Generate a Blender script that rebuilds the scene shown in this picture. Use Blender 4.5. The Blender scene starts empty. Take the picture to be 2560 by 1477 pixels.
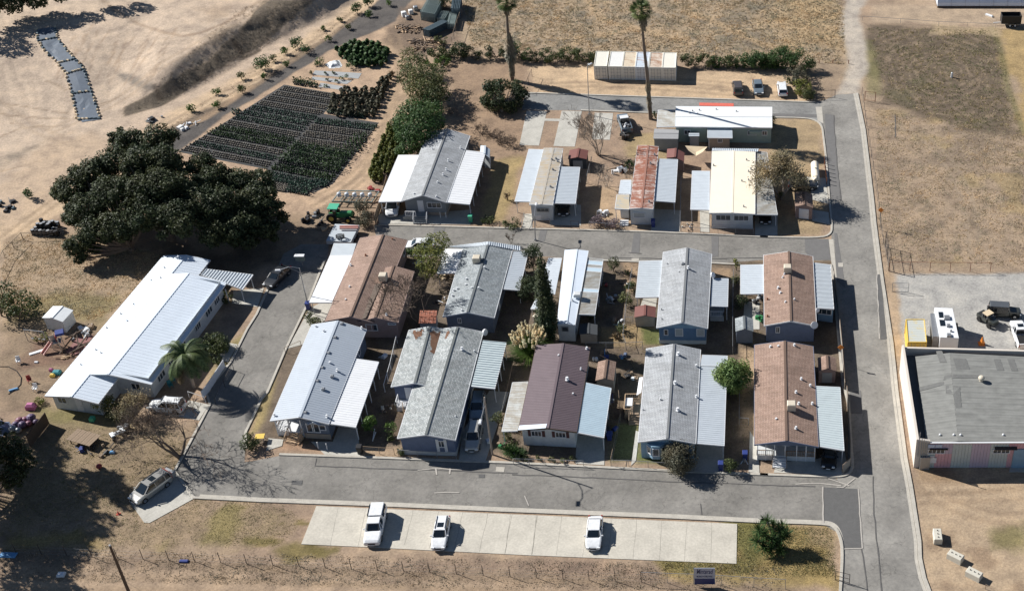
import bpy, math, random
import numpy as np
from mathutils import Vector, Matrix
random.seed(7); RNG = np.random.default_rng(11)
R = math.radians
S = bpy.context.scene
COL = S.collection
# ------------------------------------------------------------------ camera
HC = 118.0; FPX = 3431.0; PPX, PPY = 1850.0, 738.5; PITCH = R(37.55)
cam = bpy.data.cameras.new('camera'); camo = bpy.data.objects.new('camera', cam); COL.objects.link(camo)
camo.location = (0, 0, HC); camo.rotation_euler = (math.pi/2 - PITCH, 0, 0)
cam.sensor_fit = 'HORIZONTAL'; cam.sensor_width = 36; cam.lens = FPX/2560*36
cam.shift_x = (1280-PPX)/2560; cam.clip_start = 1; cam.clip_end = 3000
S.camera = camo
# ------------------------------------------------------------------ sky + sun
SUN_EL = R(34.0); SUN_DIR = Vector((-0.912, 0.410, 0)).normalized()      # towards the sun, on the ground
W = bpy.data.worlds.new('World'); S.world = W; W.use_nodes = True
nt = W.node_tree; bg = nt.nodes['Background']; sky = nt.nodes.new('ShaderNodeTexSky')
sky.sky_type = 'NISHITA'; sky.sun_disc = False; sky.sun_elevation = SUN_EL
sky.sun_rotation = math.atan2(SUN_DIR.x, SUN_DIR.y)
sky.air_density = 0.8; sky.dust_density = 0.1; sky.ozone_density = 1.2; sky.altitude = 1200
nt.links.new(sky.outputs[0], bg.inputs[0]); bg.inputs[1].default_value = 0.05
sl = bpy.data.lights.new('sun', 'SUN'); slo = bpy.data.objects.new('sun', sl); COL.objects.link(slo)
sl.energy = 5.0; sl.angle = R(0.55); sl.color = (1.0, 0.972, 0.93)
sv = Vector((SUN_DIR.x*math.cos(SUN_EL), SUN_DIR.y*math.cos(SUN_EL), math.sin(SUN_EL)))
slo.rotation_euler = sv.to_track_quat('Z', 'Y').to_euler(); slo.location = (-60, 200, 90)
S.view_settings.view_transform = 'Standard'; S.view_settings.look = 'None'
S.view_settings.exposure = 0.6; S.view_settings.gamma = 1
# ------------------------------------------------------------------ photo tile -> ground point
OX = (0, 640, 1260, 1900); OY = (0, 480, 977); ZF = 660/1922
def gp(px, py, z=0.0):
    u = (px-PPX)/FPX; v = (py-PPY)/FPX
    t = (HC-z)/(math.sin(PITCH)+v*math.cos(PITCH))
    return Vector((u*t, (math.cos(PITCH)-v*math.sin(PITCH))*t, z))
def px_of(rc, x, y): return (OX[rc % 10]+x*ZF, OY[rc//10]+y*ZF)
def g(rc, x, y, z=0.0):
    a, b = px_of(rc, x, y); return gp(a, b, z)
# ------------------------------------------------------------------ terrain: flat park, rising bank at the far left
def poly_sd(X, Y, pts):
    """signed distance (inside positive) of arrays X,Y to polygon"""
    d = np.full(X.shape, 1e9); ins = np.zeros(X.shape, bool); n = len(pts)
    for i in range(n):
        ax, ay = pts[i][0], pts[i][1]; bx, by = pts[(i+1) % n][0], pts[(i+1) % n][1]
        ex, ey = bx-ax, by-ay; wx, wy = X-ax, Y-ay
        t = np.clip((wx*ex+wy*ey)/(ex*ex+ey*ey+1e-12), 0, 1)
        d = np.minimum(d, (wx-ex*t)**2+(wy-ey*t)**2)
        c = ((ay > Y) != (by > Y)) & (X < (bx-ax)*(Y-ay)/((by-ay) if by != ay else 1e-9)+ax)
        ins ^= c
    d = np.sqrt(d); return np.where(ins, d, -d)
def line_d(X, Y, pts):
    d = np.full(X.shape, 1e9)
    for (a, b) in zip(pts[:-1], pts[1:]):
        ex, ey = b[0]-a[0], b[1]-a[1]; wx, wy = X-a[0], Y-a[1]
        t = np.clip((wx*ex+wy*ey)/(ex*ex+ey*ey+1e-12), 0, 1)
        d = np.minimum(d, (wx-ex*t)**2+(wy-ey*t)**2)
    return np.sqrt(d)
_T = RNG.random((256, 256))
def vn(X, Y, s, seed=0):
    x = X/s+seed*17.3; y = Y/s+seed*9.1
    xi = np.floor(x).astype(int); yi = np.floor(y).astype(int); fx = x-xi; fy = y-yi
    fx = fx*fx*(3-2*fx); fy = fy*fy*(3-2*fy)
    a = _T[xi % 256, yi % 256]; b = _T[(xi+1) % 256, yi % 256]; c = _T[xi % 256, (yi+1) % 256]; d = _T[(xi+1) % 256, (yi+1) % 256]
    return (a*(1-fx)+b*fx)*(1-fy)+(c*(1-fx)+d*fx)*fy-0.5
def fbm(X, Y, s, seed=0, o=4):
    r = 0; a = 1
    for k in range(o):
        r = r+a*vn(X, Y, s, seed+k*3); s *= 0.5; a *= 0.55
    return r
def ss(x, a, b):
    t = np.clip((x-a)/(b-a), 0, 1); return t*t*(3-2*t)
HILL = [gp(*p) for p in [(300, 300), (385, 272), (470, 240), (560, 190), (650, 130), (740, 90), (840, 40), (960, -40), (1100, -200), (-900, -200), (-900, 420), (0, 330), (120, 335), (220, 330)]]
def terrain(X, Y):
    X = np.asarray(X, float); Y = np.asarray(Y, float)
    sd = poly_sd(X, Y, HILL)
    e = fbm(X, Y, 14, 3, 2)*1.6
    wid = 7+23*(1-ss(X, gp(200, 280).x, gp(420, 240).x))
    h = 3.1*ss(sd+e*ss(sd, 1, 6), 0, wid)
    rill = np.abs(vn(X*0.9+Y*0.5, Y*0.2-X*0.1, 2.2, 5))
    h = h-0.10*(1-ss(rill,.0,.12))*ss(sd, 1, 4)*(1-ss(sd, wid+6, wid+14))
    bk_ = ss(sd, .3, 1.5)*(1-ss(sd, wid-1, wid+2))*(wid < 12); h = h+bk_*(.12*fbm(X, Y, 1.8, 13)-.12*(1-ss(np.abs(vn(X*.8+Y*.3, Y*.25-X*.1, 1.6, 15)), 0, .12)))
    h = h+0.22*ss(sd, 0, 5)*fbm(X, Y, 22, 8, 2)
    return h
def gt(px, py, dz=0.0):
    z = 0.0
    for _ in range(12):
        p = gp(px, py, z+dz); z = 0.5*z+0.5*float(terrain([p.x], [p.y])[0])
    p = gp(px, py, z+dz); return p
def gg(rc, x, y, dz=0.0):
    a, b = px_of(rc, x, y); return gt(a, b, dz)
# ------------------------------------------------------------------ materials
def NM(name, base=(.5, .5, .5), rough=.7, metal=0.0, spec=.5):
    m = bpy.data.materials.new(name); m.use_nodes = True
    b = m.node_tree.nodes['Principled BSDF']
    b.inputs['Base Color'].default_value = (*base, 1); b.inputs['Roughness'].default_value = rough
    b.inputs['Metallic'].default_value = metal; b.inputs['Specular IOR Level'].default_value = spec
    return m, m.node_tree, b
def nd(t, typ, **k):
    n = t.nodes.new(typ)
    for a, v in k.items():
        if a.startswith('i_'): n.inputs[a[2:].replace('_', ' ')].default_value = v
        else: setattr(n, a, v)
    return n
def noise(t, vec, scale, detail=4, rough=.55, dist=0):
    n = nd(t, 'ShaderNodeTexNoise'); n.inputs['Scale'].default_value = scale; n.inputs['Detail'].default_value = detail
    n.inputs['Roughness'].default_value = rough; n.inputs['Distortion'].default_value = dist
    if vec is not None: t.links.new(vec, n.inputs['Vector'])
    return n.outputs['Fac']
def ramp(t, fac, stops):
    r = nd(t, 'ShaderNodeValToRGB'); e = r.color_ramp.elements
    e[0].position = stops[0][0]; e[0].color = (*stops[0][1], 1); e[1].position = stops[1][0]; e[1].color = (*stops[1][1], 1)
    for p, c in stops[2:]:
        k = e.new(p); k.color = (*c, 1)
    t.links.new(fac, r.inputs[0]); return r.outputs[0]
def mixc(t, fac, a, b, mode='MIX'):
    m = nd(t, 'ShaderNodeMix', data_type='RGBA', blend_type=mode)
    for i, v in ((0, fac), (6, a), (7, b)):
        if isinstance(v, (int, float)): m.inputs[i].default_value = v
        elif isinstance(v, tuple): m.inputs[i].default_value = (*v, 1)
        else: t.links.new(v, m.inputs[i])
    return m.outputs[2]
def mth(t, op, a, b=0.0):
    m = nd(t, 'ShaderNodeMath', operation=op)
    for i, v in ((0, a), (1, b)):
        if isinstance(v, (int, float)): m.inputs[i].default_value = v
        else: t.links.new(v, m.inputs[i])
    return m.outputs[0]
def bump(t, bs, h, strength=.4, dist=.05):
    b = nd(t, 'ShaderNodeBump'); b.inputs['Strength'].default_value = strength; b.inputs['Distance'].default_value = dist
    t.links.new(h, b.inputs['Height']); t.links.new(b.outputs[0], bs.inputs['Normal'])
def objco(t, kind='Object'): return nd(t, 'ShaderNodeTexCoord').outputs[kind]
def mottled(name, c, var=.18, scale=3.0, rough=.75, metal=0, spec=.4, b=0.0):
    m, t, bs = NM(name, c, rough, metal, spec); co = objco(t)
    a = noise(t, co, scale, 6, .65); a2 = noise(t, co, scale*9, 3, .6)
    lo = tuple(x*(1-var) for x in c); hi = tuple(min(.92, x*(1+var)) for x in c)
    k = mixc(t, .45, ramp(t, a, [(.3, lo), (.7, hi)]), ramp(t, a2, [(.3, lo), (.7, hi)]))
    t.links.new(k, bs.inputs['Base Color'])
    if b: bump(t, bs, a2, b, .02)
    return m
def shingle(name, c1, c2, stain=None, amt=.0):
    """rows of shingles along u (metres), courses up the slope v"""
    m, t, bs = NM(name, c1, .9, 0, .25); uv = objco(t, 'UV')
    br = nd(t, 'ShaderNodeTexBrick'); t.links.new(uv, br.inputs['Vector'])
    br.inputs['Color1'].default_value = (*c1, 1); br.inputs['Color2'].default_value = (*c2, 1)
    br.inputs['Mortar'].default_value = (*[x*.5 for x in c1], 1); br.inputs['Scale'].default_value = 1
    br.inputs['Mortar Size'].default_value = .018; br.inputs['Brick Width'].default_value = .34; br.inputs['Row Height'].default_value = .2
    n = noise(t, uv, .55, 6, .7); n2 = noise(t, uv, 7, 3, .7)
    k = mixc(t, 1.0, br.outputs['Color'], ramp(t, n, [(.32, (.78, .78, .78)), (.68, (1.16, 1.16, 1.16))]), 'MULTIPLY')
    mp = nd(t, 'ShaderNodeMapping'); mp.inputs['Scale'].default_value = (2.2, .25, 1); t.links.new(uv, mp.inputs[0])
    k = mixc(t, 1.0, k, ramp(t, noise(t, mp.outputs[0], 1, 5, .7), [(.33, (.80, .79, .77)), (.6, (1.07, 1.07, 1.07))]), 'MULTIPLY')
    k = mixc(t, 1.0, k, ramp(t, n2, [(.3, (.82, .82, .82)), (.7, (1.15, 1.15, 1.15))]), 'MULTIPLY')
    if stain:
        k = mixc(t, ramp(t, noise(t, uv, .22, 3, .6), [(1-amt, (0, 0, 0)), (min(1, 1-amt+.06), (1, 1, 1))]), k, stain)
    t.links.new(k, bs.inputs['Base Color'])
    bump(t, bs, br.outputs['Fac'], .35, -.02); return m
def metalroof(name, c, streak=.2, rust=None, amt=.0, rough=.5, metal=0.0):
    """painted / galvanised sheet, streaks run down the slope (v)"""
    m, t, bs = NM(name, c, rough, metal, .4); uv = objco(t, 'UV')
    mp = nd(t, 'ShaderNodeMapping'); mp.inputs['Scale'].default_value = (3.2, .35, 1); t.links.new(uv, mp.inputs[0])
    n = noise(t, mp.outputs[0], 1.0, 5, .65); n2 = noise(t, uv, .8, 4, .6)
    lo = tuple(x*(1-streak) for x in c); hi = tuple(min(.95, x*(1+streak*.6)) for x in c)
    k = mixc(t, .5, ramp(t, n, [(.3, lo), (.65, hi)]), ramp(t, n2, [(.3, lo), (.7, hi)]))
    if rust:
        f = mixc(t, .55, n, noise(t, uv, .5, 6, .75))
        k = mixc(t, ramp(t, f, [(.5-amt*.25, (0, 0, 0)), (.62-amt*.25, (1, 1, 1))]), k, rust)
    t.links.new(k, bs.inputs['Base Color']); return m
def siding(name, c, w=.2, var=.1):
    m, t, bs = NM(name, c, .75, 0, .3); co = objco(t)
    wv = nd(t, 'ShaderNodeTexWave', wave_type='BANDS', bands_direction='Z', wave_profile='SAW'); wv.inputs['Scale'].default_value = 0.314/w*1.0
    t.links.new(co, wv.inputs[0]); n = noise(t, co, 1.6, 5, .65)
    k = mixc(t, 1.0, ramp(t, n, [(.3, tuple(x*(1-var) for x in c)), (.7, tuple(x*(1+var) for x in c))]), ramp(t, wv.outputs['Fac'], [(0, (.72, .72, .72)), (.12, (1, 1, 1))]), 'MULTIPLY')
    t.links.new(k, bs.inputs['Base Color']); return m
def leafm(name, dark, light, rough=.6, scale=.7):
    m, t, bs = NM(name, light, rough, 0, .25); geo = nd(t, 'ShaderNodeNewGeometry')
    n = noise(t, objco(t), scale, 3, .6)
    f = mixc(t, .5, n, geo.outputs['Random Per Island'])
    k = ramp(t, f, [(.25, dark), (.75, light)]); k = mixc(t, 1, k, ramp(t, noise(t, objco(t), .3, 2), [(.35, (.78, .88, .85)), (.65, (1.3, 1.16, .95))]), 'MULTIPLY')
    t.links.new(k, bs.inputs['Base Color'])
    tr = nd(t, 'ShaderNodeBsdfTranslucent'); t.links.new(k, tr.inputs[0])
    ms = nd(t, 'ShaderNodeMixShader'); ms.inputs[0].default_value = .22
    t.links.new(bs.outputs[0], ms.inputs[1]); t.links.new(tr.outputs[0], ms.inputs[2])
    t.links.new(ms.outputs[0], t.nodes['Material Output'].inputs[0]); return m
# ------------------------------------------------------------------ mesh builder
class MB:
    def __init__(s): s.v = []; s.f = []; s.uv = []; s.np = []
    def face(s, pts, uv=None):
        i = len(s.v); s.v += [tuple(p) for p in pts]; s.f.append(tuple(range(i, i+len(pts)))); s.uv.append(uv)
    def raw(s, vs, fs):
        i = len(s.v); s.v += [tuple(p) for p in vs]
        for f in fs: s.f.append(tuple(i+k for k in f)); s.uv.append(None)
    def prism(s, bot, top):
        n = len(bot); vs = [tuple(p) for p in bot]+[tuple(p) for p in top]
        fs = [tuple(range(n-1, -1, -1)), tuple(range(n, 2*n))]+[(k, (k+1) % n, n+(k+1) % n, n+k) for k in range(n)]
        s.raw(vs, fs)
    def box(s, c, d, rz=0.0, M=None):
        x, y, z = [q/2 for q in d]; ca, sa = math.cos(rz), math.sin(rz); vs = []
        for (a, b, e) in ((-x, -y, -z), (x, -y, -z), (x, y, -z), (-x, y, -z), (-x, -y, z), (x, -y, z), (x, y, z), (-x, y, z)):
            if M is not None: q = M @ Vector((a, b, e)); vs.append((c[0]+q.x, c[1]+q.y, c[2]+q.z))
            else: vs.append((c[0]+a*ca-b*sa, c[1]+a*sa+b*ca, c[2]+e))
        s.raw(vs, [(3, 2, 1, 0), (4, 5, 6, 7), (0, 1, 5, 4), (1, 2, 6, 5), (2, 3, 7, 6), (3, 0, 4, 7)])
    def bbox(s, c, d, b=.05, rz=0.0):
        """box with bevelled top edges"""
        x, y, z = [q/2 for q in d]; ca, sa = math.cos(rz), math.sin(rz)
        def ring(xx, yy, zz): return [(c[0]+a*ca-e*sa, c[1]+a*sa+e*ca, c[2]+zz) for a, e in ((-xx, -yy), (xx, -yy), (xx, yy), (-xx, yy))]
        rs = [ring(x, y, -z), ring(x, y, z-b), ring(x-b, y-b, z)]; vs = sum(rs, [])
        fs = [(3, 2, 1, 0), (8, 9, 10, 11)]
        for l in range(2):
            for k in range(4): fs.append((l*4+k, l*4+(k+1) % 4, l*4+4+(k+1) % 4, l*4+4+k))
        s.raw(vs, fs)
    def bar(s, p, q, w, h=None):
        p = Vector(p); q = Vector(q); h = h or w; d = q-p; L = d.length
        if L < 1e-6: return
        d.normalize(); up = Vector((0, 0, 1)) if abs(d.z) < .95 else Vector((0, 1, 0)); sd = d.cross(up).normalized(); up = sd.cross(d)
        a = sd*w/2; b = up*h/2
        s.prism([p-a-b, p+a-b, p+a+b, p-a+b], [q-a-b, q+a-b, q+a+b, q-a+b])
    def tube(s, p, q, r0, r1=None, n=8, caps=True):
        p = Vector(p); q = Vector(q); r1 = r0 if r1 is None else r1; d = q-p
        if d.length < 1e-6: return
        d.normalize(); up = Vector((0, 0, 1)) if abs(d.z) < .95 else Vector((1, 0, 0)); a = d.cross(up).normalized(); b = d.cross(a)
        A = [p+(a*math.cos(t)+b*math.sin(t))*r0 for t in [2*math.pi*k/n for k in range(n)]]
        B = [q+(a*math.cos(t)+b*math.sin(t))*r1 for t in [2*math.pi*k/n for k in range(n)]]
        vs = A+B; fs = [(k, n+k, n+(k+1) % n, (k+1) % n) for k in range(n)]
        if caps: fs += [tuple(range(n)), tuple(range(2*n-1, n-1, -1))]
        s.raw(vs, fs)
    def path(s, pts, r, n=6):
        for a, b in zip(pts[:-1], pts[1:]): s.tube(a, b, r, r, n)
    def blob(s, c, r, seg=10, rings=6, sz=1.0, jit=0.0):
        vs = []; fs = []
        for i in range(rings+1):
            ph = math.pi*i/rings
            for k in range(seg):
                th = 2*math.pi*k/seg; rr = 1+random.uniform(-jit, jit)
                vs.append((c[0]+r*rr*math.sin(ph)*math.cos(th), c[1]+r*rr*math.sin(ph)*math.sin(th), c[2]+r*sz*rr*math.cos(ph)))
        for i in range(rings):
            for k in range(seg):
                a = i*seg+k; b = i*seg+(k+1) % seg; fs.append((a, a+seg, b+seg, b))
        s.raw(vs, fs)
    def sheet(s, pts, th=0.0):
        if th: s.prism([Vector(p)-Vector((0, 0, th)) for p in pts], pts)
        else: s.face(pts)
    def mesh(s, name, mat, smooth=False, origin=None):
        me = bpy.data.meshes.new(name)
        o = origin or (0, 0, 0)
        me.from_pydata([(v[0]-o[0], v[1]-o[1], v[2]-o[2]) for v in s.v], [], s.f)
        if any(u is not None for u in s.uv):
            ul = me.uv_layers.new(name='UVMap'); d = []
            for f, u in zip(s.f, s.uv):
                for k in range(len(f)): d += list(u[k]) if u is not None else [0.0, 0.0]
            ul.data.foreach_set('uv', d)
        if mat: me.materials.append(mat)
        if smooth: me.polygons.foreach_set('use_smooth', [True]*len(me.polygons))
        me.update(); return me
    def build(s, name, mat, parent=None, smooth=False, label=None):
        """link as one object; world-space vertices are stored relative to the parent's world position"""
        o = Vector((0, 0, 0)); pp = parent
        while pp is not None: o += pp.location; pp = pp.parent
        if parent is None and s.v:
            a = np.array(s.v); o = Vector((a[:, 0].mean(), a[:, 1].mean(), a[:, 2].min()))
        ob = bpy.data.objects.new(name, s.mesh(name, mat, smooth, o)); COL.objects.link(ob)
        if parent is None: ob.location = o
        else: ob.parent = parent
        if label: ob['label'] = label
        return ob
def tag(o, label, cat, group=None, kind=None):
    if label: o['label'] = label
    if cat: o['category'] = cat
    if group: o['group'] = group
    if kind: o['kind'] = kind
    return o
def struct(o): o['kind'] = 'structure'; return o
def thing(name, loc, label, cat, group=None, rz=0.0):
    o = bpy.data.objects.new(name, None); o.empty_display_size = .3; COL.objects.link(o); o.location = loc
    o.rotation_euler = (0, 0, rz); return tag(o, label, cat, group)
def copy_tree(o, loc=None, rz=None, sc=None, label=None, group=None, parent=None):
    c = o.copy(); COL.objects.link(c); c.parent = parent
    if loc is not None: c.location = loc
    if rz is not None: c.rotation_euler = (0, 0, rz)
    if sc is not None: c.scale = (sc, sc, sc)
    if label: c['label'] = label
    if group: c['group'] = group
    for ch in o.children:
        copy_tree(ch, parent=c)
    return c
def npmesh(name, V, F, mat, colors=None):
    """fast mesh of quads from arrays V (n,3), F (m,4)"""
    me = bpy.data.meshes.new(name); me.vertices.add(len(V)); me.vertices.foreach_set('co', V.astype(np.float32).ravel())
    k = F.shape[1]; me.loops.add(F.size); me.loops.foreach_set('vertex_index', F.astype(np.int32).ravel())
    me.polygons.add(len(F)); me.polygons.foreach_set('loop_start', np.arange(0, F.size, k, dtype=np.int32)); me.polygons.foreach_set('loop_total', np.full(len(F), k, dtype=np.int32))
    me.materials.append(mat); me.update(calc_edges=True); me.validate(); return me
def link(name, me, loc=(0, 0, 0), parent=None, rz=0):
    o = bpy.data.objects.new(name, me); COL.objects.link(o); o.location = loc; o.rotation_euler = (0, 0, rz)
    if parent: o.parent = parent
    return o
# ------------------------------------------------------------------ shared materials
M = {}
M['white'] = mottled('white_paint', (.74, .75, .76), .07, 1.5, .55)
M['trim'] = mottled('trim_white', (.70, .71, .72), .05, 2, .5)
M['black'] = mottled('black_plastic', (.02, .02, .022), .3, 4, .5)
M['rubber'] = mottled('rubber', (.018, .018, .018), .2, 6, .85)
M['steel'] = mottled('galvanised_steel', (.34, .35, .36), .15, 3, .45, .6)
M['darksteel'] = mottled('dark_steel', (.07, .06, .055), .25, 3, .6, .3)
M['chrome'] = NM('chrome', (.6, .6, .62), .25, .9)[0]
M['wood'] = mottled('weathered_wood', (.26, .19, .13), .3, 5, .85)
M['newwood'] = mottled('new_wood', (.50, .35, .22), .2, 4, .8)
M['darkwood'] = mottled('dark_wood', (.10, .07, .05), .3, 5, .85)
M['beige'] = mottled('beige_metal', (.60, .53, .42), .1, 3, .6)
M['conc'] = mottled('block_concrete', (.56, .53, .45), .12, 4, .9, b=.2)
M['glass'] = NM('window_glass', (.035, .05, .065), .12, 0, .8)[0]
M['carglass'] = NM('car_glass', (.012, .018, .024), .07, 0, .9)[0]
M['shade'] = mottled('window_blind', (.40, .42, .42), .15, 2, .6)
M['red'] = mottled('red_paint', (.30, .05, .045), .2, 3, .5)
M['blue'] = mottled('blue_plastic', (.03, .05, .20), .15, 3, .5)
M['ltblue'] = mottled('light_blue_plastic', (.12, .30, .52), .15, 3, .5)
M['teal'] = mottled('teal_plastic', (.04, .22, .25), .15, 3, .5)
M['pink'] = mottled('pink_plastic', (.45, .14, .28), .15, 3, .5)
M['green'] = mottled('green_paint', (.04, .22, .08), .2, 3, .5)
M['tgreen'] = mottled('tractor_canopy_green', (.08, .42, .26), .15, 3, .5)
M['orange'] = mottled('orange_paint', (.75, .25, .04), .15, 3, .6)
M['yellow'] = mottled('yellow_paint', (.72, .50, .10), .2, 2, .6)
M['tarp'] = mottled('tan_tarp', (.62, .50, .34), .15, 2, .9)
M['soil'] = mottled('potting_soil', (.07, .05, .035), .3, 6, .95)
M['bark'] = mottled('bark', (.17, .13, .10), .3, 4, .95, b=.4)
M['palebark'] = mottled('pale_bark', (.33, .28, .23), .25, 4, .9, b=.3)
M['rust'] = mottled('rusty_iron', (.22, .09, .05), .4, 3, .85)
# ------------------------------------------------------------------ ground sheet: soil colour stored per vertex
P = lambda rc, *xy: [px_of(rc, xy[i], xy[i+1]) for i in range(0, len(xy), 2)]
def W2(pl): return [gt(a, b) if b < 420 and a < 1000 else gp(a, b) for a, b in pl]
xs = np.arange(-178, 78.01, .42); ys = np.arange(74, 282, .42)
GX, GY = np.meshgrid(xs, ys); GZ = terrain(GX, GY)
C = np.zeros(GX.shape+(3,)); TYPE = np.zeros(GX.shape)        # TYPE: how grassy / rough the surface detail is
wob = fbm(GX, GY, 5, 1)*2.2; wob2 = fbm(GX, GY, 1.6, 2)
def put(mask, col, ty=None):
    global C, TYPE
    m = np.clip(mask, 0, 1)[..., None]; C = C*(1-m)+np.array(col)*m
    if ty is not None: TYPE = TYPE*(1-m[..., 0])+ty*m[..., 0]
def area(pl, col, soft=1.0, w=1.0, amt=1.0, ty=None, patch=0.0, seed=0):
    sd = poly_sd(GX, GY, W2(pl))+wob*w+wob2*w*.8
    m = ss(sd, -soft, soft)*amt
    if patch: m = m*ss(fbm(GX, GY, 4, 40+seed)+.0, -patch, patch*.6)
    put(m, col, ty)
def stroke(pl, col, wd, soft=.5, amt=1.0, w=.3, ty=None):
    d = line_d(GX, GY, W2(pl))+wob2*w
    put((1-ss(d, wd-soft, wd+soft))*amt, col, ty)
TAN = (.34, .255, .185); SAND = (.50, .385, .27); HILLC = (.52, .42, .32); DRY = (.37, .30, .21); GREY = (.27, .235, .19); DARK = (.17, .13, .095)
GRN = (.13, .15, .06); GRN2 = (.20, .19, .085); GOLD = (.47, .34, .16); PINKY = (.36, .275, .22)
C[:] = TAN; put(ss(fbm(GX, GY, 12, 21), -.4, .5), (.40, .31, .22))
# hill at the far left
area([(-300, -100), (900, -100), (1010, -60), (900, 20), (640, 170), (430, 300), (300, 400), (120, 480), (-300, 700)], HILLC, 2, 1)
area([(-300, -100), (480, -60), (560, 60), (420, 190), (300, 320), (0, 400), (-300, 400)], (.54, .445, .345), 5, 2, .8)
area(P(0, 1180, 640, 1500, 450, 1760, 200, 1900, 20, 2300, -150, 2500, -150, 1900, 330, 1500, 560, 1200, 760, 900, 860, 880, 780), (.21, .18, .145), .25, .3, 1, 1.8)
for q_ in ((0, 1190, 610, 0, 1400, 500, 0, 1650, 350, 1, 0, 190), (1, -60, 230, 1, 100, 130, 1, 330, 20), (0, 1280, 480, 0, 1480, 330, 0, 1700, 210, 1, 60, 20)):
    stroke([px_of(*q_[i:i+3]) for i in range(0, len(q_), 3)], (.36, .30, .23), .12, .22, .8, .2)
for k in range(16):
    a_ = px_of(0, 1160+k*75, 640-k*42); stroke([a_, (a_[0]+8-k*.6, a_[1]-22-k*.6)], (.12, .10, .08), .1, .3, .6, .3)
stroke([px_of(0, 1120, 625), px_of(0, 1165, 715)], (.07, .055, .045), .4, .35, .9, .3); stroke([px_of(0, 1700, 300), px_of(0, 1755, 385)], (.07, .055, .045), .5, .35, .9, .3)
stroke([px_of(0, 1765, 425), px_of(0, 1890, 370)], (.08, .065, .05), .5, .3, .85, .3)
area(P(0, 1500, 280, 1700, 180, 1922, 60, 2100, -60, 1800, 100, 1560, 330), (.27, .23, .19), 1, 1, .8, 1.3)
area(P(0, 840, 530, 980, 560, 1120, 640, 1090, 670, 960, 620), (.22, .20, .17), .6, .6, .8)
area(P(0, 0, 1130, 150, 1070, 380, 990, 300, 1090, 100, 1200, 0, 1260), (.25, .22, .18), 1.5, 1.5, .8, .5)
area(P(0, 1400, 60, 1650, 20, 1640, 100, 1400, 170), (.34, .26, .19), 2, 2, .5, .6)
for k in range(13):       # erosion rills down the bare hill
    x0 = 560+k*60; y0 = 190+random.randint(-20, 120); pts = [(x0, y0)]
    for j in range(5): pts.append((pts[-1][0]-random.uniform(15, 50), pts[-1][1]+random.uniform(40, 90)))
    stroke(P(0, *sum([list(p) for p in pts], [])), (.38, .29, .21), .16, .22, .75, .25)
for pts in ([(740, 0), (860, 90), (1000, 170), (1200, 240), (1330, 265), (1480, 235), (1640, 170), (1800, 60), (1922, 0)],):
    stroke(P(0, *sum([list(p) for p in pts], [])), (.33, .25, .18), .35, .4, .8, .4)
for pts in ([(30, 980), (200, 930), (470, 915)], [(0, 1000), (150, 930), (320, 915)], [(350, 1090), (460, 1040), (640, 1010)], [(340, 590), (420, 620), (480, 660)], [(60, 760), (200, 780), (500, 830)], [(0, 830), (300, 860), (520, 860)], [(680, 770), (800, 740), (900, 690)], [(0, 1250), (200, 1200), (420, 1130)]):
    stroke(P(0, *sum([list(p) for p in pts], [])), (.30, .23, .16), .14, .2, .8, .25)
# dirt track (sandy) and grey gravel road beside the nursery
stroke([(0, 600), (60, 555), (140, 500), (260, 430), (400, 330), (560, 240), (700, 165), (830, 80), (900, 30), (980, -40)], (.57, .44, .30), 3.4, 1.2, 1, .8, 0)
stroke([(0, 560), (100, 500), (230, 425), (330, 360)], (.42, .33, .24), .6, .5, .7)
area([(0, 430), (130, 330), (250, 330), (330, 360), (220, 450), (60, 560), (0, 590)], (.50, .39, .28), 2, 2, .8)
stroke([(360, 372), (430, 335), (500, 290), (600, 250), (700, 185), (760, 140), (850, 90), (900, 45)], (.17, .14, .115), 1.7, .5, .9, .8, .9)
stroke([(470, 330), (600, 240), (680, 200), (790, 130), (880, 75), (950, 20)], (.42, .31, .21), 1.2, .8, .7, .8, .5)
# nursery yard
area([(440, 385), (600, 262), (760, 165), (880, 90), (985, 70), (1010, 130), (1000, 250), (960, 400), (920, 480), (830, 500), (740, 560), (640, 540), (420, 520)], (.47, .35, .245), 1, .6)
area([(400, 345), (520, 300), (610, 240), (720, 165), (830, 92), (900, 40), (960, -10), (1060, -30), (1020, 10), (990, 55), (920, 85), (820, 130), (740, 180), (640, 245), (560, 290), (440, 385), (400, 400)], (.125, .118, .112), .3, .2, 1, .2)
stroke([(430, 370), (560, 275), (700, 180), (830, 105), (960, 40)], (.095, .09, .086), .5, .5, .6)
stroke([(985, 80), (1000, 160), (1005, 240), (965, 350), (930, 420), (880, 460), (800, 500)], (.55, .41, .28), 2.2, 1, .9)
area([(150, 600), (250, 560), (430, 600), (560, 640), (700, 540), (780, 570), (760, 660), (640, 660), (560, 760), (470, 700), (300, 690)], (.15, .12, .09), 2, 1.5, .85, .6)  # oak shadow deepened by darkening the ground colour under and right of the crowns
area([(960, 110), (1000, 20), (1150, 20), (1160, 90), (1080, 140), (1010, 145)], (.20, .155, .12), 1, .8, .9, .6)
area([(660, 520), (760, 545), (900, 480), (940, 560), (880, 640), (700, 640)], (.30, .23, .165), 1.2, 1, .9)
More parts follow.
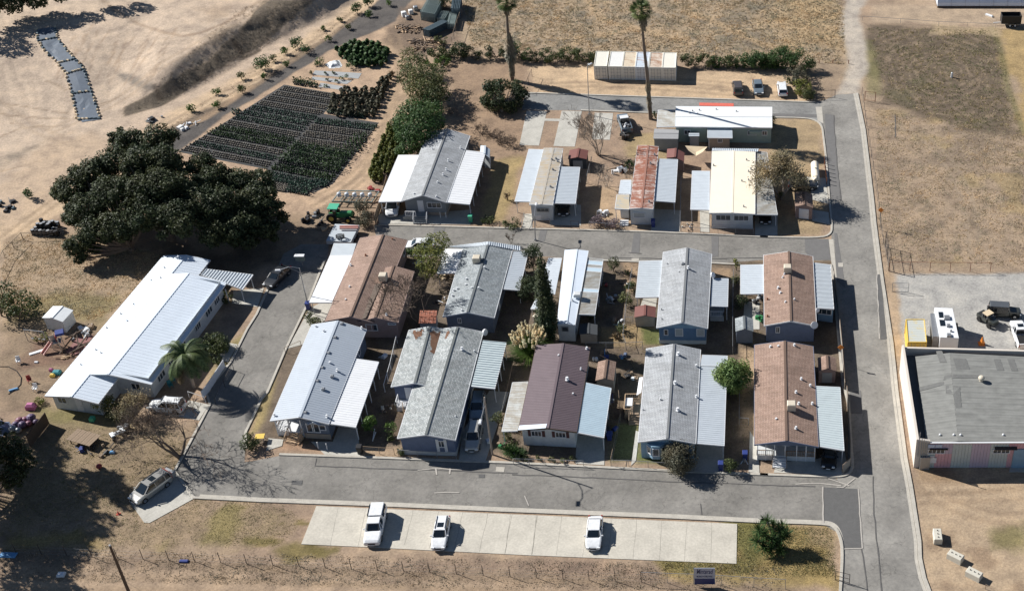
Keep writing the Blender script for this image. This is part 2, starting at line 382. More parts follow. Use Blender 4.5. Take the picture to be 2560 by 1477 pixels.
# dry field at the top
area([(1150, -60), (2120, -60), (2100, 60), (2130, 130), (2110, 215), (1990, 170), (1700, 150), (1480, 130), (1180, 120), (1150, 100)], (.43, .345, .25), 1.5, 1, 1, 1)
put(ss(poly_sd(GX, GY, W2([(1150, -60), (2120, -60), (2100, 150), (1700, 150), (1180, 120)])), -1, 3)*ss(fbm(GX, GY, 6, 31), -.05, .35)*.85, (.27, .235, .185))
put(ss(poly_sd(GX, GY, W2([(1180, -60), (2120, -60), (2100, 150), (1700, 150), (1180, 120)])), -1, 3)*ss(fbm(GX, GY, 2.2, 37), .18, .4)*.8, (.24, .22, .18))
for pts in ([(1470, 0), (1485, 35), (1530, 60), (1620, 75), (1720, 110)], [(1420, 120), (1450, 95), (1520, 85), (1600, 70)], [(1720, 30), (1800, 60), (1900, 110), (2000, 130)]):
    stroke(pts, (.52, .39, .25), .9, .6, .7, .8)
area([(1950, -40), (2100, -40), (2100, 60), (2110, 120), (1990, 120), (1940, 50)], (.47, .35, .20), 3, 2, .6, 1)
for k in range(7):
    a = 20+k*9; stroke([(2010+a*math.cos(t)*1.6, 55+a*math.sin(t)*.8) for t in [q*math.pi/9 for q in range(5, 20)]], (.52, .41, .26), .22, .25, .5, .3)
# land behind houses
area([(1110, 160), (1310, 150), (1330, 240), (1300, 420), (1280, 560), (1200, 560), (1140, 300)], (.34, .25, .175), 1.2, .8, .9, .4)
area([(1320, 160), (1500, 165), (2080, 190), (2060, 240), (2000, 256), (1330, 236)], (.55, .42, .28), .8, .4, 1, .1)
area([(1960, 160), (2110, 150), (2090, 235), (2030, 250), (1990, 215)], (.33, .26, .19), 1, .6, .9, .4)
area([(1230, 400), (1300, 395), (1270, 560), (1200, 560)], (.40, .32, .16), .8, .6, .8, .7)
area([(1480, 460), (1540, 470), (1520, 570), (1450, 560)], (.42, .31, .20), .6, .6, .9)
area([(1920, 300), (2055, 300), (2060, 590), (1930, 590)], (.42, .33, .21), .6, .6, .9, .8)
area([(1560, 330), (1680, 330), (1680, 400), (1560, 400)], (.40, .32, .18), .6, .6, .8, .6)
# ploughed field and right-hand dry land
area([(2155, 50), (2560, 70), (2700, 80), (2700, 700), (2200, 690), (2150, 250)], (.41, .325, .245), 1.5, .8, 1, 1)
area([(2165, 60), (2490, 72), (2520, 200), (2540, 320), (2600, 350), (2400, 330), (2200, 255), (2180, 200), (2160, 120)], (.17, .138, .105), 1.5, 1.2, 1, .8)
FLD = ss(poly_sd(GX, GY, W2([(2165, 60), (2490, 72), (2530, 320), (2400, 330), (2200, 255)])), 0, 3)
cx, cy = gp(2360, 190).x, gp(2360, 190).y
ang = np.hypot((GX-cx), (GY-cy)*.75)+fbm(GX, GY, 10, 51)*2
put(FLD*ss(np.sin(ang*4.2)+fbm(GX, GY, 1.3, 52)*1.6, .3, 1.0)*.75, (.30, .24, .18))
put(FLD*ss(fbm(GX, GY, 7, 53), .15, .5)*.35, (.12, .13, .07))
put(FLD*ss(fbm(GX, GY, 3, 54), .3, .6)*.6, (.17, .14, .11))
area([(2500, 75), (2700, 80), (2700, 350), (2560, 340), (2530, 200)], (.45, .34, .175), 1.2, 1, .9, 1)
stroke([(2480, 70), (2500, 120), (2520, 220), (2560, 330)], (.20, .19, .10), .6, .5, .7)
stroke([(2165, 110), (2180, 170), (2185, 230)], (.22, .22, .10), 1.2, .8, .6, .8, 1)
RL = ss(poly_sd(GX, GY, W2([(2200, 270), (2700, 360), (2700, 660), (2210, 660)])), -2, 2)
put(RL*ss(fbm(GX, GY, 5, 61), -.02, .35)*.8, (.29, .235, .185)); put(RL*ss(fbm(GX, GY, 1.5, 62), .25, .5)*.7, (.22, .185, .14))
put(RL*ss(fbm(GX, GY, 6, 63), .25, .5)*.5, (.42, .33, .17))
area([(2170, 10), (2700, 20), (2700, 75), (2170, 55)], (.45, .36, .265), 1, .6, 1, .4)
area([(2330, 62), (2500, 70), (2500, 90), (2330, 82)], (.52, .42, .28), .6, .6, .7)
# gravel drive leading up, behind the gate
area([(2095, 235), (2105, 210), (2125, 170), (2118, 120), (2103, 80), (2105, 40), (2120, -40), (2190, -40), (2150, 40), (2158, 80), (2168, 150), (2160, 190), (2145, 235)], (.46, .42, .36), .7, .3, 1, .1)
stroke([(2122, 230), (2140, 180), (2135, 110), (2125, 60), (2135, 0)], (.55, .50, .42), .5, .6, .5)
stroke([(2107, 215), (2130, 165), (2120, 110), (2110, 60)], (.53, .47, .39), .35, .4, .6)
# left paddock and yard
area([(0, 600), (100, 560), (200, 570), (420, 620), (380, 720), (280, 780), (100, 790), (0, 740)], (.42, .33, .235), 1.5, 1, 1, .8)
area([(60, 760), (150, 730), (330, 720), (270, 800), (180, 850), (0, 830)], (.24, .215, .10), 1.2, 1.2, .7, .9)
area([(0, 810), (240, 800), (200, 1040), (0, 1040)], (.29, .225, .16), 1.5, 1, .95, .5)
area([(90, 840), (220, 840), (190, 920), (60, 920)], (.20, .13, .10), 1, .8, .8)
area([(60, 1010), (330, 1000), (340, 1080), (110, 1070)], (.22, .21, .09), 1, 1, .8, .9)
area([(0, 1060), (460, 1060), (500, 1240), (330, 1290), (0, 1340)], (.30, .24, .165), 2, 1.5, .9, .8)
area([(0, 1330), (300, 1310), (480, 1260), (760, 1290), (740, 1350), (400, 1370), (0, 1380)], (.33, .26, .18), 1.2, 1, 1, .8)
area([(0, 1330), (200, 1320), (250, 1360), (0, 1375)], (.37, .29, .13), 1, 1, .8, .9)
area([(480, 1290), (600, 1270), (660, 1300), (590, 1380), (420, 1360)], (.30, .26, .12), 1, 1.3, .8, .9, .3)
area([(560, 860), (660, 800), (700, 870), (560, 1000), (520, 960)], (.27, .24, .11), .8, .6, .8, .9)
area([(630, 980), (690, 870), (740, 880), (690, 1060), (630, 1080)], (.36, .30, .15), .6, .5, .9, .9)
# strip below the bottom road
area([(0, 1385), (700, 1405), (1960, 1440), (1960, 1560), (0, 1560)], (.43, .33, .235), .8, .5, 1, .3)
stroke([(0, 1395), (360, 1402), (760, 1425), (1200, 1438), (1700, 1462), (1980, 1475)], (.24, .185, .135), .9, .7, .75, 1.0)
stroke([(1000, 1410), (1300, 1408), (1700, 1440)], (.25, .185, .14), .9, .8, .7, 1.2)
put(ss(poly_sd(GX, GY, W2([(0, 1370), (1960, 1420), (1960, 1500), (0, 1450)])), -1, 1)*ss(fbm(GX, GY, 2, 71), .1, .4)*.55, (.26, .20, .15))
area([(1640, 1395), (1830, 1400), (1840, 1300), (2080, 1310), (2100, 1477), (1660, 1440)], (.36, .28, .13), .8, .7, .95, 1)
area([(1830, 1310), (1900, 1300), (1930, 1400), (1860, 1410)], (.15, .17, .06), .8, .7, .7, 1)
area([(1640, 1400), (1880, 1400), (1900, 1430), (1660, 1425)], (.22, .20, .08), .6, .7, .7, 1)
area([(2010, 1310), (2090, 1320), (2090, 1380), (2020, 1370)], (.40, .31, .20), .8, .6, .9)
for (a, b, r) in ((750, 1380, 3), (800, 1378, 2), (660, 1350, 1.5), (745, 1305, .9), (700, 1310, .9)):
    p = gp(a, b); put((1-ss(np.hypot((GX-p.x)*.8, (GY-p.y)*1.6)+wob2*1.4, r*.5, r))*.85, (.21, .18, .075), 1)
# bottom right yard
area([(2290, 1150), (2700, 1140), (2700, 1560), (2330, 1560), (2290, 1300)], (.47, .37, .26), .8, .4, 1, .4)
put(ss(poly_sd(GX, GY, W2([(2290, 1330), (2700, 1300), (2700, 1560), (2330, 1560)])), -2, 2)*ss(fbm(GX, GY, 3.5, 81), .02, .35)*.75, (.29, .215, .15))
area([(2460, 1320), (2560, 1310), (2560, 1370), (2480, 1370)], (.23, .22, .10), 1, 1, .7, 1)
area([(2280, 1160), (2360, 1180), (2400, 1200), (2300, 1205)], (.30, .21, .13), .8, .8, .7, .8)
area([(2430, 1255), (2480, 1262), (2470, 1310), (2430, 1300)], (.36, .29, .21), 1, 1, .6)
# gravel yard on the right
area([(2228, 690), (2300, 684), (2700, 680), (2700, 880), (2250, 880), (2235, 760)], (.43, .43, .405), .5, .3, 1, .1)
area([(2210, 680), (2235, 690), (2262, 860), (2255, 1000), (2225, 860)], (.47, .36, .245), .4, .3, 1)
# yards between the houses
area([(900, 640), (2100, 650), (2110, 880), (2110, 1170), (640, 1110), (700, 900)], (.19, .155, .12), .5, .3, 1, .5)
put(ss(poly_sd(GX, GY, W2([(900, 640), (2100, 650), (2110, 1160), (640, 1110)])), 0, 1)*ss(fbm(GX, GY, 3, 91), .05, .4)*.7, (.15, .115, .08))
area([(1555, 655), (1600, 655), (1590, 730), (1560, 730)], (.42, .31, .21), .4, .3, .9)
area([(1500, 820), (1640, 800), (1640, 860), (1500, 870)], (.40, .30, .17), .5, .5, .8, .8)
area([(1600, 815), (1650, 830), (1650, 860), (1610, 860)], (.14, .17, .06), .5, .4, .9, 1)
area([(1850, 870), (1900, 870), (1890, 1090), (1850, 1090)], (.45, .34, .23), .4, .3, .9)
area([(1780, 670), (1830, 670), (1830, 720), (1780, 720)], (.38, .28, .19), .4, .3, .9)
area([(1040, 960), (1110, 920), (1090, 1100), (950, 1110), (960, 1000)], (.13, .10, .075), .6, .4, .9)
area([(1540, 1060), (1600, 1060), (1600, 1150), (1530, 1150)], (.19, .20, .08), .4, .3, .8, 1)
area([(1590, 1130), (1690, 1135), (1690, 1165), (1590, 1160)], (.12, .16, .05), .4, .3, .8, 1)
area([(870, 1120), (1010, 1110), (1010, 1145), (870, 1140)], (.36, .27, .18), .4, .3, .8)
area([(700, 1105), (830, 1112), (830, 1132), (700, 1125)], (.40, .27, .18), .3, .2, .9)
def track(pl, gap=1.6, col=(.60, .47, .33), wd=.2, amt=.55):
    q = smooth_(W2(pl)); 
    for sg in (-.5, .5):
        r_ = []
        for i, p in enumerate(q): d = (q[min(i+1, len(q)-1)]-q[max(i-1, 0)]).normalized(); r_.append(p+Vector((-d.y, d.x, 0))*sg*gap)
        put((1-ss(line_d(GX, GY, r_), wd, wd+.35))*amt, col, .1)
def smooth_(pl):
    for _ in range(2):
        q = [pl[0]]
        for a, b in zip(pl[:-1], pl[1:]): q += [a*.75+b*.25, a*.25+b*.75]
        q.append(pl[-1]); pl = q
    return pl
DK = (.33, .25, .17)
for pl, c_ in (([(2290, 1215), (2400, 1225), (2570, 1200)], DK), ([(2300, 1245), (2420, 1240), (2580, 1235)], DK), ([(2300, 1190), (2360, 1260), (2500, 1300), (2600, 1290)], DK), ([(1340, 215), (1500, 210), (1700, 222), (1850, 235), (2010, 240)], DK), ([(1480, 220), (1600, 205), (1750, 205), (1830, 215)], DK), ([(0, 605), (100, 530), (250, 425), (420, 315), (600, 215), (780, 115), (900, 25)], DK),
        ([(985, 90), (1003, 160), (1000, 250), (960, 350), (920, 430), (860, 480), (790, 520)], DK), ([(980, 110), (990, 240), (950, 370), (880, 450), (790, 500)], DK), ([(0, 1455), (400, 1460), (900, 1475), (1400, 1500)], DK), ([(120, 330), (300, 250), (470, 130), (620, 30), (700, -30)], (.43, .34, .25)), ([(-20, 250), (100, 330), (210, 370), (320, 350), (440, 290)], (.43, .34, .25)), ([(2230, 300), (2330, 350), (2420, 480), (2440, 640)], (.33, .27, .2)), ([(1500, -20), (1510, 40), (1600, 80), (1760, 90), (1900, 60), (2080, 70)], (.50, .38, .24)), ([(520, 1430), (900, 1450), (1500, 1470)], DK)):
    track(pl, col=c_)
n = GX.size; V = np.stack([GX.ravel(), GY.ravel(), GZ.ravel()], 1)
ny, nx = GX.shape; idx = np.arange(n).reshape(ny, nx)
F = np.stack([idx[:-1, :-1].ravel(), idx[:-1, 1:].ravel(), idx[1:, 1:].ravel(), idx[1:, :-1].ravel()], 1)
def groundmat():
    m, t, bs = NM('soil_and_dry_grass', TAN, .95, 0, .15)
    at = nd(t, 'ShaderNodeAttribute', attribute_name='soil'); co = objco(t)
    ty = at.outputs['Alpha']
    n1 = noise(t, co, .35, 8, .68); n2 = noise(t, co, 3.2, 6, .7); n3 = noise(t, co, 14, 4, .7, .4)
    mp = nd(t, 'ShaderNodeMapping'); mp.inputs['Scale'].default_value = (1.0, 3.2, 1); mp.inputs['Rotation'].default_value = (0, 0, .5); t.links.new(co, mp.inputs[0])
    n4 = noise(t, mp.outputs[0], 2.6, 6, .75, 1.6)
    k = mixc(t, 1, at.outputs['Color'], ramp(t, n1, [(.33, (.70, .70, .72)), (.5, (.98, .98, .98)), (.67, (1.20, 1.18, 1.14))]), 'MULTIPLY')
    k = mixc(t, 1, k, ramp(t, n2, [(.3, (.74, .73, .72)), (.68, (1.18, 1.17, 1.16))]), 'MULTIPLY')
    kg = mixc(t, 1, k, ramp(t, n4, [(.33, (.55, .52, .50)), (.5, (.98, .98, .97)), (.68, (1.38, 1.35, 1.25))]), 'MULTIPLY')
    kg = mixc(t, 1, kg, ramp(t, n3, [(.3, (.66, .66, .64)), (.65, (1.22, 1.2, 1.16))]), 'MULTIPLY')
    k = mixc(t, ty, k, kg); k = mixc(t, 1, k, (.93, .905, .90), 'MULTIPLY'); t.links.new(k, bs.inputs['Base Color'])
    h = mth(t, 'ADD', mth(t, 'MULTIPLY', n2, .5), mth(t, 'MULTIPLY', n3, mth(t, 'ADD', mth(t, 'MULTIPLY', ty, .6), .12)))
    bump(t, bs, h, .55, .22); return m
GM = groundmat()
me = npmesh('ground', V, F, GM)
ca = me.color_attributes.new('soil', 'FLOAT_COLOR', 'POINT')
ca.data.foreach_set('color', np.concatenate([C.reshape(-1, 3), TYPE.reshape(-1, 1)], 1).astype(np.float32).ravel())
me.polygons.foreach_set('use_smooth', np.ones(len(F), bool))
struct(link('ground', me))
# land all the way to the horizon, just below
far = MB(); far.face([(-1500, -200, -.02), (1500, -200, -.02), (1500, 2200, -.02), (-1500, 2200, -.02)])
fo = struct(far.build('distant_ground', mottled('distant_soil', (.37, .28, .20), .3, .05, .95)))
# ------------------------------------------------------------------ roads
def asphalt(name, c):
    m, t, bs = NM(name, c, .92, 0, .2); co = objco(t)
    n1 = noise(t, co, .16, 5, .6); n2 = noise(t, co, 2.2, 6, .7); n3 = noise(t, co, 30, 2, .5)
    vo = nd(t, 'ShaderNodeTexVoronoi', feature='DISTANCE_TO_EDGE'); vo.inputs['Scale'].default_value = .22
    dm = nd(t, 'ShaderNodeVectorMath', operation='ADD'); nn = nd(t, 'ShaderNodeTexNoise'); nn.inputs['Scale'].default_value = .8; nn.inputs['Detail'].default_value = 5
    t.links.new(co, nn.inputs[0]); t.links.new(co, dm.inputs[0]); sc = nd(t, 'ShaderNodeVectorMath', operation='SCALE'); sc.inputs[3].default_value = 3.0
    t.links.new(nn.outputs['Color'], sc.inputs[0]); t.links.new(sc.outputs[0], dm.inputs[1]); t.links.new(dm.outputs[0], vo.inputs['Vector'])
    k = mixc(t, 1, ramp(t, n1, [(.32, tuple(x*.76 for x in c)), (.68, tuple(x*1.2 for x in c))]), ramp(t, n2, [(.3, (.80, .80, .80)), (.7, (1.16, 1.15, 1.12))]), 'MULTIPLY')
    k = mixc(t, 1, k, ramp(t, n3, [(.3, (.9, .9, .9)), (.7, (1.1, 1.1, 1.1))]), 'MULTIPLY')
    cr = ramp(t, vo.outputs[0], [(0, (.62, .62, .62)), (.012, (1, 1, 1))])
    k = mixc(t, .85, k, mixc(t, 1, k, cr, 'MULTIPLY')); t.links.new(k, bs.inputs['Base Color']); bump(t, bs, n3, .25, .02); return m
M['asph'] = asphalt('aged_asphalt', (.222, .211, .194)); M['asph2'] = asphalt('lighter_asphalt', (.262, .250, .230))
M['asph3'] = asphalt('grey_asphalt', (.24, .238, .23))
M['patch'] = mottled('dark_asphalt_patch', (.115, .113, .11), .2, 2, .95); M['patch2'] = mottled('asphalt_trench_patch', (.155, .15, .145), .18, 2, .95)
M['seal'] = mottled('crack_seal', (.12, .115, .11), .2, 4, .9); M['pale'] = mottled('pale_scuff', (.42, .39, .35), .2, 5, .9)
M['joint'] = mottled('slab_joint', (.27, .25, .21), .2, 4, .9); M['slab'] = mottled('concrete_slab', (.50, .465, .395), .24, .4, .9, b=.15); M['kerb'] = mottled('kerb_concrete', (.44, .41, .355), .25, 1.2, .9)
M['drive'] = mottled('driveway_concrete', (.45, .43, .38), .25, .5, .9)
FLATS = []
def flat(name, pts, mat, z, lift=0):
    if 'cloth' not in name: FLATS.append(pts)
    b = MB(); b.prism([(p[0], p[1], z-.3) for p in pts], [(p[0], p[1], z) for p in pts]); return struct(b.build(name, mat))
def pts_(*a):          # a: rc, x, y triples
    return [gp(*px_of(a[i], a[i+1], a[i+2])) for i in range(0, len(a), 3)]
def smooth(pl, n=3):
    for _ in range(n):
        q = [pl[0]]
        for a, b in zip(pl[:-1], pl[1:]): q += [a*.75+b*.25, a*.25+b*.75]
        q.append(pl[-1]); pl = q
    return pl
east_l = pts_(3, 565, 690, 3, 445, 748)
# east road with the turning up to the field
bR = pts_(3, 705, 682, 3, 760, 950, 3, 820, 1456, 13, 838, 240, 13, 890, 640, 13, 960, 1100, 23, 995, 0, 23, 1060, 490, 23, 1100, 700, 23, 1160, 1090, 23, 1165, 1220, 23, 1195, 1360, 23, 1255, 1520)
cornerBR = smooth(pts_(23, 0, 955, 23, 450, 967, 23, 545, 985, 23, 590, 1075, 23, 600, 1200, 23, 580, 1520), 2)
flat('east_road', pts_(3, 560, 690)+bR+[cornerBR[-1]]+pts_(23, 590, 1100, 23, 560, 620, 23, 640, 560, 23, 640, 100, 13, 600, 1400, 13, 575, 1050, 13, 535, 600, 13, 520, 480, 13, 520, 280, 13, 505, 0, 3, 470, 1000, 3, 445, 880, 3, 440, 745), M['asph2'], .012)
flat('top_road', pts_(2, 150, 678, 2, 900, 703, 2, 1922, 737, 3, 400, 748, 3, 520, 720, 3, 520, 900, 3, 445, 905, 3, 370, 866, 3, 90, 858, 2, 1300, 835, 2, 560, 806, 2, 130, 800), M['asph3'], .008)
flat('middle_road', pts_(11, 860, 240, 11, 1922, 265, 12, 620, 279, 12, 1075, 291, 12, 1922, 329, 13, 330, 337, 13, 560, 345, 13, 560, 500, 13, 0, 497, 12, 1520, 522, 12, 720, 500, 12, 300, 470, 11, 1400, 470, 11, 900, 470), M['asph'], .008)
flat('left_road', pts_(11, 530, 380, 11, 520, 480, 11, 370, 830, 11, 215, 1150, 11, 85, 1456, 20, 1905, 60, 20, 1790, 300, 20, 1780, 520, 21, 180, 470, 21, 180, 800, 20, 1900, 803, 20, 1415, 778, 20, 1275, 590, 20, 1345, 450, 20, 1530, 100, 10, 1500, 1456, 10, 1680, 1240, 10, 1800, 1000, 10, 1870, 890, 11, 110, 660, 11, 200, 450, 11, 330, 380), M['asph'], .008)
flat('front_road', pts_(21, 170, 467, 21, 960, 493, 21, 1922, 530, 22, 1220, 586, 22, 1922, 614, 23, 550, 632, 23, 620, 700, 23, 620, 1060, 23, 450, 966, 22, 1922, 958, 22, 1200, 922, 22, 0, 874, 21, 1000, 838, 21, 170, 806), M['asph'], .013)
def kerb(name, pl, w=.32, h=.13, mat='kerb', z=0):
    b = MB(); pl = [Vector((p[0], p[1], 0)) for p in pl]; L = []; Rr = []
    for i, p in enumerate(pl):
        d = (pl[min(i+1, len(pl)-1)]-pl[max(i-1, 0)]).normalized(); nrm = Vector((-d.y, d.x, 0))*w/2; L.append(p+nrm); Rr.append(p-nrm)
    for i in range(len(pl)-1):
        u = Vector((0, 0, h)); q = [L[i], Rr[i], Rr[i+1], L[i+1]]
        b.prism([a-Vector((0, 0, .2)) for a in q], [a+u for a in q])
    return struct(b.build(name, M[mat]))
kerb('kerb_east', bR, .42); kerb('gutter_east', [p+Vector((-.45, 0, 0)) for p in bR], .35, .022)
kerb('kerb_front_lower', pts_(20, 1270, 585, 20, 1415, 778, 20, 1900, 803, 21, 1000, 838, 22, 0, 874, 22, 1200, 922, 22, 1922, 958)+cornerBR, .34)
kerb('gutter_front_lower', [p+Vector((.1, .42, 0)) for p in pts_(20, 1440, 778, 20, 1900, 803, 21, 1000, 838, 22, 0, 874, 22, 1200, 922, 22, 1922, 958)+cornerBR], .36, .022)
kerb('kerb_front_upper', pts_(21, 170, 463, 21, 960, 490, 21, 1922, 527, 22, 1220, 583, 22, 1922, 611)+smooth(pts_(23, 0, 608, 23, 540, 628, 23, 640, 615, 23, 678, 560, 23, 665, 420), 2)+pts_(23, 645, 100, 13, 603, 1400, 13, 570, 1050, 13, 538, 650, 13, 515, 530), .34)
kerb('kerb_left_west', pts_(20, 1270, 585, 20, 1345, 450, 20, 1530, 100, 10, 1500, 1456, 10, 1680, 1240, 10, 1800, 1000, 10, 1870, 890, 11, 105, 665), .3)
kerb('kerb_left_east', pts_(11, 500, 500, 11, 370, 830, 11, 215, 1150, 11, 85, 1456, 20, 1905, 60, 20, 1790, 300, 20, 1790, 420), .3)
kerb('kerb_middle_upper', pts_(11, 890, 240, 11, 1922, 268, 12, 620, 280, 12, 1075, 292, 12, 1922, 330)+smooth(pts_(13, 0, 328, 13, 430, 338, 13, 520, 310, 13, 522, 230), 2)+pts_(13, 500, 0, 3, 480, 1150)+smooth(pts_(3, 462, 1000, 3, 450, 905, 3, 370, 866, 3, 240, 860), 2)+pts_(3, 90, 858, 2, 560, 806), .3)
kerb('kerb_middle_lower', pts_(12, 720, 500, 12, 980, 510, 12, 1520, 520, 12, 1720, 530), .3)
kerb('kerb_top_upper', pts_(2, 150, 678, 2, 900, 703, 2, 1922, 737, 3, 400, 748), .3)
flat('gutter_crossing', pts_(3, 405, 780, 3, 450, 780, 3, 462, 900, 3, 420, 880), M['kerb'], .028)
flat('gutter_crossing', pts_(13, 500, 345, 13, 535, 345, 13, 560, 640, 13, 535, 640), M['kerb'], .028)
Z1 = .021
for i, (nm, mt, pl) in enumerate([('asphalt_patch', 'patch', (23, 460, 700, 23, 710, 712, 23, 738, 1140, 23, 615, 1140, 23, 590, 1060, 23, 545, 990, 23, 465, 965)),
    ('asphalt_patch', 'patch2', (13, 325, 342, 13, 498, 345, 13, 512, 490, 13, 390, 497, 13, 330, 440)),
    ('asphalt_patch', 'patch2', (3, 30, 826, 3, 412, 835, 3, 412, 858, 3, 30, 852)),
    ('trench_patch', 'patch2', (12, 945, 300, 12, 992, 300, 12, 985, 445, 12, 925, 445)),
    ('trench_patch', 'patch2', (12, 262, 277, 12, 315, 277, 12, 295, 360, 12, 245, 360)),
    ('trench_patch', 'patch2', (12, 1510, 322, 12, 1562, 322, 12, 1560, 470, 12, 1512, 470)),
    ('trench_patch', 'patch2', (11, 1300, 252, 11, 1380, 252, 11, 1370, 300, 11, 1290, 300)),
    ('trench_patch', 'patch', (13, 852, 600, 13, 878, 600, 13, 925, 1070, 13, 880, 1075)),
    ('asphalt_patch', 'patch2', (13, 540, 300, 13, 560, 300, 13, 622, 700, 13, 560, 650)),
    ('asphalt_patch', 'patch2', (3, 470, 830, 3, 535, 840, 3, 585, 1456, 3, 505, 1456)),
    ('asphalt_patch', 'patch2', (23, 655, 5, 23, 735, 0, 23, 745, 165, 23, 665, 165)),
    ('concrete_pad_small', 'kerb', (12, 930, 478, 12, 985, 478, 12, 982, 500, 12, 928, 500)),
    ('concrete_pad_small', 'kerb', (21, 1750, 552, 21, 1812, 555, 21, 1806, 590, 21, 1744, 586)),
    ('concrete_pad_small', 'kerb', (13, 568, 517, 13, 606, 517, 13, 606, 546, 13, 570, 546)),
    ('manhole', 'patch', (21, 262, 655, 21, 340, 650, 21, 335, 685, 21, 258, 680)), ('manhole', 'patch', (21, 1620, 607, 21, 1665, 607, 21, 1665, 632, 21, 1622, 632)),
    ('red_kerb_marks', 'redk', (2, 1422, 750, 2, 1672, 755, 2, 1672, 778, 2, 1422, 772))]):
    if mt == 'redk': M['redk'] = mottled('faded_red_paint', (.62, .14, .10), .2, 3, .9)
    flat(nm, pts_(*pl), M[mt], Z1+.0015*i)
def crack(pl, w=.12, mat='seal', z=.05):
    b = MB(); q = []
    for a, c in zip(pl[:-1], pl[1:]):
        n = max(1, int((c-a).length/1.2)); q += [a+(c-a)*(k/n)+Vector((random.uniform(-.06, .06), random.uniform(-.06, .06), 0)) for k in range(n)]
    q.append(pl[-1])
    for a, c in zip(q[:-1], q[1:]):
        d = (c-a).normalized(); nn = Vector((-d.y, d.x, 0))*w/2*random.uniform(.7, 1.3); e = d*.02
        b.face([(a+nn-e).xy.to_3d()+Vector((0, 0, z)), (a-nn-e).xy.to_3d()+Vector((0, 0, z)), (c-nn+e).xy.to_3d()+Vector((0, 0, z+.0015)), (c+nn+e).xy.to_3d()+Vector((0, 0, z+.0015))])
    return struct(b.build('road_crack', M[mat]))
for pl in ((21, 430, 545, 21, 900, 565, 21, 1280, 575, 21, 1900, 600), (22, 60, 610, 22, 500, 625, 22, 1100, 655, 22, 1922, 685), (23, 0, 685, 23, 400, 695), (23, 820, 620, 23, 830, 900, 23, 885, 1456), (23, 740, 1150, 23, 780, 1456), (3, 535, 840, 3, 560, 1200, 3, 590, 1456), (12, 760, 476, 12, 1300, 490, 12, 1880, 480), (22, 1435, 900, 22, 1430, 820), (12, 910, 441, 12, 1000, 450), (21, 430, 545, 21, 440, 490), (3, 985, 840, 3, 985, 1000)):
    crack(pts_(*pl), .13)
for pl in ((23, 260, 680, 23, 450, 672, 23, 590, 690), (23, 500, 640, 23, 650, 690), (23, 690, 640, 23, 610, 700, 23, 560, 700), (21, 1180, 578, 21, 1320, 565, 21, 1500, 575), (21, 1312, 565, 21, 1316, 610), (21, 1410, 565, 21, 1410, 605), (13, 850, 600, 13, 870, 1070), (23, 456, 700, 23, 462, 970), (23, 715, 712, 23, 742, 1145, 23, 612, 1150), (22, 150, 765, 22, 180, 835), (21, 1300, 740, 21, 1480, 740)):
    crack(pts_(*pl), .15, 'pale', .056)
# concrete parking bays: slabs with joints
pad = pts_(21, 440, 838, 22, 1697, 968, 22, 1692, 1257, 22, 180, 1196, 21, 770, 1135, 21, 330, 1115)
flat('parking_slab', pad, M['slab'], .06)
for (a, b, c, d) in ((600, 850, 540, 1130), (800, 856, 740, 1140), (1145, 870, 1080, 1120), (1330, 880, 1260, 1150), (1510, 882, 1440, 1160), (1690, 890, 1628, 1172), (1855, 893, 1815, 1180), (2050, 905, 2010, 1190), (2045-0, 905, 2010, 1190), (2045, 0, 0, 0)):
    if b == 0: continue
    crack(pts_(21, a, b, 21, c, d), .035, 'joint', .064)
for (a, b, c, d) in ((60, 900, 5, 1185), (240, 905, 200, 1192), (420, 910, 382, 1195), (610, 918, 572, 1205), (785, 925, 758, 1210), (967, 932, 940, 1220), (1148, 945, 1130, 1230), (1332, 950, 1315, 1237), (1515, 960, 1505, 1245)):
    crack(pts_(22, a, b, 22, c, d), .035, 'joint', .064)
flat('minivan_slab', pts_(20, 1265, 590, 20, 1410, 785, 20, 1090, 960, 20, 1050, 958, 20, 940, 800), M['drive'], .05)
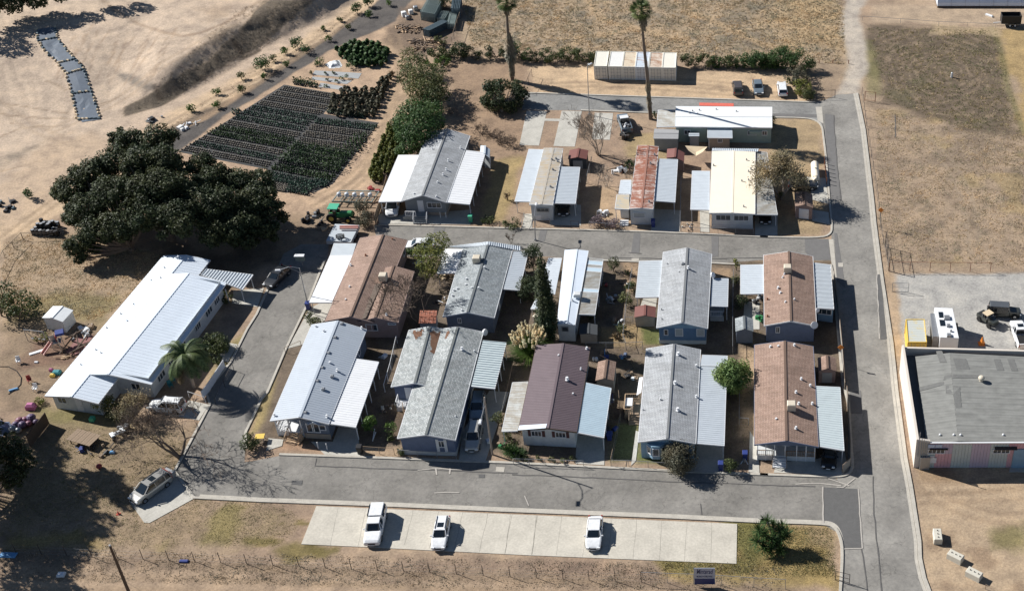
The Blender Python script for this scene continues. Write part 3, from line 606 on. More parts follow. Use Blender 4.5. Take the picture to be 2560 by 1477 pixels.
for i, pl in enumerate([(2, 165, 808, 2, 312, 812, 2, 255, 1062, 2, 112, 1058), (2, 420, 808, 2, 567, 812, 2, 515, 1070, 2, 360, 1065), (2, 660, 822, 2, 795, 826, 2, 770, 1020, 2, 640, 1015), (2, 300, 865, 2, 410, 867, 2, 405, 885, 2, 295, 882),
        (11, 520, 780, 11, 560, 800, 11, 500, 935, 11, 340, 1110, 11, 230, 1140, 11, 390, 850), (12, 150, 160, 12, 210, 160, 12, 205, 268, 12, 130, 262), (12, 350, 90, 12, 560, 95, 12, 560, 245, 12, 330, 240), (12, 1085, 125, 12, 1290, 135, 12, 1280, 290, 12, 1070, 285),
        (12, 1425, 130, 12, 1495, 130, 12, 1495, 295, 12, 1430, 290), (12, 1828, 160, 13, 127, 165, 13, 127, 318, 12, 1828, 318), (12, 1020, 760, 12, 1115, 765, 12, 1105, 850, 12, 985, 850), (12, 1750, 800, 12, 1860, 800, 12, 1860, 1000, 12, 1740, 1000),
        (11, 880, 160, 11, 1060, 170, 11, 1570, 130, 11, 1560, 240, 11, 900, 232), (21, 600, 260, 21, 740, 270, 21, 760, 475, 21, 500, 462, 21, 400, 370, 21, 560, 370), (21, 1500, 300, 21, 1700, 0, 21, 1840, 10, 21, 1670, 515, 21, 1480, 500), (22, 530, 320, 22, 735, 340, 22, 730, 540, 22, 520, 530),
        (22, 1400, 380, 22, 1603, 396, 22, 1600, 595, 22, 1230, 580, 22, 1400, 480), (22, 1790, 290, 22, 1850, 390, 22, 1860, 600, 22, 1780, 590), (23, 120, 520, 23, 400, 500, 23, 612, 430, 23, 640, 560, 23, 590, 615, 23, 100, 595), (10, 1700, 720, 10, 1922, 700, 10, 1875, 838, 10, 1690, 810), (10, 1560, 1080, 10, 1730, 1110, 10, 1660, 1240, 10, 1500, 1190),
        (20, 1380, 70, 20, 1520, 100, 20, 1450, 215, 20, 1100, 150), (3, 340, 1290, 3, 480, 1300, 13, 500, 90, 13, 385, 60), (13, 370, 130, 13, 500, 150, 13, 510, 240, 13, 380, 210), (22, 960, 290, 22, 985, 300, 22, 960, 510, 22, 925, 545), (21, 90, 345, 21, 200, 355, 21, 190, 400, 21, 75, 435), (23, 1820, 540, 23, 2100, 545, 23, 2100, 590, 23, 1815, 590)]):
    flat('concrete_drive', pts_(*pl), M['drive'], .030+.0012*i)
# ------------------------------------------------------------------ roof, wall and opening builders
def v4(a): return g(*a)
def slope(mb, e0, e1, r1, r0, ribs=0.0, rh=.028, th=.10):
    """one roof plane: eave e0->e1, top edge r0->r1; ribs run from eave to top"""
    e0, e1, r0, r1 = map(Vector, (e0, e1, r0, r1)); Lu = (e1-e0).length; Lv = (r0-e0).length
    nn = (e1-e0).cross(r0-e0).normalized()
    if nn.z < 0: nn = -nn
    if not ribs:
        mb.face([e0, e1, r1, r0] if (e1-e0).cross(r0-e0).z > 0 else [r0, r1, e1, e0], [(0, 0), (Lu, 0), (Lu, Lv), (0, Lv)] if (e1-e0).cross(r0-e0).z > 0 else [(0, Lv), (Lu, Lv), (Lu, 0), (0, 0)])
    else:
        n = max(2, int(Lu/ribs)); prof = []
        for k in range(n): prof += [(k/n, 0), ((k+.58)/n, 0), ((k+.70)/n, 1), ((k+.88)/n, 1)]
        prof.append((1, 0)); fl = (e1-e0).cross(r0-e0).z > 0
        for (a, ha), (b, hb) in zip(prof[:-1], prof[1:]):
            A = e0.lerp(e1, a)+nn*rh*ha; B = e0.lerp(e1, b)+nn*rh*hb; Cc = r0.lerp(r1, b)+nn*rh*hb; D = r0.lerp(r1, a)+nn*rh*ha
            uv = [(a*Lu, 0), (b*Lu, 0), (b*Lu, Lv), (a*Lu, Lv)]
            if fl: mb.face([A, B, Cc, D], uv)
            else: mb.face([D, Cc, B, A], uv[::-1])
    d = Vector((0, 0, th)); q = [e0, e1, r1, r0]
    for k in range(4):
        a, b = q[k], q[(k+1) % 4]; mb.face([a, b, b-d, a-d])
    mb.face([p-d for p in q])
def vent(parent, p, h=.45, r=.13, mat='white', hood=True):
    h *= .7; r *= .8
    b = MB(); b.tube(p-Vector((0, 0, .15)), p+Vector((0, 0, h)), r*.7, r*.7, 8)
    if hood: b.tube(p+Vector((0, 0, h)), p+Vector((0, 0, h+.16)), r*1.35, r*1.1, 8)
    b.tube(p-Vector((0, 0, .02)), p+Vector((0, 0, .05)), r*1.7, r*1.4, 8)
    b.build('vent', M[mat], parent)
def boxvent(parent, p, rz=0, mat='steel'):
    b = MB(); b.bbox(p+Vector((0, 0, .10)), (.42, .42, .26), .07, rz); b.build('vent', M[mat], parent)
def cooler(parent, p, rz=0):
    b = MB(); b.bbox(p+Vector((0, 0, .55)), (1.05, 1.05, .95), .08, rz)
    for a in (-.4, .4):
        for c in (-.4, .4): b.box(p+Vector((a, c, 0)), (.08, .08, .5), rz)
    o = b.build('rooftop_cooler', M['beige'], parent)
def rail(parent, p, q, z0, h=.95, mat='trim', step=.22, name='porch_railing'):
    p = Vector((p[0], p[1], z0)); q = Vector((q[0], q[1], z0)); b = MB(); L = (q-p).length; n = max(1, int(L/step)); u = Vector((0, 0, 1))
    b.bar(p+u*h, q+u*h, .09, .07); b.bar(p+u*.12, q+u*.12, .06, .06)
    for k in range(n+1):
        s = p.lerp(q, k/n); w = .1 if k in (0, n) else .045; b.bar(s, s+u*(h-.02), w)
    return b.build(name, M[mat], parent)
def steps(parent, c, dirv, n=3, w=1.6, top=.75, mat='newwood', rails=True, rmat=None):
    """stairs descending from c in direction dirv"""
    d = Vector((dirv[0], dirv[1], 0)).normalized(); s = Vector((-d.y, d.x, 0)); b = MB(); rz = math.atan2(d.y, d.x)
    for k in range(n):
        z = top*(1-(k+1)/(n+1)); b.box((c[0]+d.x*(.16+.3*k), c[1]+d.y*(.16+.3*k), z/2), (.3, w, z), rz)
    o = b.build('porch_steps', M[mat], parent)
    if rails:
        for sg in (-1, 1):
            r = MB()
            a = Vector((c[0], c[1], top+.9))+s*sg*w/2; e = a+d*(.3*n+.1)-Vector((0, 0, top)); r.bar(a, e, .08)
            for k in range(6):
                t = a.lerp(e, k/5); r.bar(t, t-Vector((0, 0, .9)), .05)
            r.build('stair_railing', M[rmat or mat], parent)
def window(parent, A, B, s, zc, w, h, n=2, frame='trim', pane='glass', shut=None, blind=0):
    """window on the wall from A to B (left to right seen from outside)"""
    d = (B-A); d.z = 0; L = d.length; d.normalize(); o = Vector((d.y, -d.x, 0)); c = Vector((A.x, A.y, zc))+d*(L*s)
    f = MB(); t = .09; u = Vector((0, 0, 1))
    for z in (-h/2, h/2): f.bar(c+u*z-d*(w/2+t/2)+o*.05, c+u*z+d*(w/2+t/2)+o*.05, .1, t)
    for k in range(n+1): x = -w/2+w*k/n; f.bar(c+d*x-u*h/2+o*.05, c+d*x+u*h/2+o*.05, t if k in (0, n) else .05, .1)
    fr = f.build('window', M[frame], parent)
    p = MB(); p.prism([c-d*w/2-u*h/2+o*.005, c+d*w/2-u*h/2+o*.005, c+d*w/2-u*h/2+o*.03, c-d*w/2-u*h/2+o*.03], [c-d*w/2+u*h/2+o*.005, c+d*w/2+u*h/2+o*.005, c+d*w/2+u*h/2+o*.03, c-d*w/2+u*h/2+o*.03])
    p.build('pane', M[pane], fr)
    if shut:
        for sg in (-1, 1):
            q = MB(); cc = c+d*sg*(w/2+.25)+o*.03; q.box(cc, (.36, .06, h+.1), math.atan2(d.y, d.x)); q.build('shutter', M[shut], parent)
def door(parent, A, B, s, z0, w=.9, h=2.0, mat='trim'):
    d = (B-A); d.z = 0; L = d.length; d.normalize(); o = Vector((d.y, -d.x, 0)); c = Vector((A.x, A.y, z0+h/2))+d*(L*s)+o*.04
    b = MB(); b.box(c, (w, .07, h), math.atan2(d.y, d.x)); dd = b.build('door', M[mat], parent)
    k = MB(); k.blob(c+d*(w*.38)+o*.08, .05, 6, 4); k.build('handle', M['steel'], dd)
class House: pass
def gable(T, FL, FR, BR, BL, RF, RB, roof, wall, ov=.35, ribs=0.0, th=.12, inset=0.0, fascia='trim', skirt=None, walls=True, cap=None, rname='roof', z0=0.0, ovf=None):
    FL, FR, BR, BL, RF, RB = [v4(a) if len(a) == 4 else Vector(a) for a in (FL, FR, BR, BL, RF, RB)]
    H = House(); H.T = T; H.q = (FL, FR, BR, BL, RF, RB)
    b = MB(); slope(b, FL, BL, RB, RF, ribs, th=th); slope(b, FR, BR, RB, RF, ribs, th=th); H.roof = b.build(rname, M[roof], T)
    u = Vector((0, 0, 1))
    if fascia:
        f = MB()
        for a, c in ((FL, BL), (FR, BR), (FL, RF), (RF, FR), (BL, RB), (RB, BR)):
            f.bar(a-u*.085, c-u*.085, .06, .19)
        f.build('fascia', M[fascia], H.roof)
    cp = MB(); cp.bar(RF+u*.012, RB+u*.012, .30, .05); cp.build('ridge_cap', M[cap or roof], H.roof)
    if walls:
        ux = (FR-FL).normalized(); uy = (BL-FL).normalized(); o = ov; of = ov if ovf is None else ovf
        a = FL+ux*o+uy*(of+inset); bb = FR-ux*o+uy*(of+inset); c = BR-ux*o-uy*o; d = BL+ux*o-uy*o
        rf = RF.lerp(RB, (of+inset)/max(1, (RB-RF).length)); rb = RB.lerp(RF, o/max(1, (RB-RF).length)); w = MB()
        sl_ = (RF.z-FL.z)/max(.5, (RF-(FL+FR)/2).length*0+(FR-FL).length/2)
        def pt(p, z): return Vector((p.x, p.y, z))
        
        def onplane(r0, r1, p, q):
            n_ = Vector((-(q-p).y, (q-p).x, 0)); dr = r1-r0; k = (p-r0).dot(n_)/(dr.dot(n_) or 1e-6); return r0+dr*k
        rf = onplane(RF, RB, a, bb); rb = onplane(RB, RF, d, c)
        ze = FL.z-.14+sl_*o; zr = RF.z-.15
        w.face([pt(a, z0), pt(bb, z0), pt(bb, ze), pt(rf, zr), pt(a, ze)]); w.face([pt(c, z0), pt(d, z0), pt(d, ze), pt(rb, zr), pt(c, ze)])
        w.face([pt(bb, z0), pt(c, z0), pt(c, ze), pt(bb, ze)]); w.face([pt(d, z0), pt(a, z0), pt(a, ze), pt(d, ze)])
        H.wall = w.build('wall', M[wall], T); H.c = (pt(a, 0), pt(bb, 0), pt(c, 0), pt(d, 0)); H.ux = ux; H.uy = uy
        if skirt:
            s = MB()
            for p, q in ((a, bb), (bb, c), (c, d), (d, a)):
                p0 = pt(p, 0); q0 = pt(q, 0); dd = (q0-p0).normalized(); oo = Vector((dd.y, -dd.x, 0))*.05; s.prism([p0, q0, q0+oo, p0+oo], [pt(p0, .62), pt(q0, .62), pt(q0+oo, .62), pt(p0+oo, .62)])
            s.build('skirting', M[skirt], T)
    def at(side, s, t):
        e = (FL.lerp(BL, s) if side == 0 else FR.lerp(BR, s)); r = RF.lerp(RB, s); return e.lerp(r, t)
    H.at = at; return H
def awning(T, a, b, c, d, mat, ribs=.42, zi=2.75, zo=2.45, posts=4, th=.07, edge='trim', z=None, along=False, name='awning', rh=.032, pm='trim', gut=True):
    """a inner back, b outer back, c outer front, d inner front (rc,x,y)"""
    za, zb, zc, zd = z or (zi, zo, zo, zi)
    A, B, Cc, D = g(*a, za), g(*b, zb), g(*c, zc), g(*d, zd); m = MB()
    if along: slope(m, B, A, D, Cc, ribs, rh, th)
    else: slope(m, Cc, B, A, D, ribs, rh, th)
    o = m.build(name, M[mat], T); u = Vector((0, 0, .07)); f = MB()
    if gut:
        for p, q in ((A, B), (B, Cc), (Cc, D)): f.bar(p-u, q-u, .08, .17)
        f.build('fascia', M[edge], o)
    for k in range(posts):
        t = .04+.92*k/max(1, posts-1); p = Cc.lerp(B, t).lerp(D.lerp(A, t), .05); pb = MB(); pb.bar((p.x, p.y, 0), (p.x, p.y, p.z-.1), .09); pb.build('post', M[pm], o)
    return o, (A, B, Cc, D)
# roof and wall materials
M['r_white'] = metalroof('white_painted_roof', (.69, .76, .84), .08); M['r_white2'] = metalroof('white_coated_roof', (.76, .78, .78), .08)
M['r_grey'] = shingle('pale_grey_shingle', (.40, .415, .43), (.45, .465, .48)); M['r_blend'] = shingle('mottled_grey_shingle', (.31, .335, .335), (.52, .54, .535), (.16, .08, .05), .0)
M['r_blend2'] = shingle('blue_grey_shingle', (.29, .32, .335), (.42, .45, .46))
M['r_brown'] = shingle('brown_shingle', (.34, .235, .185), (.40, .285, .23)); M['r_brown2'] = shingle('tan_brown_shingle', (.33, .225, .175), (.39, .275, .22))
M['r_metal'] = metalroof('blue_grey_standing_seam', (.41, .455, .51), .08); M['r_purple'] = metalroof('maroon_standing_seam', (.155, .118, .128), .16)
M['r_cream'] = mottled('cream_coated_roof', (.84, .75, .60), .06, .5, .8); M['r_rust'] = metalroof('rusted_sheet_roof', (.60, .52, .47), .15, (.27, .105, .065), .42, .8)
M['r_old'] = metalroof('stained_grey_roof', (.42, .41, .39), .15, (.42, .34, .23), .22, .8)
M['aw_white'] = metalroof('white_sheet_awning', (.77, .78, .79), .08); M['aw_grey'] = metalroof('galvanised_awning', (.46, .50, .53), .16); M['aw_blue'] = metalroof('pale_blue_awning', (.42, .53, .60), .14)
M['aw_dirty'] = metalroof('weathered_awning', (.50, .51, .49), .25, (.33, .30, .25), .3, .7); M['aw_green'] = metalroof('pale_green_awning', (.54, .61, .62), .12)
M['aw_lt'] = metalroof('light_grey_awning', (.50, .545, .585), .13)
M['w_blue'] = siding('blue_siding', (.115, .20, .32)); M['w_slate'] = siding('slate_siding', (.15, .18, .23)); M['w_grey'] = siding('grey_siding', (.24, .26, .27))
M['w_white'] = siding('white_siding', (.58, .60, .60)); M['w_pink'] = siding('mauve_siding', (.30, .22, .20)); M['w_green'] = siding('sage_siding', (.30, .38, .34)); M['w_ltblue'] = siding('light_blue_siding', (.24, .37, .48))
M['w_dkblue'] = siding('dusty_blue_siding', (.13, .165, .25)); M['w_tan'] = siding('tan_siding', (.36, .30, .24)); M['skirt'] = siding('pale_skirting', (.50, .52, .52), .3)
M['porchdark'] = mottled('porch_interior', (.10, .10, .10), .2, 2, .9)
HOMES = 'mobile homes on the streets of the park'
def home(name, at, label, cat='house', group=HOMES): return thing(name, g(*at, 0), label, cat, group)

# --- H1 long white house on the left
T = home('long_house', (10, 900, 1100), 'long white house with bright white metal roofs left of the sloping street', 'house', None)
H1 = gable(T, (20, 325, 35, 2.6), (20, 715, 92, 2.6), (10, 1530, 495, 2.6), (10, 1190, 462, 2.6), (20, 515, 42, 3.3), (10, 1355, 458, 3.3), 'r_white', 'w_white', .45, .55, inset=.2, rname='main_roof')
H1b = gable(T, (10, 655, 1325, 3.35), (10, 1100, 1400, 2.75), (10, 1650, 660, 2.75), (10, 1250, 595, 3.35), (10, 785, 1325, 3.75), (10, 1372, 590, 3.75), 'r_white', 'w_white', .55, .55, rname='east_roof')
for s, z, w in ((.12, 1.6, 1.8), (.26, 1.6, 1.6), (.42, 1.6, 1.2), (.62, 1.6, 1.4), (.78, 1.6, 1.8), (.9, 1.6, 1.4)): window(T, H1b.c[1], H1b.c[2], s, z, w, 1.1, 3)
window(T, H1.c[0], H1.c[1], .2, 1.65, 1.2, .9, 2); door(T, H1.c[0], H1.c[1], .55, .2); window(T, H1b.c[0], H1b.c[1], .7, 1.6, 1.2, 1.0, 2)
for s, t in ((.9, .5), (.82, .7), (.8, .4), (.62, .5), (.5, .8), (.45, .2), (.3, .5), (.28, .8), (.2, .4), (.55, .3)): vent(H1.roof, H1.at(0, s, t), .12, .08, 'steel')
awning(T, (10, 1500, 560), (10, 1842, 602), (10, 1765, 708), (10, 1462, 603), 'aw_lt', .42, 2.6, 2.4, 2, along=True, rh=.09)
for x, y in ((1640, 705),):
    p = g(10, x, y, 2.4); b = MB(); b.bar((p.x, p.y, 0), (p.x, p.y, 2.4), .1); b.build('post', M['trim'], T)
# --- H2
T = home('mobile_home', (1, 1300, 1250), 'grey shingled home with white awnings on both sides at the head of the middle street', 'house', HOMES)
H = gable(T, (11, 1055, 67, 2.9), (11, 1387, 75, 2.9), (1, 1558, 990, 2.9), (1, 1250, 965, 2.9), (11, 1212, 22, 3.8), (1, 1393, 938, 3.8), 'r_grey', 'w_grey', .4, skirt='w_tan', inset=.2)
a, b_, c, d = H.c
window(T, a, b_, .72, 1.95, 2.1, .95, 3); door(T, a, b_, .38, .7); 
pr = MB(); pr.box(a.lerp(b_, .25)+Vector((0, -.75, .35)), (3.6, 1.4, .7), 0); pr.build('porch_deck', M['w_grey'], T)
rail(T, a.lerp(b_, .03)+Vector((0, -1.4, 0)), a.lerp(b_, .28)+Vector((0, -1.4, 0)), .7, .9); steps(T, a.lerp(b_, .40)+Vector((0, -1.45, 0)), (0, -1), 3, 2.0, .7, 'w_grey', True, 'trim')
awning(T, (1, 1186, 1130), (1, 1037, 1130), (11, 893, 72), (11, 1058, 68), 'aw_white', .62, 2.85, 2.55, 5)
awning(T, (1, 1530, 1095), (1, 1670, 1112), (11, 1555, 90), (11, 1387, 74), 'aw_white', .62, 2.85, 2.5, 6)
for sd, s, t in ((1, .78, .2), (1, .55, .5), (1, .42, .45), (1, .34, .5), (1, .22, .6), (1, .03, .45), (0, .05, .55), (0, .7, .6)): vent(H.roof, H.at(sd, s, t), .3 if s > .3 else .15, .12)
# --- H3
T = home('mobile_home', (2, 310, 1300), 'old narrow trailer with stained grey flat roof between two corrugated awnings', 'trailer home', HOMES)
H = gable(T, (12, 185, 92, 2.9), (12, 355, 95, 2.9), (2, 430, 1082, 2.9), (2, 290, 1080, 2.9), (12, 270, 90, 3.0), (2, 360, 1078, 3.0), 'r_old', 'w_white', .15, ribs=1.3)
window(T, H.c[0], H.c[1], .55, 1.9, 1.8, .6, 3, 'steel')
awning(T, (2, 290, 1090), (2, 180, 1087), (12, 78, 68), (12, 205, 70), 'aw_lt', .4, 2.7, 2.45, 4)
awning(T, (2, 413, 1215), (2, 553, 1218), (12, 520, 85), (12, 358, 80), 'aw_lt', .4, 2.75, 2.5, 5)
for s, t in ((.8, .5), (.78, .9), (.75, .3), (.6, .6), (.3, .5)): vent(H.roof, H.at(1, s, t), .2, .15, 'steel')
fl = MB(); p = g(12, 330, 170, .5); fl.bbox(p+Vector((-1.6, -.3, .0)), (.8, .6, .9), .05); fl.build('air_conditioner', M['white'], T)
# --- H4
T = home('mobile_home', (2, 1030, 1300), 'narrow trailer with heavily rusted ribbed roof and a blue patched porch roof', 'trailer home', HOMES)
H = gable(T, (12, 912, 122, 2.9), (12, 1085, 125, 2.9), (2, 1125, 1068, 2.9), (2, 972, 1060, 2.9), (12, 1000, 116, 3.12), (2, 1050, 1060, 3.12), 'r_rust', 'w_white', .1, ribs=1.15)
window(T, H.c[0], H.c[1], .4, 1.7, 1.7, .9, 1, 'trim', 'shade')
awning(T, (2, 1128, 1157), (2, 1265, 1162), (12, 1245, 74), (12, 1085, 62), 'aw_lt', .4, 2.7, 2.5, 4)
M['r_bluepatch'] = metalroof('blue_tan_patched_roof', (.26, .34, .42), .15, (.45, .38, .27), .5, .8)
o, q = awning(T, (12, 912, 20), (12, 822, 20), (12, 808, 122), (12, 910, 126), 'r_bluepatch', 0, 2.8, 2.6, 2)
awning(T, (2, 928, 1315), (2, 850, 1312), (2, 835, 1410), (2, 922, 1412), 'aw_lt', .5, 2.7, 2.5, 0)
an = MB(); p0, p1, p2, p3 = g(12, 850, 190), g(12, 912, 190), g(2, 925, 1410), g(2, 845, 1410)
for zz in (0,): an.prism([Vector((p.x, p.y, 0)) for p in (p0, p1, Vector((p1.x, p1.y+7, 0)), Vector((p0.x, p0.y+7, 0)))], [Vector((p.x, p.y, 2.4)) for p in (p0, p1, Vector((p1.x, p1.y+7, 0)), Vector((p0.x, p0.y+7, 0)))])
an.build('annex_wall', M['w_white'], T); steps(T, g(12, 875, 240)+Vector((0, .6, 0)), (0, -1), 3, 1.3, .7, 'trim', False)
for s, t in ((.85, .3), (.7, .6), (.1, .4)): vent(H.roof, H.at(1, s, t), .25, .14, 'steel')
# --- H5
T = home('mobile_home', (2, 1660, 1350), 'wide home with plain cream coated roof beside the part-leafless tree', 'house', HOMES)
H = gable(T, (12, 1495, 152, 2.95), (12, 1828, 160, 2.95), (2, 1830, 1105, 2.95), (2, 1515, 1100, 2.95), (12, 1660, 151, 3.06), (2, 1672, 1099, 3.06), 'r_cream', 'w_white', .35, skirt='w_white')
window(T, H.c[0], H.c[1], .28, 1.95, 2.2, .95, 3); window(T, H.c[0], H.c[1], .72, 1.95, 2.2, .95, 3)
awning(T, (2, 1500, 1247), (2, 1370, 1245), (12, 1358, 127), (12, 1495, 130), 'aw_lt', .4, 2.75, 2.5, 4)
awning(T, (2, 1832, 1100), (3, 50, 1110), (13, 127, 165), (12, 1830, 162), 'aw_dirty', .35, 2.8, 2.5, 5)
awning(T, (2, 1855, 1082), (2, 1855, 1080), (2, 1515, 1078), (2, 1515, 1100), 'aw_lt', .3, z=(3.2, 3.2, 3.2, 3.0), posts=0, along=True) if False else None
bk = MB(); slope(bk, g(2, 1515, 1100, 2.98), g(2, 1850, 1105, 2.98), g(2, 1855, 1084, 2.95), g(2, 1515, 1080, 2.95), .3, .06, .05); bk.build('rear_awning', M['aw_lt'], T)
for sd, s, t in ((0, .75, .1), (1, .7, .2), (1, .66, .3), (1, .5, .6), (1, .52, .3), (1, .85, .4), (1, .1, .5)): vent(H.roof, H.at(sd, s, t), .2, .11, 'steel')
# --- H6 long white trailer at the top, ridge east-west
T = home('mobile_home', (2, 1700, 950), 'long sage green home with bright white roof lying along the top street', 'house', HOMES)
H = gable(T, (2, 1245, 922, 3.0), (3, 88, 930, 3.0), (3, 88, 780, 3.0), (2, 1252, 775, 3.0), (2, 1247, 850, 3.15), (3, 88, 852, 3.15), 'r_white2', 'w_green', .12) if False else None
FL, FR, BR, BL = (2, 1245, 922, 3.0), (3, 88, 930, 3.0), (3, 88, 780, 3.0), (2, 1252, 775, 3.0)
# ridge runs left-right: front is the right end
H = gable(T, FR, BR, BL, FL, (3, 88, 850, 3.2), (2, 1248, 846, 3.2), 'r_white2', 'w_green', .12)
A, Bq = H.c[3], H.c[0]
for s, w in ((.12, 1.0), (.52, 1.0), (.8, 1.4), (.93, .8)): window(T, A, Bq, s, 1.9, w, .8, 2)
awning(T, (2, 1252, 800), (2, 1122, 802), (2, 1112, 925), (2, 1243, 922), 'aw_dirty', 0, 2.75, 2.5, 2)
o, q = awning(T, (2, 1662, 938), (2, 1482, 936), (2, 1482, 1003), (2, 1664, 1005), 'aw_lt', .3, z=(2.6, 2.6, 2.35, 2.35), posts=2)
pc = MB(); p0 = g(2, 1490, 1080); p1 = g(2, 1642, 1080); pc.prism([Vector((p0.x, p0.y, 0)), Vector((p1.x, p1.y, 0)), Vector((p1.x, p1.y+2.2, 0)), Vector((p0.x, p0.y+2.2, 0))], [Vector((p0.x, p0.y, 2.1)), Vector((p1.x, p1.y, 2.1)), Vector((p1.x, p1.y+2.2, 2.1)), Vector((p0.x, p0.y+2.2, 2.1))]); pc.build('porch_room', M['w_tan'], T)
window(T, p0, p1, .55, 1.5, .7, .7, 2)
ac = MB(); p = g(2, 1830, 960, 2.0); ac.bbox(p, (2.0, .8, .7), .1); ac.build('air_conditioner', M['w_green'], T)
for s, t in ((.35, .4), (.33, .8), (.25, .5), (.2, .7), (.9, .5), (.6, .3)): vent(H.roof, H.at(1, 1-s*.7, t), .12, .1, 'steel')
# --- H7 brown home with side gable
T = home('mobile_home', (11, 780, 900), 'brown shingled home with a side gable and long white awning beside the street lamp', 'house', HOMES)
H = gable(T, (11, 502, 940, 2.9), (11, 860, 950, 2.9), (11, 1103, 350, 2.9), (11, 757, 335, 2.9), (11, 685, 906, 3.9), (11, 925, 310, 3.9), 'r_brown', 'w_pink', .35, fascia='w_pink')
Hb = gable(T, (11, 745, 945, 2.9), (11, 1035, 950, 2.9), (11, 1152, 578, 2.9), (11, 860, 570, 2.9), (11, 868, 912, 3.55), (11, 1003, 536, 3.55), 'r_brown2', 'w_pink', .3, fascia='w_pink', rname='side_gable_roof')
M['r_worn'] = metalroof('worn_brown_roofing', (.17, .13, .10), .2)
sd = MB(); slope(sd, g(11, 768, 925, 3.42), g(11, 785, 700, 3.42), g(11, 918, 660, 3.42), g(11, 800, 915, 3.42), .9, .02, .02); sd.build('worn_valley', M['r_worn'], H.roof)
window(T, H.c[0], Hb.c[1], .62, 1.75, 1.5, 1.05, 2); window(T, H.c[0], Hb.c[1], .93, 2.45, 1.0, .25, 2)
window(T, H.c[1], H.c[2], .93, 1.8, .9, .9, 1)
awning(T, (11, 703, 463), (11, 538, 465), (11, 388, 803), (11, 552, 803), 'aw_white', .75, 2.8, 2.5, 4)
awning(T, (11, 730, 376), (11, 568, 374), (11, 540, 462), (11, 703, 460), 'aw_grey', 0, 2.8, 2.5, 2)
cooler(H.roof, g(11, 930, 640, 3.5)); 
for x, y, z in ((995, 350, 3.3), (800, 465, 3.5), (690, 535, 3.1), (683, 695, 3.3), (655, 790, 3.3), (950, 895, 3.3)): vent(H.roof, g(11, x, y, z), .25, .13, 'rust' if y < 480 else 'white')
# --- H8
T = home('mobile_home', (11, 1560, 950), 'slate walled grey shingled home with cooler box, behind the cypress', 'house', HOMES)
H = gable(T, (11, 1360, 905, 2.9), (11, 1735, 915, 2.9), (11, 1868, 418, 2.9), (11, 1508, 402, 2.9), (11, 1540, 873, 3.8), (11, 1690, 378, 3.8), 'r_blend2', 'w_slate', .35)
window(T, H.c[0], H.c[1], .28, 2.0, .45, .8, 2); door(T, H.c[1], H.c[2], .3, .6)
awning(T, (11, 1872, 430), (12, 177, 434), (12, 112, 715), (11, 1800, 705), 'aw_lt', .42, 2.8, 2.5, 4)
awning(T, (11, 1510, 417), (11, 1378, 415), (11, 1315, 590), (11, 1452, 588), 'aw_white', .42, 2.8, 2.5, 3)
bk = MB(); slope(bk, g(11, 1505, 408, 2.95), g(11, 1690, 385, 3.85), g(11, 1693, 360, 3.85), g(11, 1380, 398, 2.7), .3, .06, .05); slope(bk, g(11, 1690, 385, 3.85), g(11, 1925, 428, 2.75), g(11, 1925, 395, 2.75), g(11, 1693, 360, 3.85), .3, .06, .05); bk.build('rear_awning', M['aw_lt'], T)
cooler(H.roof, g(11, 1610, 512, 3.4))
for x, y, z in ((1663, 556, 3.6), (1533, 640, 3.3), (1530, 682, 3.3), (1573, 705, 3.5), (1622, 706, 3.6), (1440, 722, 3.0), (1466, 710, 3.1), (1430, 760, 3.0), (1500, 868, 3.5)): vent(H.roof, g(11, x, y, z), .28, .14)
# --- H9 white trailer
T = home('mobile_home', (12, 450, 1000), 'narrow trailer with smooth glossy white roof right of the tall cypress', 'trailer home', HOMES)
H = gable(T, (12, 385, 962, 2.9), (12, 517, 968, 2.9), (12, 615, 428, 2.9), (12, 442, 422, 2.9), (12, 452, 958, 3.12), (12, 530, 418, 3.12), 'r_white', 'w_white', .1)
window(T, H.c[0], H.c[1], .42, 2.1, .85, .7, 1, 'steel')
awning(T, (12, 422, 482), (12, 325, 480), (12, 245, 735), (12, 372, 742), 'aw_lt', .4, 2.7, 2.45, 4)
awning(T, (12, 278, 742), (12, 252, 742), (12, 195, 850), (12, 275, 853), 'aw_lt', .4, 2.6, 2.4, 2)
for y0, y1, x0, x1, mt in ((480, 495, 0, 0, 'aw_dirty'), (512, 530, 0, 0, 'aw_lt')): pass
def lerp2(t, a, b): return a+(b-a)*t
def aw9(t0, t1, mt, rb):
    L = lambda t: (12, lerp2(t, 613, 545), lerp2(t, 480, 888)); O = lambda t: (12, lerp2(t, 722, 662), lerp2(t, 490, 893))
    awning(T, L(t0), O(t0), O(t1), L(t1), mt, rb, 2.75, 2.5, 1, rh=.03)
M['aw_clear'] = metalroof('pale_blue_clear_panels', (.55, .68, .76), .08)
aw9(0, .04, 'aw_dirty', .3); aw9(.045, .11, 'aw_clear', 0); aw9(.115, .16, 'aw_dirty', .3); aw9(.165, .23, 'aw_clear', 0); aw9(.235, .54, 'aw_dirty', .28); aw9(.545, .60, 'aw_clear', 0); aw9(.605, 1, 'aw_dirty', .28)
bx = MB(); bx.bbox(g(12, 535, 745, 3.4), (1.0, .9, .45), .1); bx.build('rooftop_cooler', M['w_white'], H.roof); vent(H.roof, g(12, 497, 790, 3.1), .3, .12)
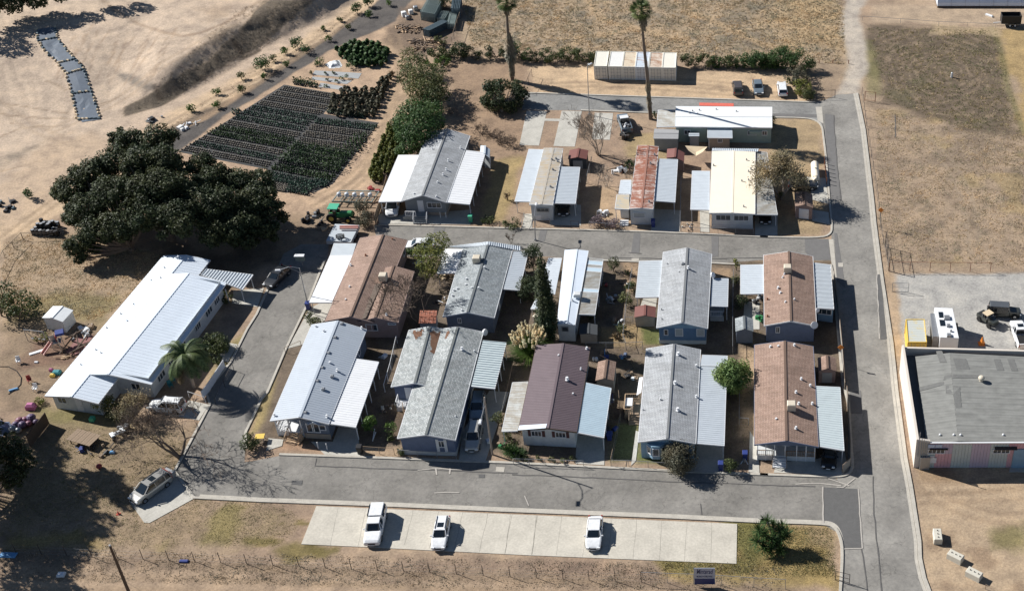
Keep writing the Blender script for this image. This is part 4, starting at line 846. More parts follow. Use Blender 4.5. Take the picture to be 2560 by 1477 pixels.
# --- H10
T = home('mobile_home', (12, 1300, 1050), 'blue sided home with pale grey roof and three white-framed windows facing the yard', 'house', HOMES)
H = gable(T, (12, 1110, 988, 2.95), (12, 1483, 992, 2.95), (12, 1513, 452, 2.95), (12, 1158, 438, 2.95), (12, 1298, 948, 3.85), (12, 1336, 405, 3.85), 'r_grey', 'w_blue', .3, skirt='skirt')
for s, w, h in ((.15, .5, .95), (.43, 1.0, 1.25), (.89, 1.0, 1.25)): window(T, H.c[0], H.c[1], s, 2.0, w, h, 1, pane='shade' if w > .6 else 'glass')
g1 = MB(); a, b_ = H.c[0], H.c[1]; f0 = H.q[4]; g1.face([Vector((a.x, a.y-.03, 2.72)), Vector((b_.x, b_.y-.03, 2.72)), Vector((b_.x, b_.y-.03, 2.85)), Vector(((a.x+b_.x)/2, a.y-.03, 3.72)), Vector((a.x, a.y-.03, 2.85))]); g1.build('gable_board', M['w_ltblue'], T)
awning(T, (12, 1158, 498), (12, 985, 504), (12, 958, 767), (12, 1130, 762), 'aw_grey', .42, 2.75, 2.5, 4)
awning(T, (12, 1513, 628), (12, 1633, 630), (12, 1628, 833), (12, 1500, 828), 'aw_lt', .42, 2.75, 2.5, 3)
p0 = g(12, 1500, 905, .8); p1 = g(12, 1600, 908, .8); dk = MB(); dk.prism([Vector((p0.x, p0.y, 0)), Vector((p1.x, p1.y, 0)), Vector((p1.x, p1.y+5.5, 0)), Vector((p0.x, p0.y+5.5, 0))], [Vector((p0.x, p0.y, .8)), Vector((p1.x, p1.y, .8)), Vector((p1.x, p1.y+5.5, .8)), Vector((p0.x, p0.y+5.5, .8))]); dk.build('porch_deck', M['skirt'], T); rail(T, p0, p1, .8, .9); rail(T, p1, p1+Vector((0, 5.4, 0)), .8, .9)
vent(H.roof, g(12, 1340, 555, 3.85), .35, .17); boxvent(H.roof, g(12, 1302, 525, 3.75))
for x, y, z in ((1188, 527, 3.1), (1275, 588, 3.5), (1148, 857, 3.1), (1150, 928, 3.1)): vent(H.roof, g(12, x, y, z), .15, .07, 'steel')
ds = MB(); ds.tube(g(12, 1517, 605, 3.1), g(12, 1522, 602, 3.15)+Vector((.05, -.1, .05)), .42, .42, 14); ds.build('satellite_dish', M['trim'], T)
# --- H11
T = home('mobile_home', (13, 220, 1040), 'brown roofed home with dusty blue end wall and cooler box beside the east road', 'house', HOMES)
H = gable(T, (13, 30, 973, 2.95), (13, 412, 974, 2.95), (13, 385, 467, 2.95), (13, 25, 460, 2.95), (13, 225, 938, 3.9), (13, 210, 432, 3.9), 'r_brown2', 'w_dkblue', .3)
window(T, H.c[0], H.c[1], .24, 2.05, .5, .95, 2)
awning(T, (12, 1890, 528), (12, 1722, 532), (12, 1722, 742), (12, 1892, 738), 'aw_lt', .42, 2.8, 2.5, 3)
awning(T, (13, 388, 515), (13, 512, 530), (13, 537, 850), (13, 412, 842), 'aw_grey', .9, 2.8, 2.5, 4, rh=.03)
er = MB(); q = [g(13, 418, 935), g(13, 528, 950)]; q2 = [q[1]+Vector((-.1, 5.2, 0)), q[0]+Vector((-.2, 5.2, 0))]; er.prism([Vector((p.x, p.y, 0)) for p in q+q2], [Vector((p.x, p.y, 2.4)) for p in q+q2]); er.build('enclosed_porch', M['w_ltblue'], T)
window(T, q[0], q[1], .42, 1.75, 2.0, .9, 3)
cooler(H.roof, g(13, 200, 580, 3.75)); vent(H.roof, g(13, 132, 705, 3.4), .35, .17); vent(H.roof, g(13, 148, 738, 3.5), .2, .16)
for x, y, z in ((55, 782, 3.1), (185, 803, 3.7), (250, 785, 3.7), (165, 625, 3.6), (55, 905, 3.1), (178, 600, 3.7)): vent(H.roof, g(13, x, y, z), .15, .12, 'white' if x > 100 else 'rust')
ds = MB(); ds.tube(g(13, 395, 968, 3.2), g(13, 395, 968, 3.2)+Vector((.03, -.08, .05)), .5, .5, 16); ds.build('satellite_dish', M['trim'], T)
ds = MB(); ds.tube(g(13, 418, 860, 2.9), g(13, 418, 860, 2.9)+Vector((.05, -.08, .05)), .3, .3, 12); ds.build('satellite_dish', M['trim'], T)
# --- H12
T = home('mobile_home', (21, 330, 330), 'home with blue-grey seamed roof, corner porch and white awning by the left corner', 'house', HOMES)
H = gable(T, (21, 102, 217, 2.95), (21, 530, 240, 2.95), (11, 805, 1000, 2.95), (11, 405, 965, 2.95), (21, 318, 190, 3.9), (11, 595, 936, 3.9), 'r_metal', 'w_slate', .35, ribs=.4, inset=2.4, cap='r_metal')
u = Vector((0, 0, 1)); a, b_ = H.c[0], H.c[1]; ux = H.ux; uy = H.uy
bay = MB(); p0 = a.lerp(b_, .52)-uy*2.3; p1 = b_-uy*2.3; bay.face([p0, p1, p1+u*2.75, p0.lerp(p1, .5)+u*3.2, p0+u*2.95]); bay.face([p1, b_, b_+u*2.8, p1+u*2.75]); bay.face([p0, p0+u*2.95, a.lerp(b_, .52)+u*3.2, a.lerp(b_, .52)]); bay.build('front_room_wall', M['w_slate'], T)
bs_ = MB(); bs_.box((p0+p1)/2+u*.4-uy*.05, ((p1-p0).length+.05, .1, .8), math.atan2((p1-p0).y, (p1-p0).x)); bs_.build('skirting', M['w_tan'], T)
rf_ = MB(); c0 = p0.lerp(p1, .28)-uy*.75+u*2.9; c1 = p0.lerp(p1, .78)-uy*.75+u*2.9; cm = c0.lerp(c1, .5)+u*.45; q0 = c0+uy*2.2; q1 = c1+uy*2.2; qm = cm+uy*3.2; rf_.prism([c0-u*.1, q0-u*.1, qm-u*.1, cm-u*.1], [c0, q0, qm, cm]); rf_.prism([cm-u*.1, qm-u*.1, q1-u*.1, c1-u*.1], [cm, qm, q1, c1]); rf_.build('bay_roof', M['r_metal'], T)
window(T, p0, p1, .50, 1.75, .9, 1.4, 1, blind=1); window(T, p0, p1, .28, 1.75, .9, 1.4, 1); window(T, p0, p1, .76, 1.9, .8, .8, 1)
dk = MB(); d0 = a-uy*2.2; d1 = a.lerp(b_, .5)-uy*2.2; dk.prism([a*1, d0, d1, a.lerp(b_, .5)], [x+u*.8 for x in (a, d0, d1, a.lerp(b_, .5))]); dk.build('porch_deck', M['trim'], T)
for t in (0, .5, .95):
    pb = MB(); p = d0.lerp(d1, t); pb.bar(p, p+u*2.85, .16); pb.build('porch_post', M['trim'], T)
rail(T, d0, d0.lerp(d1, .5), .8, .85); rail(T, a, d0, .8, .85); steps(T, d0.lerp(d1, .72)-uy*.1, (-.3, -1), 4, 1.8, .8, 'newwood')
window(T, a, b_, .3, 1.95, 1.4, .8, 2); 
for s in (.1, .25, .4, .6, .8): window(T, H.c[1], H.c[2], s, 1.9, .8, 1.0, 1)
awning(T, (11, 722, 1212), (11, 893, 1236), (21, 725, 263), (21, 540, 237), 'aw_white', .42, 2.85, 2.55, 6)
for r_, x, y, z, t in ((11, 625, 962, 3.7, 1), (11, 770, 995, 3.1, 0), (11, 577, 1062, 3.7, 1), (11, 528, 1175, 3.7, 1), (11, 540, 1250, 3.5, 0), (11, 483, 1282, 3.7, 1), (11, 592, 1302, 3.4, 0), (11, 555, 1343, 3.5, 1), (11, 448, 1378, 3.7, 1), (11, 437, 985, 3.1, 0), (11, 495, 1017, 3.5, 0), (21, 360, 160, 3.7, 1), (21, 135, 180, 3.1, 0), (11, 490, 1435, 3.6, 1), (21, 517, 190, 3.1, 0)):
    if t: boxvent(H.roof, g(r_, x, y, z))
    else: vent(H.roof, g(r_, x, y, z), .3, .14)
# --- H13 two-gable shingle home
T = home('mobile_home', (21, 1240, 400), 'L-shaped home with mottled grey shingles and brown bare patch between two gables', 'house', HOMES)
H = gable(T, (21, 1028, 343, 2.95), (21, 1452, 356, 2.95), (11, 1655, 1017, 2.95), (11, 1268, 1005, 2.95), (21, 1237, 316, 3.85), (11, 1468, 980, 3.85), 'r_blend', 'w_dkblue', .3, skirt='skirt')
Hb = gable(T, (11, 982, 1417, 2.95), (11, 1320, 1430, 2.95), (11, 1418, 1005, 2.95), (11, 1112, 1005, 2.95), (11, 1157, 1387, 3.7), (11, 1266, 978, 3.7), 'r_blend', 'w_dkblue', .3, rname='west_wing_roof')
M['bareroof'] = mottled('bare_brown_roofing', (.17, .09, .055), .35, 2, .95)
def drape(Hs, par, rc, pts, mat, name='bare_patch'):
    """an irregular worn patch lying on whichever roof plane is uppermost"""
    def zat(p):
        zz = []
        for H_ in Hs:
            FL, FR, BR, BL, RF, RB = H_.q; ax = (RB-RF); ax.z = 0; ax.normalize(); sx = Vector((ax.y, -ax.x, 0)); w = abs((FR-RF).xy.to_3d().dot(sx)); t = abs((p-RF).xy.to_3d().dot(sx))/w; zz.append(RF.z+(FR.z-RF.z)*t)
        return max(zz)
    def hit(x, y):
        z = 3.5
        for _ in range(6): z = zat(g(rc, x, y, z))
        return g(rc, x, y, z+.04)
    xs_ = [p[0] for p in pts]; ys_ = [p[1] for p in pts]; X = np.arange(min(xs_)-20, max(xs_)+20, 5.0); Y = np.arange(min(ys_)-20, max(ys_)+20, 5.0)
    gx, gy = np.meshgrid(X, Y); sd = poly_sd(gx, gy, pts)+fbm(gx, gy, 22, 7)*22+6; b = MB()
    for j in range(len(Y)-1):
        for i in range(len(X)-1):
            if sd[j, i] > 0: b.face([hit(X[i], Y[j+1]), hit(X[i+1], Y[j+1]), hit(X[i+1], Y[j]), hit(X[i], Y[j])])
    if b.f: b.build(name, M[mat], par)
drape((H, Hb), H.roof, 11, [(1280, 1020), (1395, 1020), (1370, 1060), (1310, 1150), (1282, 1175), (1275, 1100)], 'bareroof')
drape((H, Hb), Hb.roof, 11, [(1130, 1010), (1210, 1005), (1200, 1040), (1160, 1055)], 'bareroof')
window(T, H.c[0], H.c[1], .75, 1.95, .8, 1.0, 2); window(T, H.c[0], H.c[1], .68, 1.7, .25, 1.9, 1, pane='white'); window(T, H.c[0], H.c[1], .83, 1.7, .25, 1.9, 1, pane='white')
for s in (.2, .45): window(T, H.c[1], H.c[2], s, 1.9, .6, 1.1, 1)
door(T, Hb.c[0], Hb.c[1], .33, .7)
p = Hb.c[0].lerp(Hb.c[1], .25)+Vector((0, -.8, 0)); dk = MB(); dk.box(p+u*.35, (2.0, 1.5, .7)); dk.build('porch_deck', M['trim'], T); rail(T, p+Vector((-1, -.75, 0)), p+Vector((1, -.75, 0)), .7, .9); rail(T, p+Vector((-1, -.75, 0)), p+Vector((-1, .7, 0)), .7, .9); steps(T, p+Vector((0.4, -.8, 0)), (.2, -1), 3, 1.0, .7, 'newwood')
o, q = awning(T, (11, 1652, 1080), (11, 1822, 1096), (11, 1738, 1430), (11, 1567, 1412), 'aw_green', .45, 2.9, 2.7, 5, rh=.1)
vent(H.roof, g(11, 1500, 1145, 3.6), .35, .17); vent(H.roof, g(21, 1452, 190, 3.0), .12, .1); vent(H.roof, g(11, 1590, 1160, 3.1), .12, .1); vent(H.roof, g(11, 1265, 1250, 3.1), .12, .1, 'rust')
ds = MB(); ds.tube(g(11, 1662, 1020, 3.2), g(11, 1662, 1020, 3.2)+Vector((.2, -.1, .05)), .45, .45, 14); ds.build('satellite_dish', M['trim'], T)
# --- H14 maroon roof
T = home('mobile_home', (22, 320, 350), 'white home with maroon ribbed metal roof and dark shutters between corrugated awnings', 'house', HOMES)
H = gable(T, (22, 105, 277, 2.95), (22, 530, 298, 2.95), (12, 628, 1130, 2.95), (12, 235, 1112, 2.95), (22, 318, 270, 3.75), (12, 430, 1101, 3.75), 'r_purple', 'w_white', .35, ribs=.3, cap='r_purple', fascia='darkwood')
wb = MB(); slope(wb, g(22, 103, 284, 3.0), g(22, 112, 250, 3.0), g(22, 312, 238, 3.78), g(22, 304, 268, 3.78), 0, 0, .03); wb.build('white_roof_band', M['r_white'], H.roof)
M['shut'] = mottled('maroon_shutter', (.09, .04, .04), .2, 3, .7)
window(T, H.c[0], H.c[1], .27, 2.05, 1.25, .85, 3, shut='shut'); window(T, H.c[0], H.c[1], .73, 2.05, 1.25, .85, 3, shut='shut')
awning(T, (12, 183, 1380), (12, 62, 1386), (21, 1790, 292), (22, 100, 288), 'aw_dirty', .32, 2.8, 2.5, 4)
awning(T, (12, 597, 1387), (12, 780, 1427), (22, 727, 338), (22, 530, 300), 'aw_blue', .32, 2.85, 2.5, 4)
for s in (.25, .6): window(T, H.c[1], H.c[2], s, 1.9, .8, .9, 1)
vent(H.roof, g(12, 398, 1195, 3.6), .2, .12); vent(H.roof, g(12, 603, 1140, 3.1), .2, .14); vent(H.roof, g(12, 560, 1290, 3.2), .2, .1); vent(H.roof, g(12, 460, 1365, 3.6), .35, .2); vent(H.roof, g(22, 503, 27, 3.1), .2, .12)
# --- H15
T = home('mobile_home', (22, 1180, 420), 'light blue home with plain grey roof and bay window behind the round shrub', 'house', HOMES)
H = gable(T, (22, 975, 370, 2.95), (22, 1397, 382, 2.95), (12, 1432, 1147, 2.95), (12, 1035, 1140, 2.95), (22, 1188, 345, 3.8), (12, 1238, 1106, 3.8), 'r_grey', 'w_ltblue', .3)
bay = MB(); a, b_ = H.c[0], H.c[1]; p = [a.lerp(b_, .10), a.lerp(b_, .22)+Vector((0, -.8, 0)), a.lerp(b_, .36)+Vector((0, -.8, 0)), a.lerp(b_, .48)]; bay.prism([x+u*.6 for x in p], [x+u*2.7 for x in p]); bay.build('bay_wall', M['w_ltblue'], T)
for i, w in ((0, .9), (1, 1.0), (2, .9)): window(T, p[i], p[i+1], .5, 1.8, w*.75, 1.1, 1)
awning(T, (12, 1425, 1264), (12, 1622, 1274), (22, 1603, 397), (22, 1405, 380), 'aw_lt', .36, 2.85, 2.55, 5)
awning(T, (12, 1442, 1185), (12, 1626, 1192), (12, 1622, 1268), (12, 1427, 1262), 'aw_lt', 0, 2.9, 2.65, 2)
aw = MB(); q = [g(12, 1010, 1345, 2.3), g(12, 985, 1350, 2.1), g(22, 965, 30, 2.1), g(22, 998, 10, 2.4)]; aw.sheet(q, .06); aw.build('side_awning', M['aw_white'], T)
for r_, x, y, z in ((12, 1268, 1183, 3.7), (12, 1245, 1393, 3.7), (22, 1265, 140, 3.6)): vent(H.roof, g(r_, x, y, z), .35, .2)
vent(H.roof, g(12, 1400, 1270, 3.0), .3, .15); vent(H.roof, g(22, 1400, 45, 3.0), .3, .15); vent(H.roof, g(22, 1138, 62, 3.6), .15, .1); vent(H.roof, g(22, 1010, 135, 3.1), .15, .07)
# deck with table is a part of this house
d0 = g(22, 875, 170, .7); d1 = g(22, 990, 60, .7); dk = MB(); dk.prism([Vector((x, y, 0)) for x, y in ((d0.x, d0.y), (d1.x, d0.y), (d1.x, d1.y), (d0.x, d1.y))], [Vector((x, y, .7)) for x, y in ((d0.x, d0.y), (d1.x, d0.y), (d1.x, d1.y), (d0.x, d1.y))]); dk.build('side_deck', M['wood'], T)
rail(T, (d0.x, d0.y), (d0.x, d1.y), .7, .9, 'newwood'); rail(T, (d0.x, d1.y), (d1.x, d1.y), .7, .9, 'newwood'); rail(T, (d0.x, d0.y), ((d0.x+d1.x)/2, d0.y), .7, .9, 'newwood'); steps(T, ((d0.x+d1.x*3)/4, d0.y), (0, -1), 4, 1.4, .7, 'wood')
# --- H16
T = home('mobile_home', (23, 190, 470), 'brown roofed home with front porch and pale green awning where front and east roads meet', 'house', HOMES)
H = gable(T, (22, 1822, 390, 2.95), (23, 428, 407, 2.95), (13, 388, 1122, 2.95), (12, 1822, 1112, 2.95), (23, 193, 362, 3.9), (13, 181, 1082, 3.9), 'r_brown2', 'w_white', .35, inset=1.9, fascia='w_dkblue')
a, b_ = H.c[0], H.c[1]; uy = H.uy; ux = H.ux
dk = MB(); d0 = a-uy*1.8; d1 = b_-uy*1.8; dk.prism([a*1, d0, d1, b_*1], [x+u*.8 for x in (a, d0, d1, b_)]); dk.build('porch_deck', M['w_white'], T)
for t in (.01, .15, .3, .48, .68, .84, .99):
    pb = MB(); p = d0.lerp(d1, t); pb.bar(p, p+u*2.85, .1); pb.build('porch_post', M['trim'], T)
gb = MB(); gb.face([d0-uy*.15+u*2.75, d1-uy*.15+u*2.75, d1-uy*.15+u*2.85, (d0+d1)/2-uy*.15+u*3.72, d0-uy*.15+u*2.85]); gb.build('gable_board', M['w_dkblue'], T)
rail(T, d0.lerp(d1, .5), d1, .8, .85, 'wood'); rail(T, d0, d0.lerp(d1, .28), .8, .85, 'wood'); steps(T, d0.lerp(d1, .39)-uy*.1, (-.05, -1), 4, 1.7, .8, 'white', True, 'wood')
window(T, a, b_, .2, 1.9, 1.4, 1, 2); window(T, a, b_, .75, 1.9, 1.6, 1, 2); door(T, a, b_, .5, .8)
awning(T, (13, 407, 1412), (13, 583, 1420), (23, 612, 432), (23, 437, 402), 'aw_green', .42, 2.9, 2.55, 5)
cooler(H.roof, g(23, 228, 130, 3.75))
for r_, x, y, z in ((13, 75, 1130, 3.4), (13, 133, 1128, 3.6), (13, 250, 1117, 3.6), (13, 300, 1363, 3.4), (13, 365, 1412, 3.1), (23, 262, 12, 3.6), (23, 282, 95, 3.6), (23, 380, 95, 3.1), (23, 118, 210, 3.5), (23, 262, 272, 3.7)): vent(H.roof, g(r_, x, y, z), .22, .15)

# --- sheds: gabled little buildings
def shed(label, rc, fl, fr, bl, h, roof, wall, rise=.5, name='garden_shed', dr=None, group='garden sheds', rot=False, ribs=0):
    """fl, fr: front eave corners, bl: back-left eave corner (pixels)"""
    FL = g(rc, *fl, h); FR = g(rc, *fr, h); BL = g(rc, *bl, h); BR = FR+(BL-FL); T = thing(name, Vector(((FL.x+BR.x)/2, (FL.y+BR.y)/2, 0)), label, 'shed', group)
    up = Vector((0, 0, rise))
    if rot: H = gable(T, FR, BR, BL, FL, (FR+BR)/2+up, (FL+BL)/2+up, roof, wall, .12, ribs, .06, fascia=None); A, B = H.c[3], H.c[0]
    else: H = gable(T, FL, FR, BR, BL, (FL+FR)/2+up, (BL+BR)/2+up, roof, wall, .12, ribs, .06, fascia=None); A, B = H.c[0], H.c[1]
    if dr: door(T, A, B, .5, .08, min(1.5, (B-A).length*.6), h-.45, dr)
    return T, H
M['s_red'] = metalroof('maroon_shed_roof', (.20, .085, .07), .15); M['s_grey'] = mottled('grey_shed', (.33, .33, .33), .1, 2, .8); M['s_dark'] = mottled('charcoal_shed', (.06, .065, .07), .1, 2, .8)
shed('white metal shed with worn white roof in the left-hand yard', 10, (305, 915), (455, 945), (385, 830), 2.0, 'r_white2', 'w_white', .35, rot=False)
shed('maroon roofed shed with pale double door behind the stained-roof trailer', 2, (465, 1158), (603, 1160), (478, 1093), 1.9, 's_red', 's_dark', .35, dr='s_grey', rot=False)
shed('wide grey shed beside the sage green home', 2, (1087, 1010), (1268, 1012), (1095, 938), 2.3, 's_grey', 'w_grey', .15, rot=True)
shed('small grey-lilac shed standing in front of the sage green home', 2, (1345, 992), (1422, 992), (1345, 968), 2.1, 'aw_lt', 's_grey', .1, rot=True)
shed('maroon barn-roofed shed beside the rusted-roof trailer', 2, (1182, 1150), (1310, 1178), (1188, 1085), 2.0, 's_red', 'w_pink', .5)
shed('small brown shed with white door notice beside the propane tank', 13, (255, 105), (388, 118), (250, 5), 2.2, 'r_brown2', 'w_pink', .45, dr='white')
shed('low maroon roofed tan shed left of the blue sided home', 12, (948, 912), (1102, 912), (953, 835), 1.7, 's_red', 'w_tan', .35, dr=None)
shed('grey shed with mottled shingle roof beside the blue-walled brown home', 12, (1685, 1015), (1817, 1015), (1682, 920), 2.1, 'r_blend2', 'w_slate', .45)
shed('brown shingled shed right of the maroon metal roof', 12, (665, 1372), (800, 1372), (685, 1235), 2.2, 'r_brown2', 'w_tan', .4)
shed('brown and charcoal roofed shed with pink-grey doors by the east road', 13, (424, 1303), (558, 1303), (420, 1205), 2.1, 'r_brown2', 'w_pink', .45, dr='s_grey')
M['s_rusty'] = metalroof('rust_striped_roof', (.45, .40, .36), .2, (.28, .10, .06), .7, .8)
shed('rust streaked metal shed under the leafless tree behind the brown home', 11, (1185, 955), (1310, 955), (1195, 862), 1.9, 's_rusty', 'w_grey', .12, ribs=.5, rot=True)
shed('cardboard coloured shed with crumpled roof beside the white trailer', 12, (548, 1035), (680, 1040), (550, 960), 1.6, 's_dark', 'w_tan', .2)
shed('tan shed half hidden behind the pampas grass', 12, (205, 905), (300, 935), (245, 870), 1.9, 'r_cream', 'w_tan', .2)
shed('white storage box standing on the right of the white-awning home', 1, (1630, 1120), (1700, 1150), (1635, 1060), 2.2, 'aw_lt', 'w_white', .35)

# --- warehouse with pink and grey panels
T = thing('warehouse', g(23, 1500, 540), 'warehouse with grey rolled roof and pink, white and lilac front panels', 'warehouse')
zt = 4.7
cf = g(23, 1140, 352, zt); cb = g(13, 1033, 1112, zt); fr = g(23, 1922, 365, 4.35); fr = cf+(fr-cf)*1.9; fr.z = zt; br = g(13, 1922, 1135, zt); br = cb+(br-cb)*1.9; br.z = zt
base = g(23, 1108, 537, 0)
inn = lambda p, dx, dy, z: Vector((p.x+dx, p.y+dy, z))
w = MB()
w.prism([inn(cf, 0, 0, 0), inn(cf, .3, 0, 0), inn(cb, .3, 0, 0), inn(cb, 0, 0, 0)], [inn(cf, 0, 0, zt), inn(cf, .3, 0, zt), inn(cb, .3, 0, zt), inn(cb, 0, 0, zt)])
M['stucco'] = mottled('pale_stucco', (.62, .56, .49), .08, 1, .9); w.build('side_wall', M['stucco'], T)
w = MB(); w.prism([inn(cb, .3, -.3, 0), inn(br, 0, -.3, 0), inn(br, 0, 0, 0), inn(cb, .3, 0, 0)], [inn(cb, .3, -.3, zt-.3), inn(br, 0, -.3, zt-.3), inn(br, 0, 0, zt-.3), inn(cb, .3, 0, zt-.3)]); w.build('rear_wall', M['stucco'], T)
cols = {'p': mottled('pink_panel', (.66, .38, .40), .12, 1.5, .8), 'g': mottled('mint_white_panel', (.52, .56, .53), .1, 1.5, .8), 'l': mottled('lilac_panel', (.54, .44, .51), .1, 1.5, .8)}
xe = [1215, 1262, 1382, 1520, 1655, 1785, 1822, 1990, 2150, 2300]; kk = ['g', 'p', 'g', 'l', 'g', 'p', 'g', 'p', 'l']; tops = ['l', 'l', 'g', 'l', 'g', 'p', 'p', 'l', 'p']
for i, k in enumerate(kk):
    x0, x1 = [g(23, e, 540).x for e in (xe[i], xe[i+1])]; y0 = cf.y+.0+(x0-cf.x)*(fr.y-cf.y)/(fr.x-cf.x); y1 = cf.y+(x1-cf.x)*(fr.y-cf.y)/(fr.x-cf.x); last = i == len(kk)-1
    if last: x1 = fr.x
    for (za, zb, cc) in ((0, 2.3, k), (2.303, 4.1, tops[i])):
        b = MB(); n = max(3, int((x1-x0)/.35))
        for j in range(n):
            xa = x0+(x1-x0)*j/n; xb = x0+(x1-x0)*(j+.88)/n; xc = x0+(x1-x0)*(j+1)/n; ya = lambda x: y0+(y1-y0)*(x-x0)/(x1-x0 if not last else (fr.x-x0))
            b.face([(xa, ya(xa), za), (xb, ya(xb), za), (xb, ya(xb), zb), (xa, ya(xa), zb)]); b.face([(xb, ya(xb), za), (xc, ya(xc)+.03, za), (xc, ya(xc)+.03, zb), (xb, ya(xb), zb)])
        b.build('wall_panel', cols[cc], T)
fy = lambda x: cf.y+(x-cf.x)*(fr.y-cf.y)/(fr.x-cf.x)
b = MB(); x0 = cf.x; x1 = g(23, 1215, 540).x; b.prism([(x0, fy(x0)+.003, 0), (x1, fy(x1)+.003, 0), (x1, fy(x1)+.3, 0), (x0, fy(x0)+.3, 0)], [(x0, fy(x0)+.003, zt), (x1, fy(x1)+.003, 4.4), (x1, fy(x1)+.3, 4.4), (x0, fy(x0)+.3, zt)]); b.build('corner_wall', M['stucco'], T)
b = MB(); b.bar((x1, fy(x1)-.06, 4.18), (fr.x, fr.y-.06, 4.18), .2, .12); b.build('gutter', M['trim'], T)
b = MB(); b.bar((x1, fy(x1)-.04, 4.05), (fr.x, fr.y-.04, 4.05), .06, .08); b.build('red_trim', M['redk'], T)
M['rolled'] = metalroof('rolled_asphalt_roof', (.225, .225, .21), .32, rough=.9); M['rolled2'] = mottled('dark_roof_patch', (.16, .16, .152), .25, 3, .95)
zl, zr = 3.75, 4.35
A = inn(cf, 1.3, .1, zl); B = inn(cb, 1.7, -1.2, zl); xr = g(23, 1430, 300, zr).x; xr2 = g(13, 1380, 1170, zr).x
Cm = Vector((xr2, B.y, zr)); Dm = Vector((xr, A.y, zr)); E = Vector((br.x, br.y-1.2, zl)); Fv = Vector((fr.x, fr.y+.1, zl+.1))
rm = MB(); slope(rm, A, B, Cm, Dm, .95, .025, .1); slope(rm, Fv, E, Cm, Dm, .95, .025, .1); RO = rm.build('roof', M['rolled'], T)
fl_ = MB(); fl_.face([inn(cf, .3, .1, 3.2), inn(fr, 0, .1, 3.2), inn(br, 0, -.3, 3.2), inn(cb, .3, -.3, 3.2)]); fl_.build('gutter_floor', M['rolled2'], T)
def zroof(p): 
    t = (p.y-A.y)/(B.y-A.y); xa = A.x+(B.x-A.x)*t; xm = Dm.x+(Cm.x-Dm.x)*t; xf = Fv.x+(E.x-Fv.x)*t
    return zl+(zr-zl)*(p.x-xa)/(xm-xa) if p.x < xm else zr+(zl-zr)*(p.x-xm)/(xf-xm)
def onroof(rc, x, y, dz=.03):
    z = 4
    for _ in range(5): z = zroof(g(rc, x, y, z))
    return g(rc, x, y, z+dz)
for pl in ((13, 1280, 1155, 13, 1325, 1155, 13, 1358, 1238, 13, 1308, 1238), (13, 1405, 1208, 13, 1500, 1212, 13, 1528, 1292, 13, 1430, 1292), (13, 1700, 1215, 13, 1748, 1215, 13, 1778, 1298, 13, 1725, 1298), (13, 1800, 1215, 13, 1850, 1215, 13, 1878, 1300, 13, 1830, 1300), (13, 1340, 1340, 13, 1405, 1325, 13, 1595, 1330, 13, 1595, 1355, 13, 1410, 1352, 13, 1335, 1368), (13, 1150, 1420, 13, 1335, 1378, 13, 1340, 1400, 13, 1155, 1450), (23, 1352, -40, 23, 1455, -30, 23, 1468, 122, 23, 1425, 122, 23, 1405, 25, 23, 1352, 20)):
    b = MB(); q = [onroof(*pl[i:i+3], .035) for i in range(0, len(pl), 3)]; b.sheet(q, .02); b.build('roof_patch', M['rolled2'], RO)
p = onroof(13, 1610, 1375, 0); b = MB(); b.tube(p, p+u*.35, .25, .25, 10); b.blob(p+u*.5, .42, 12, 7, .75); b.build('turbine_vent', M['beige'], RO)
for x in (1310, 1410, 1460, 1770): p = onroof(23, x, 322, 0); b = MB(); b.blob(p+u*.1, .15, 8, 5); b.build('vent', M['white'], RO)
A_, B_ = Vector((g(23, 1215, 540).x, 0, 0)), Vector((fr.x, 0, 0)); A_.y = fy(A_.x); B_.y = fy(B_.x)
def fxs(x): return (g(23, x, 440, 2.6).x-A_.x)/(B_.x-A_.x)
for x in (1252, 1312, 1725, 1785): window(T, A_, B_, fxs(x), 2.75, 1.0, .62, 2)
dr = MB(); xa, xb = g(23, 1825, 540).x, g(23, 2120, 540).x; dr.prism([(xa, fy(xa)-.12, 0), (xb, fy(xb)-.12, 0), (xb, fy(xb)-.02, 0), (xa, fy(xa)-.02, 0)], [(xa, fy(xa)-.12, 3.1), (xb, fy(xb)-.12, 3.1), (xb, fy(xb)-.02, 3.1), (xa, fy(xa)-.02, 3.1)]); dr.build('roller_door', M['w_ltblue'], T)
aw = MB(); xa, xb = g(23, 1682, 540).x, g(23, 1842, 540).x; aw.prism([(xa, fy(xa)-.45, 3.3), (xb, fy(xb)-.45, 3.3), (xb, fy(xb)-.03, 3.3), (xa, fy(xa)-.03, 3.3)], [(xa, fy(xa)-.45, 3.36), (xb, fy(xb)-.45, 3.36), (xb, fy(xb)-.03, 3.5), (xa, fy(xa)-.03, 3.5)]); aw.build('door_hood', M['darksteel'], T)
fc = MB(); xa, xb = g(23, 1218, 540).x, g(23, 1348, 540).x; fc.box(((xa+xb)/2, fy(xa)-.14, 3.2), (xb-xa, .22, .1)); fc.build('window_hood', M['darksteel'], T)
# meter cabinet and signs on the corner
mc = MB(); xa = g(23, 1190, 540).x; mc.box((xa, fy(xa)-.2, 1.0), (1.2, .35, 2.0)); mc.build('meter_cabinet', M['steel'], T)
mc = MB()
for k in range(4): mc.tube((xa-.6+k*.25, fy(xa)-.12, 2.0), (xa-.6+k*.25, fy(xa)-.12, 5.0-.2*k), .05, .05, 6)
mc.tube((xa-.9, fy(xa)-.1, 2), (xa-.9, fy(xa)-.1, 5.9), .06, .05, 6); mc.build('conduit_pipes', M['steel'], T)
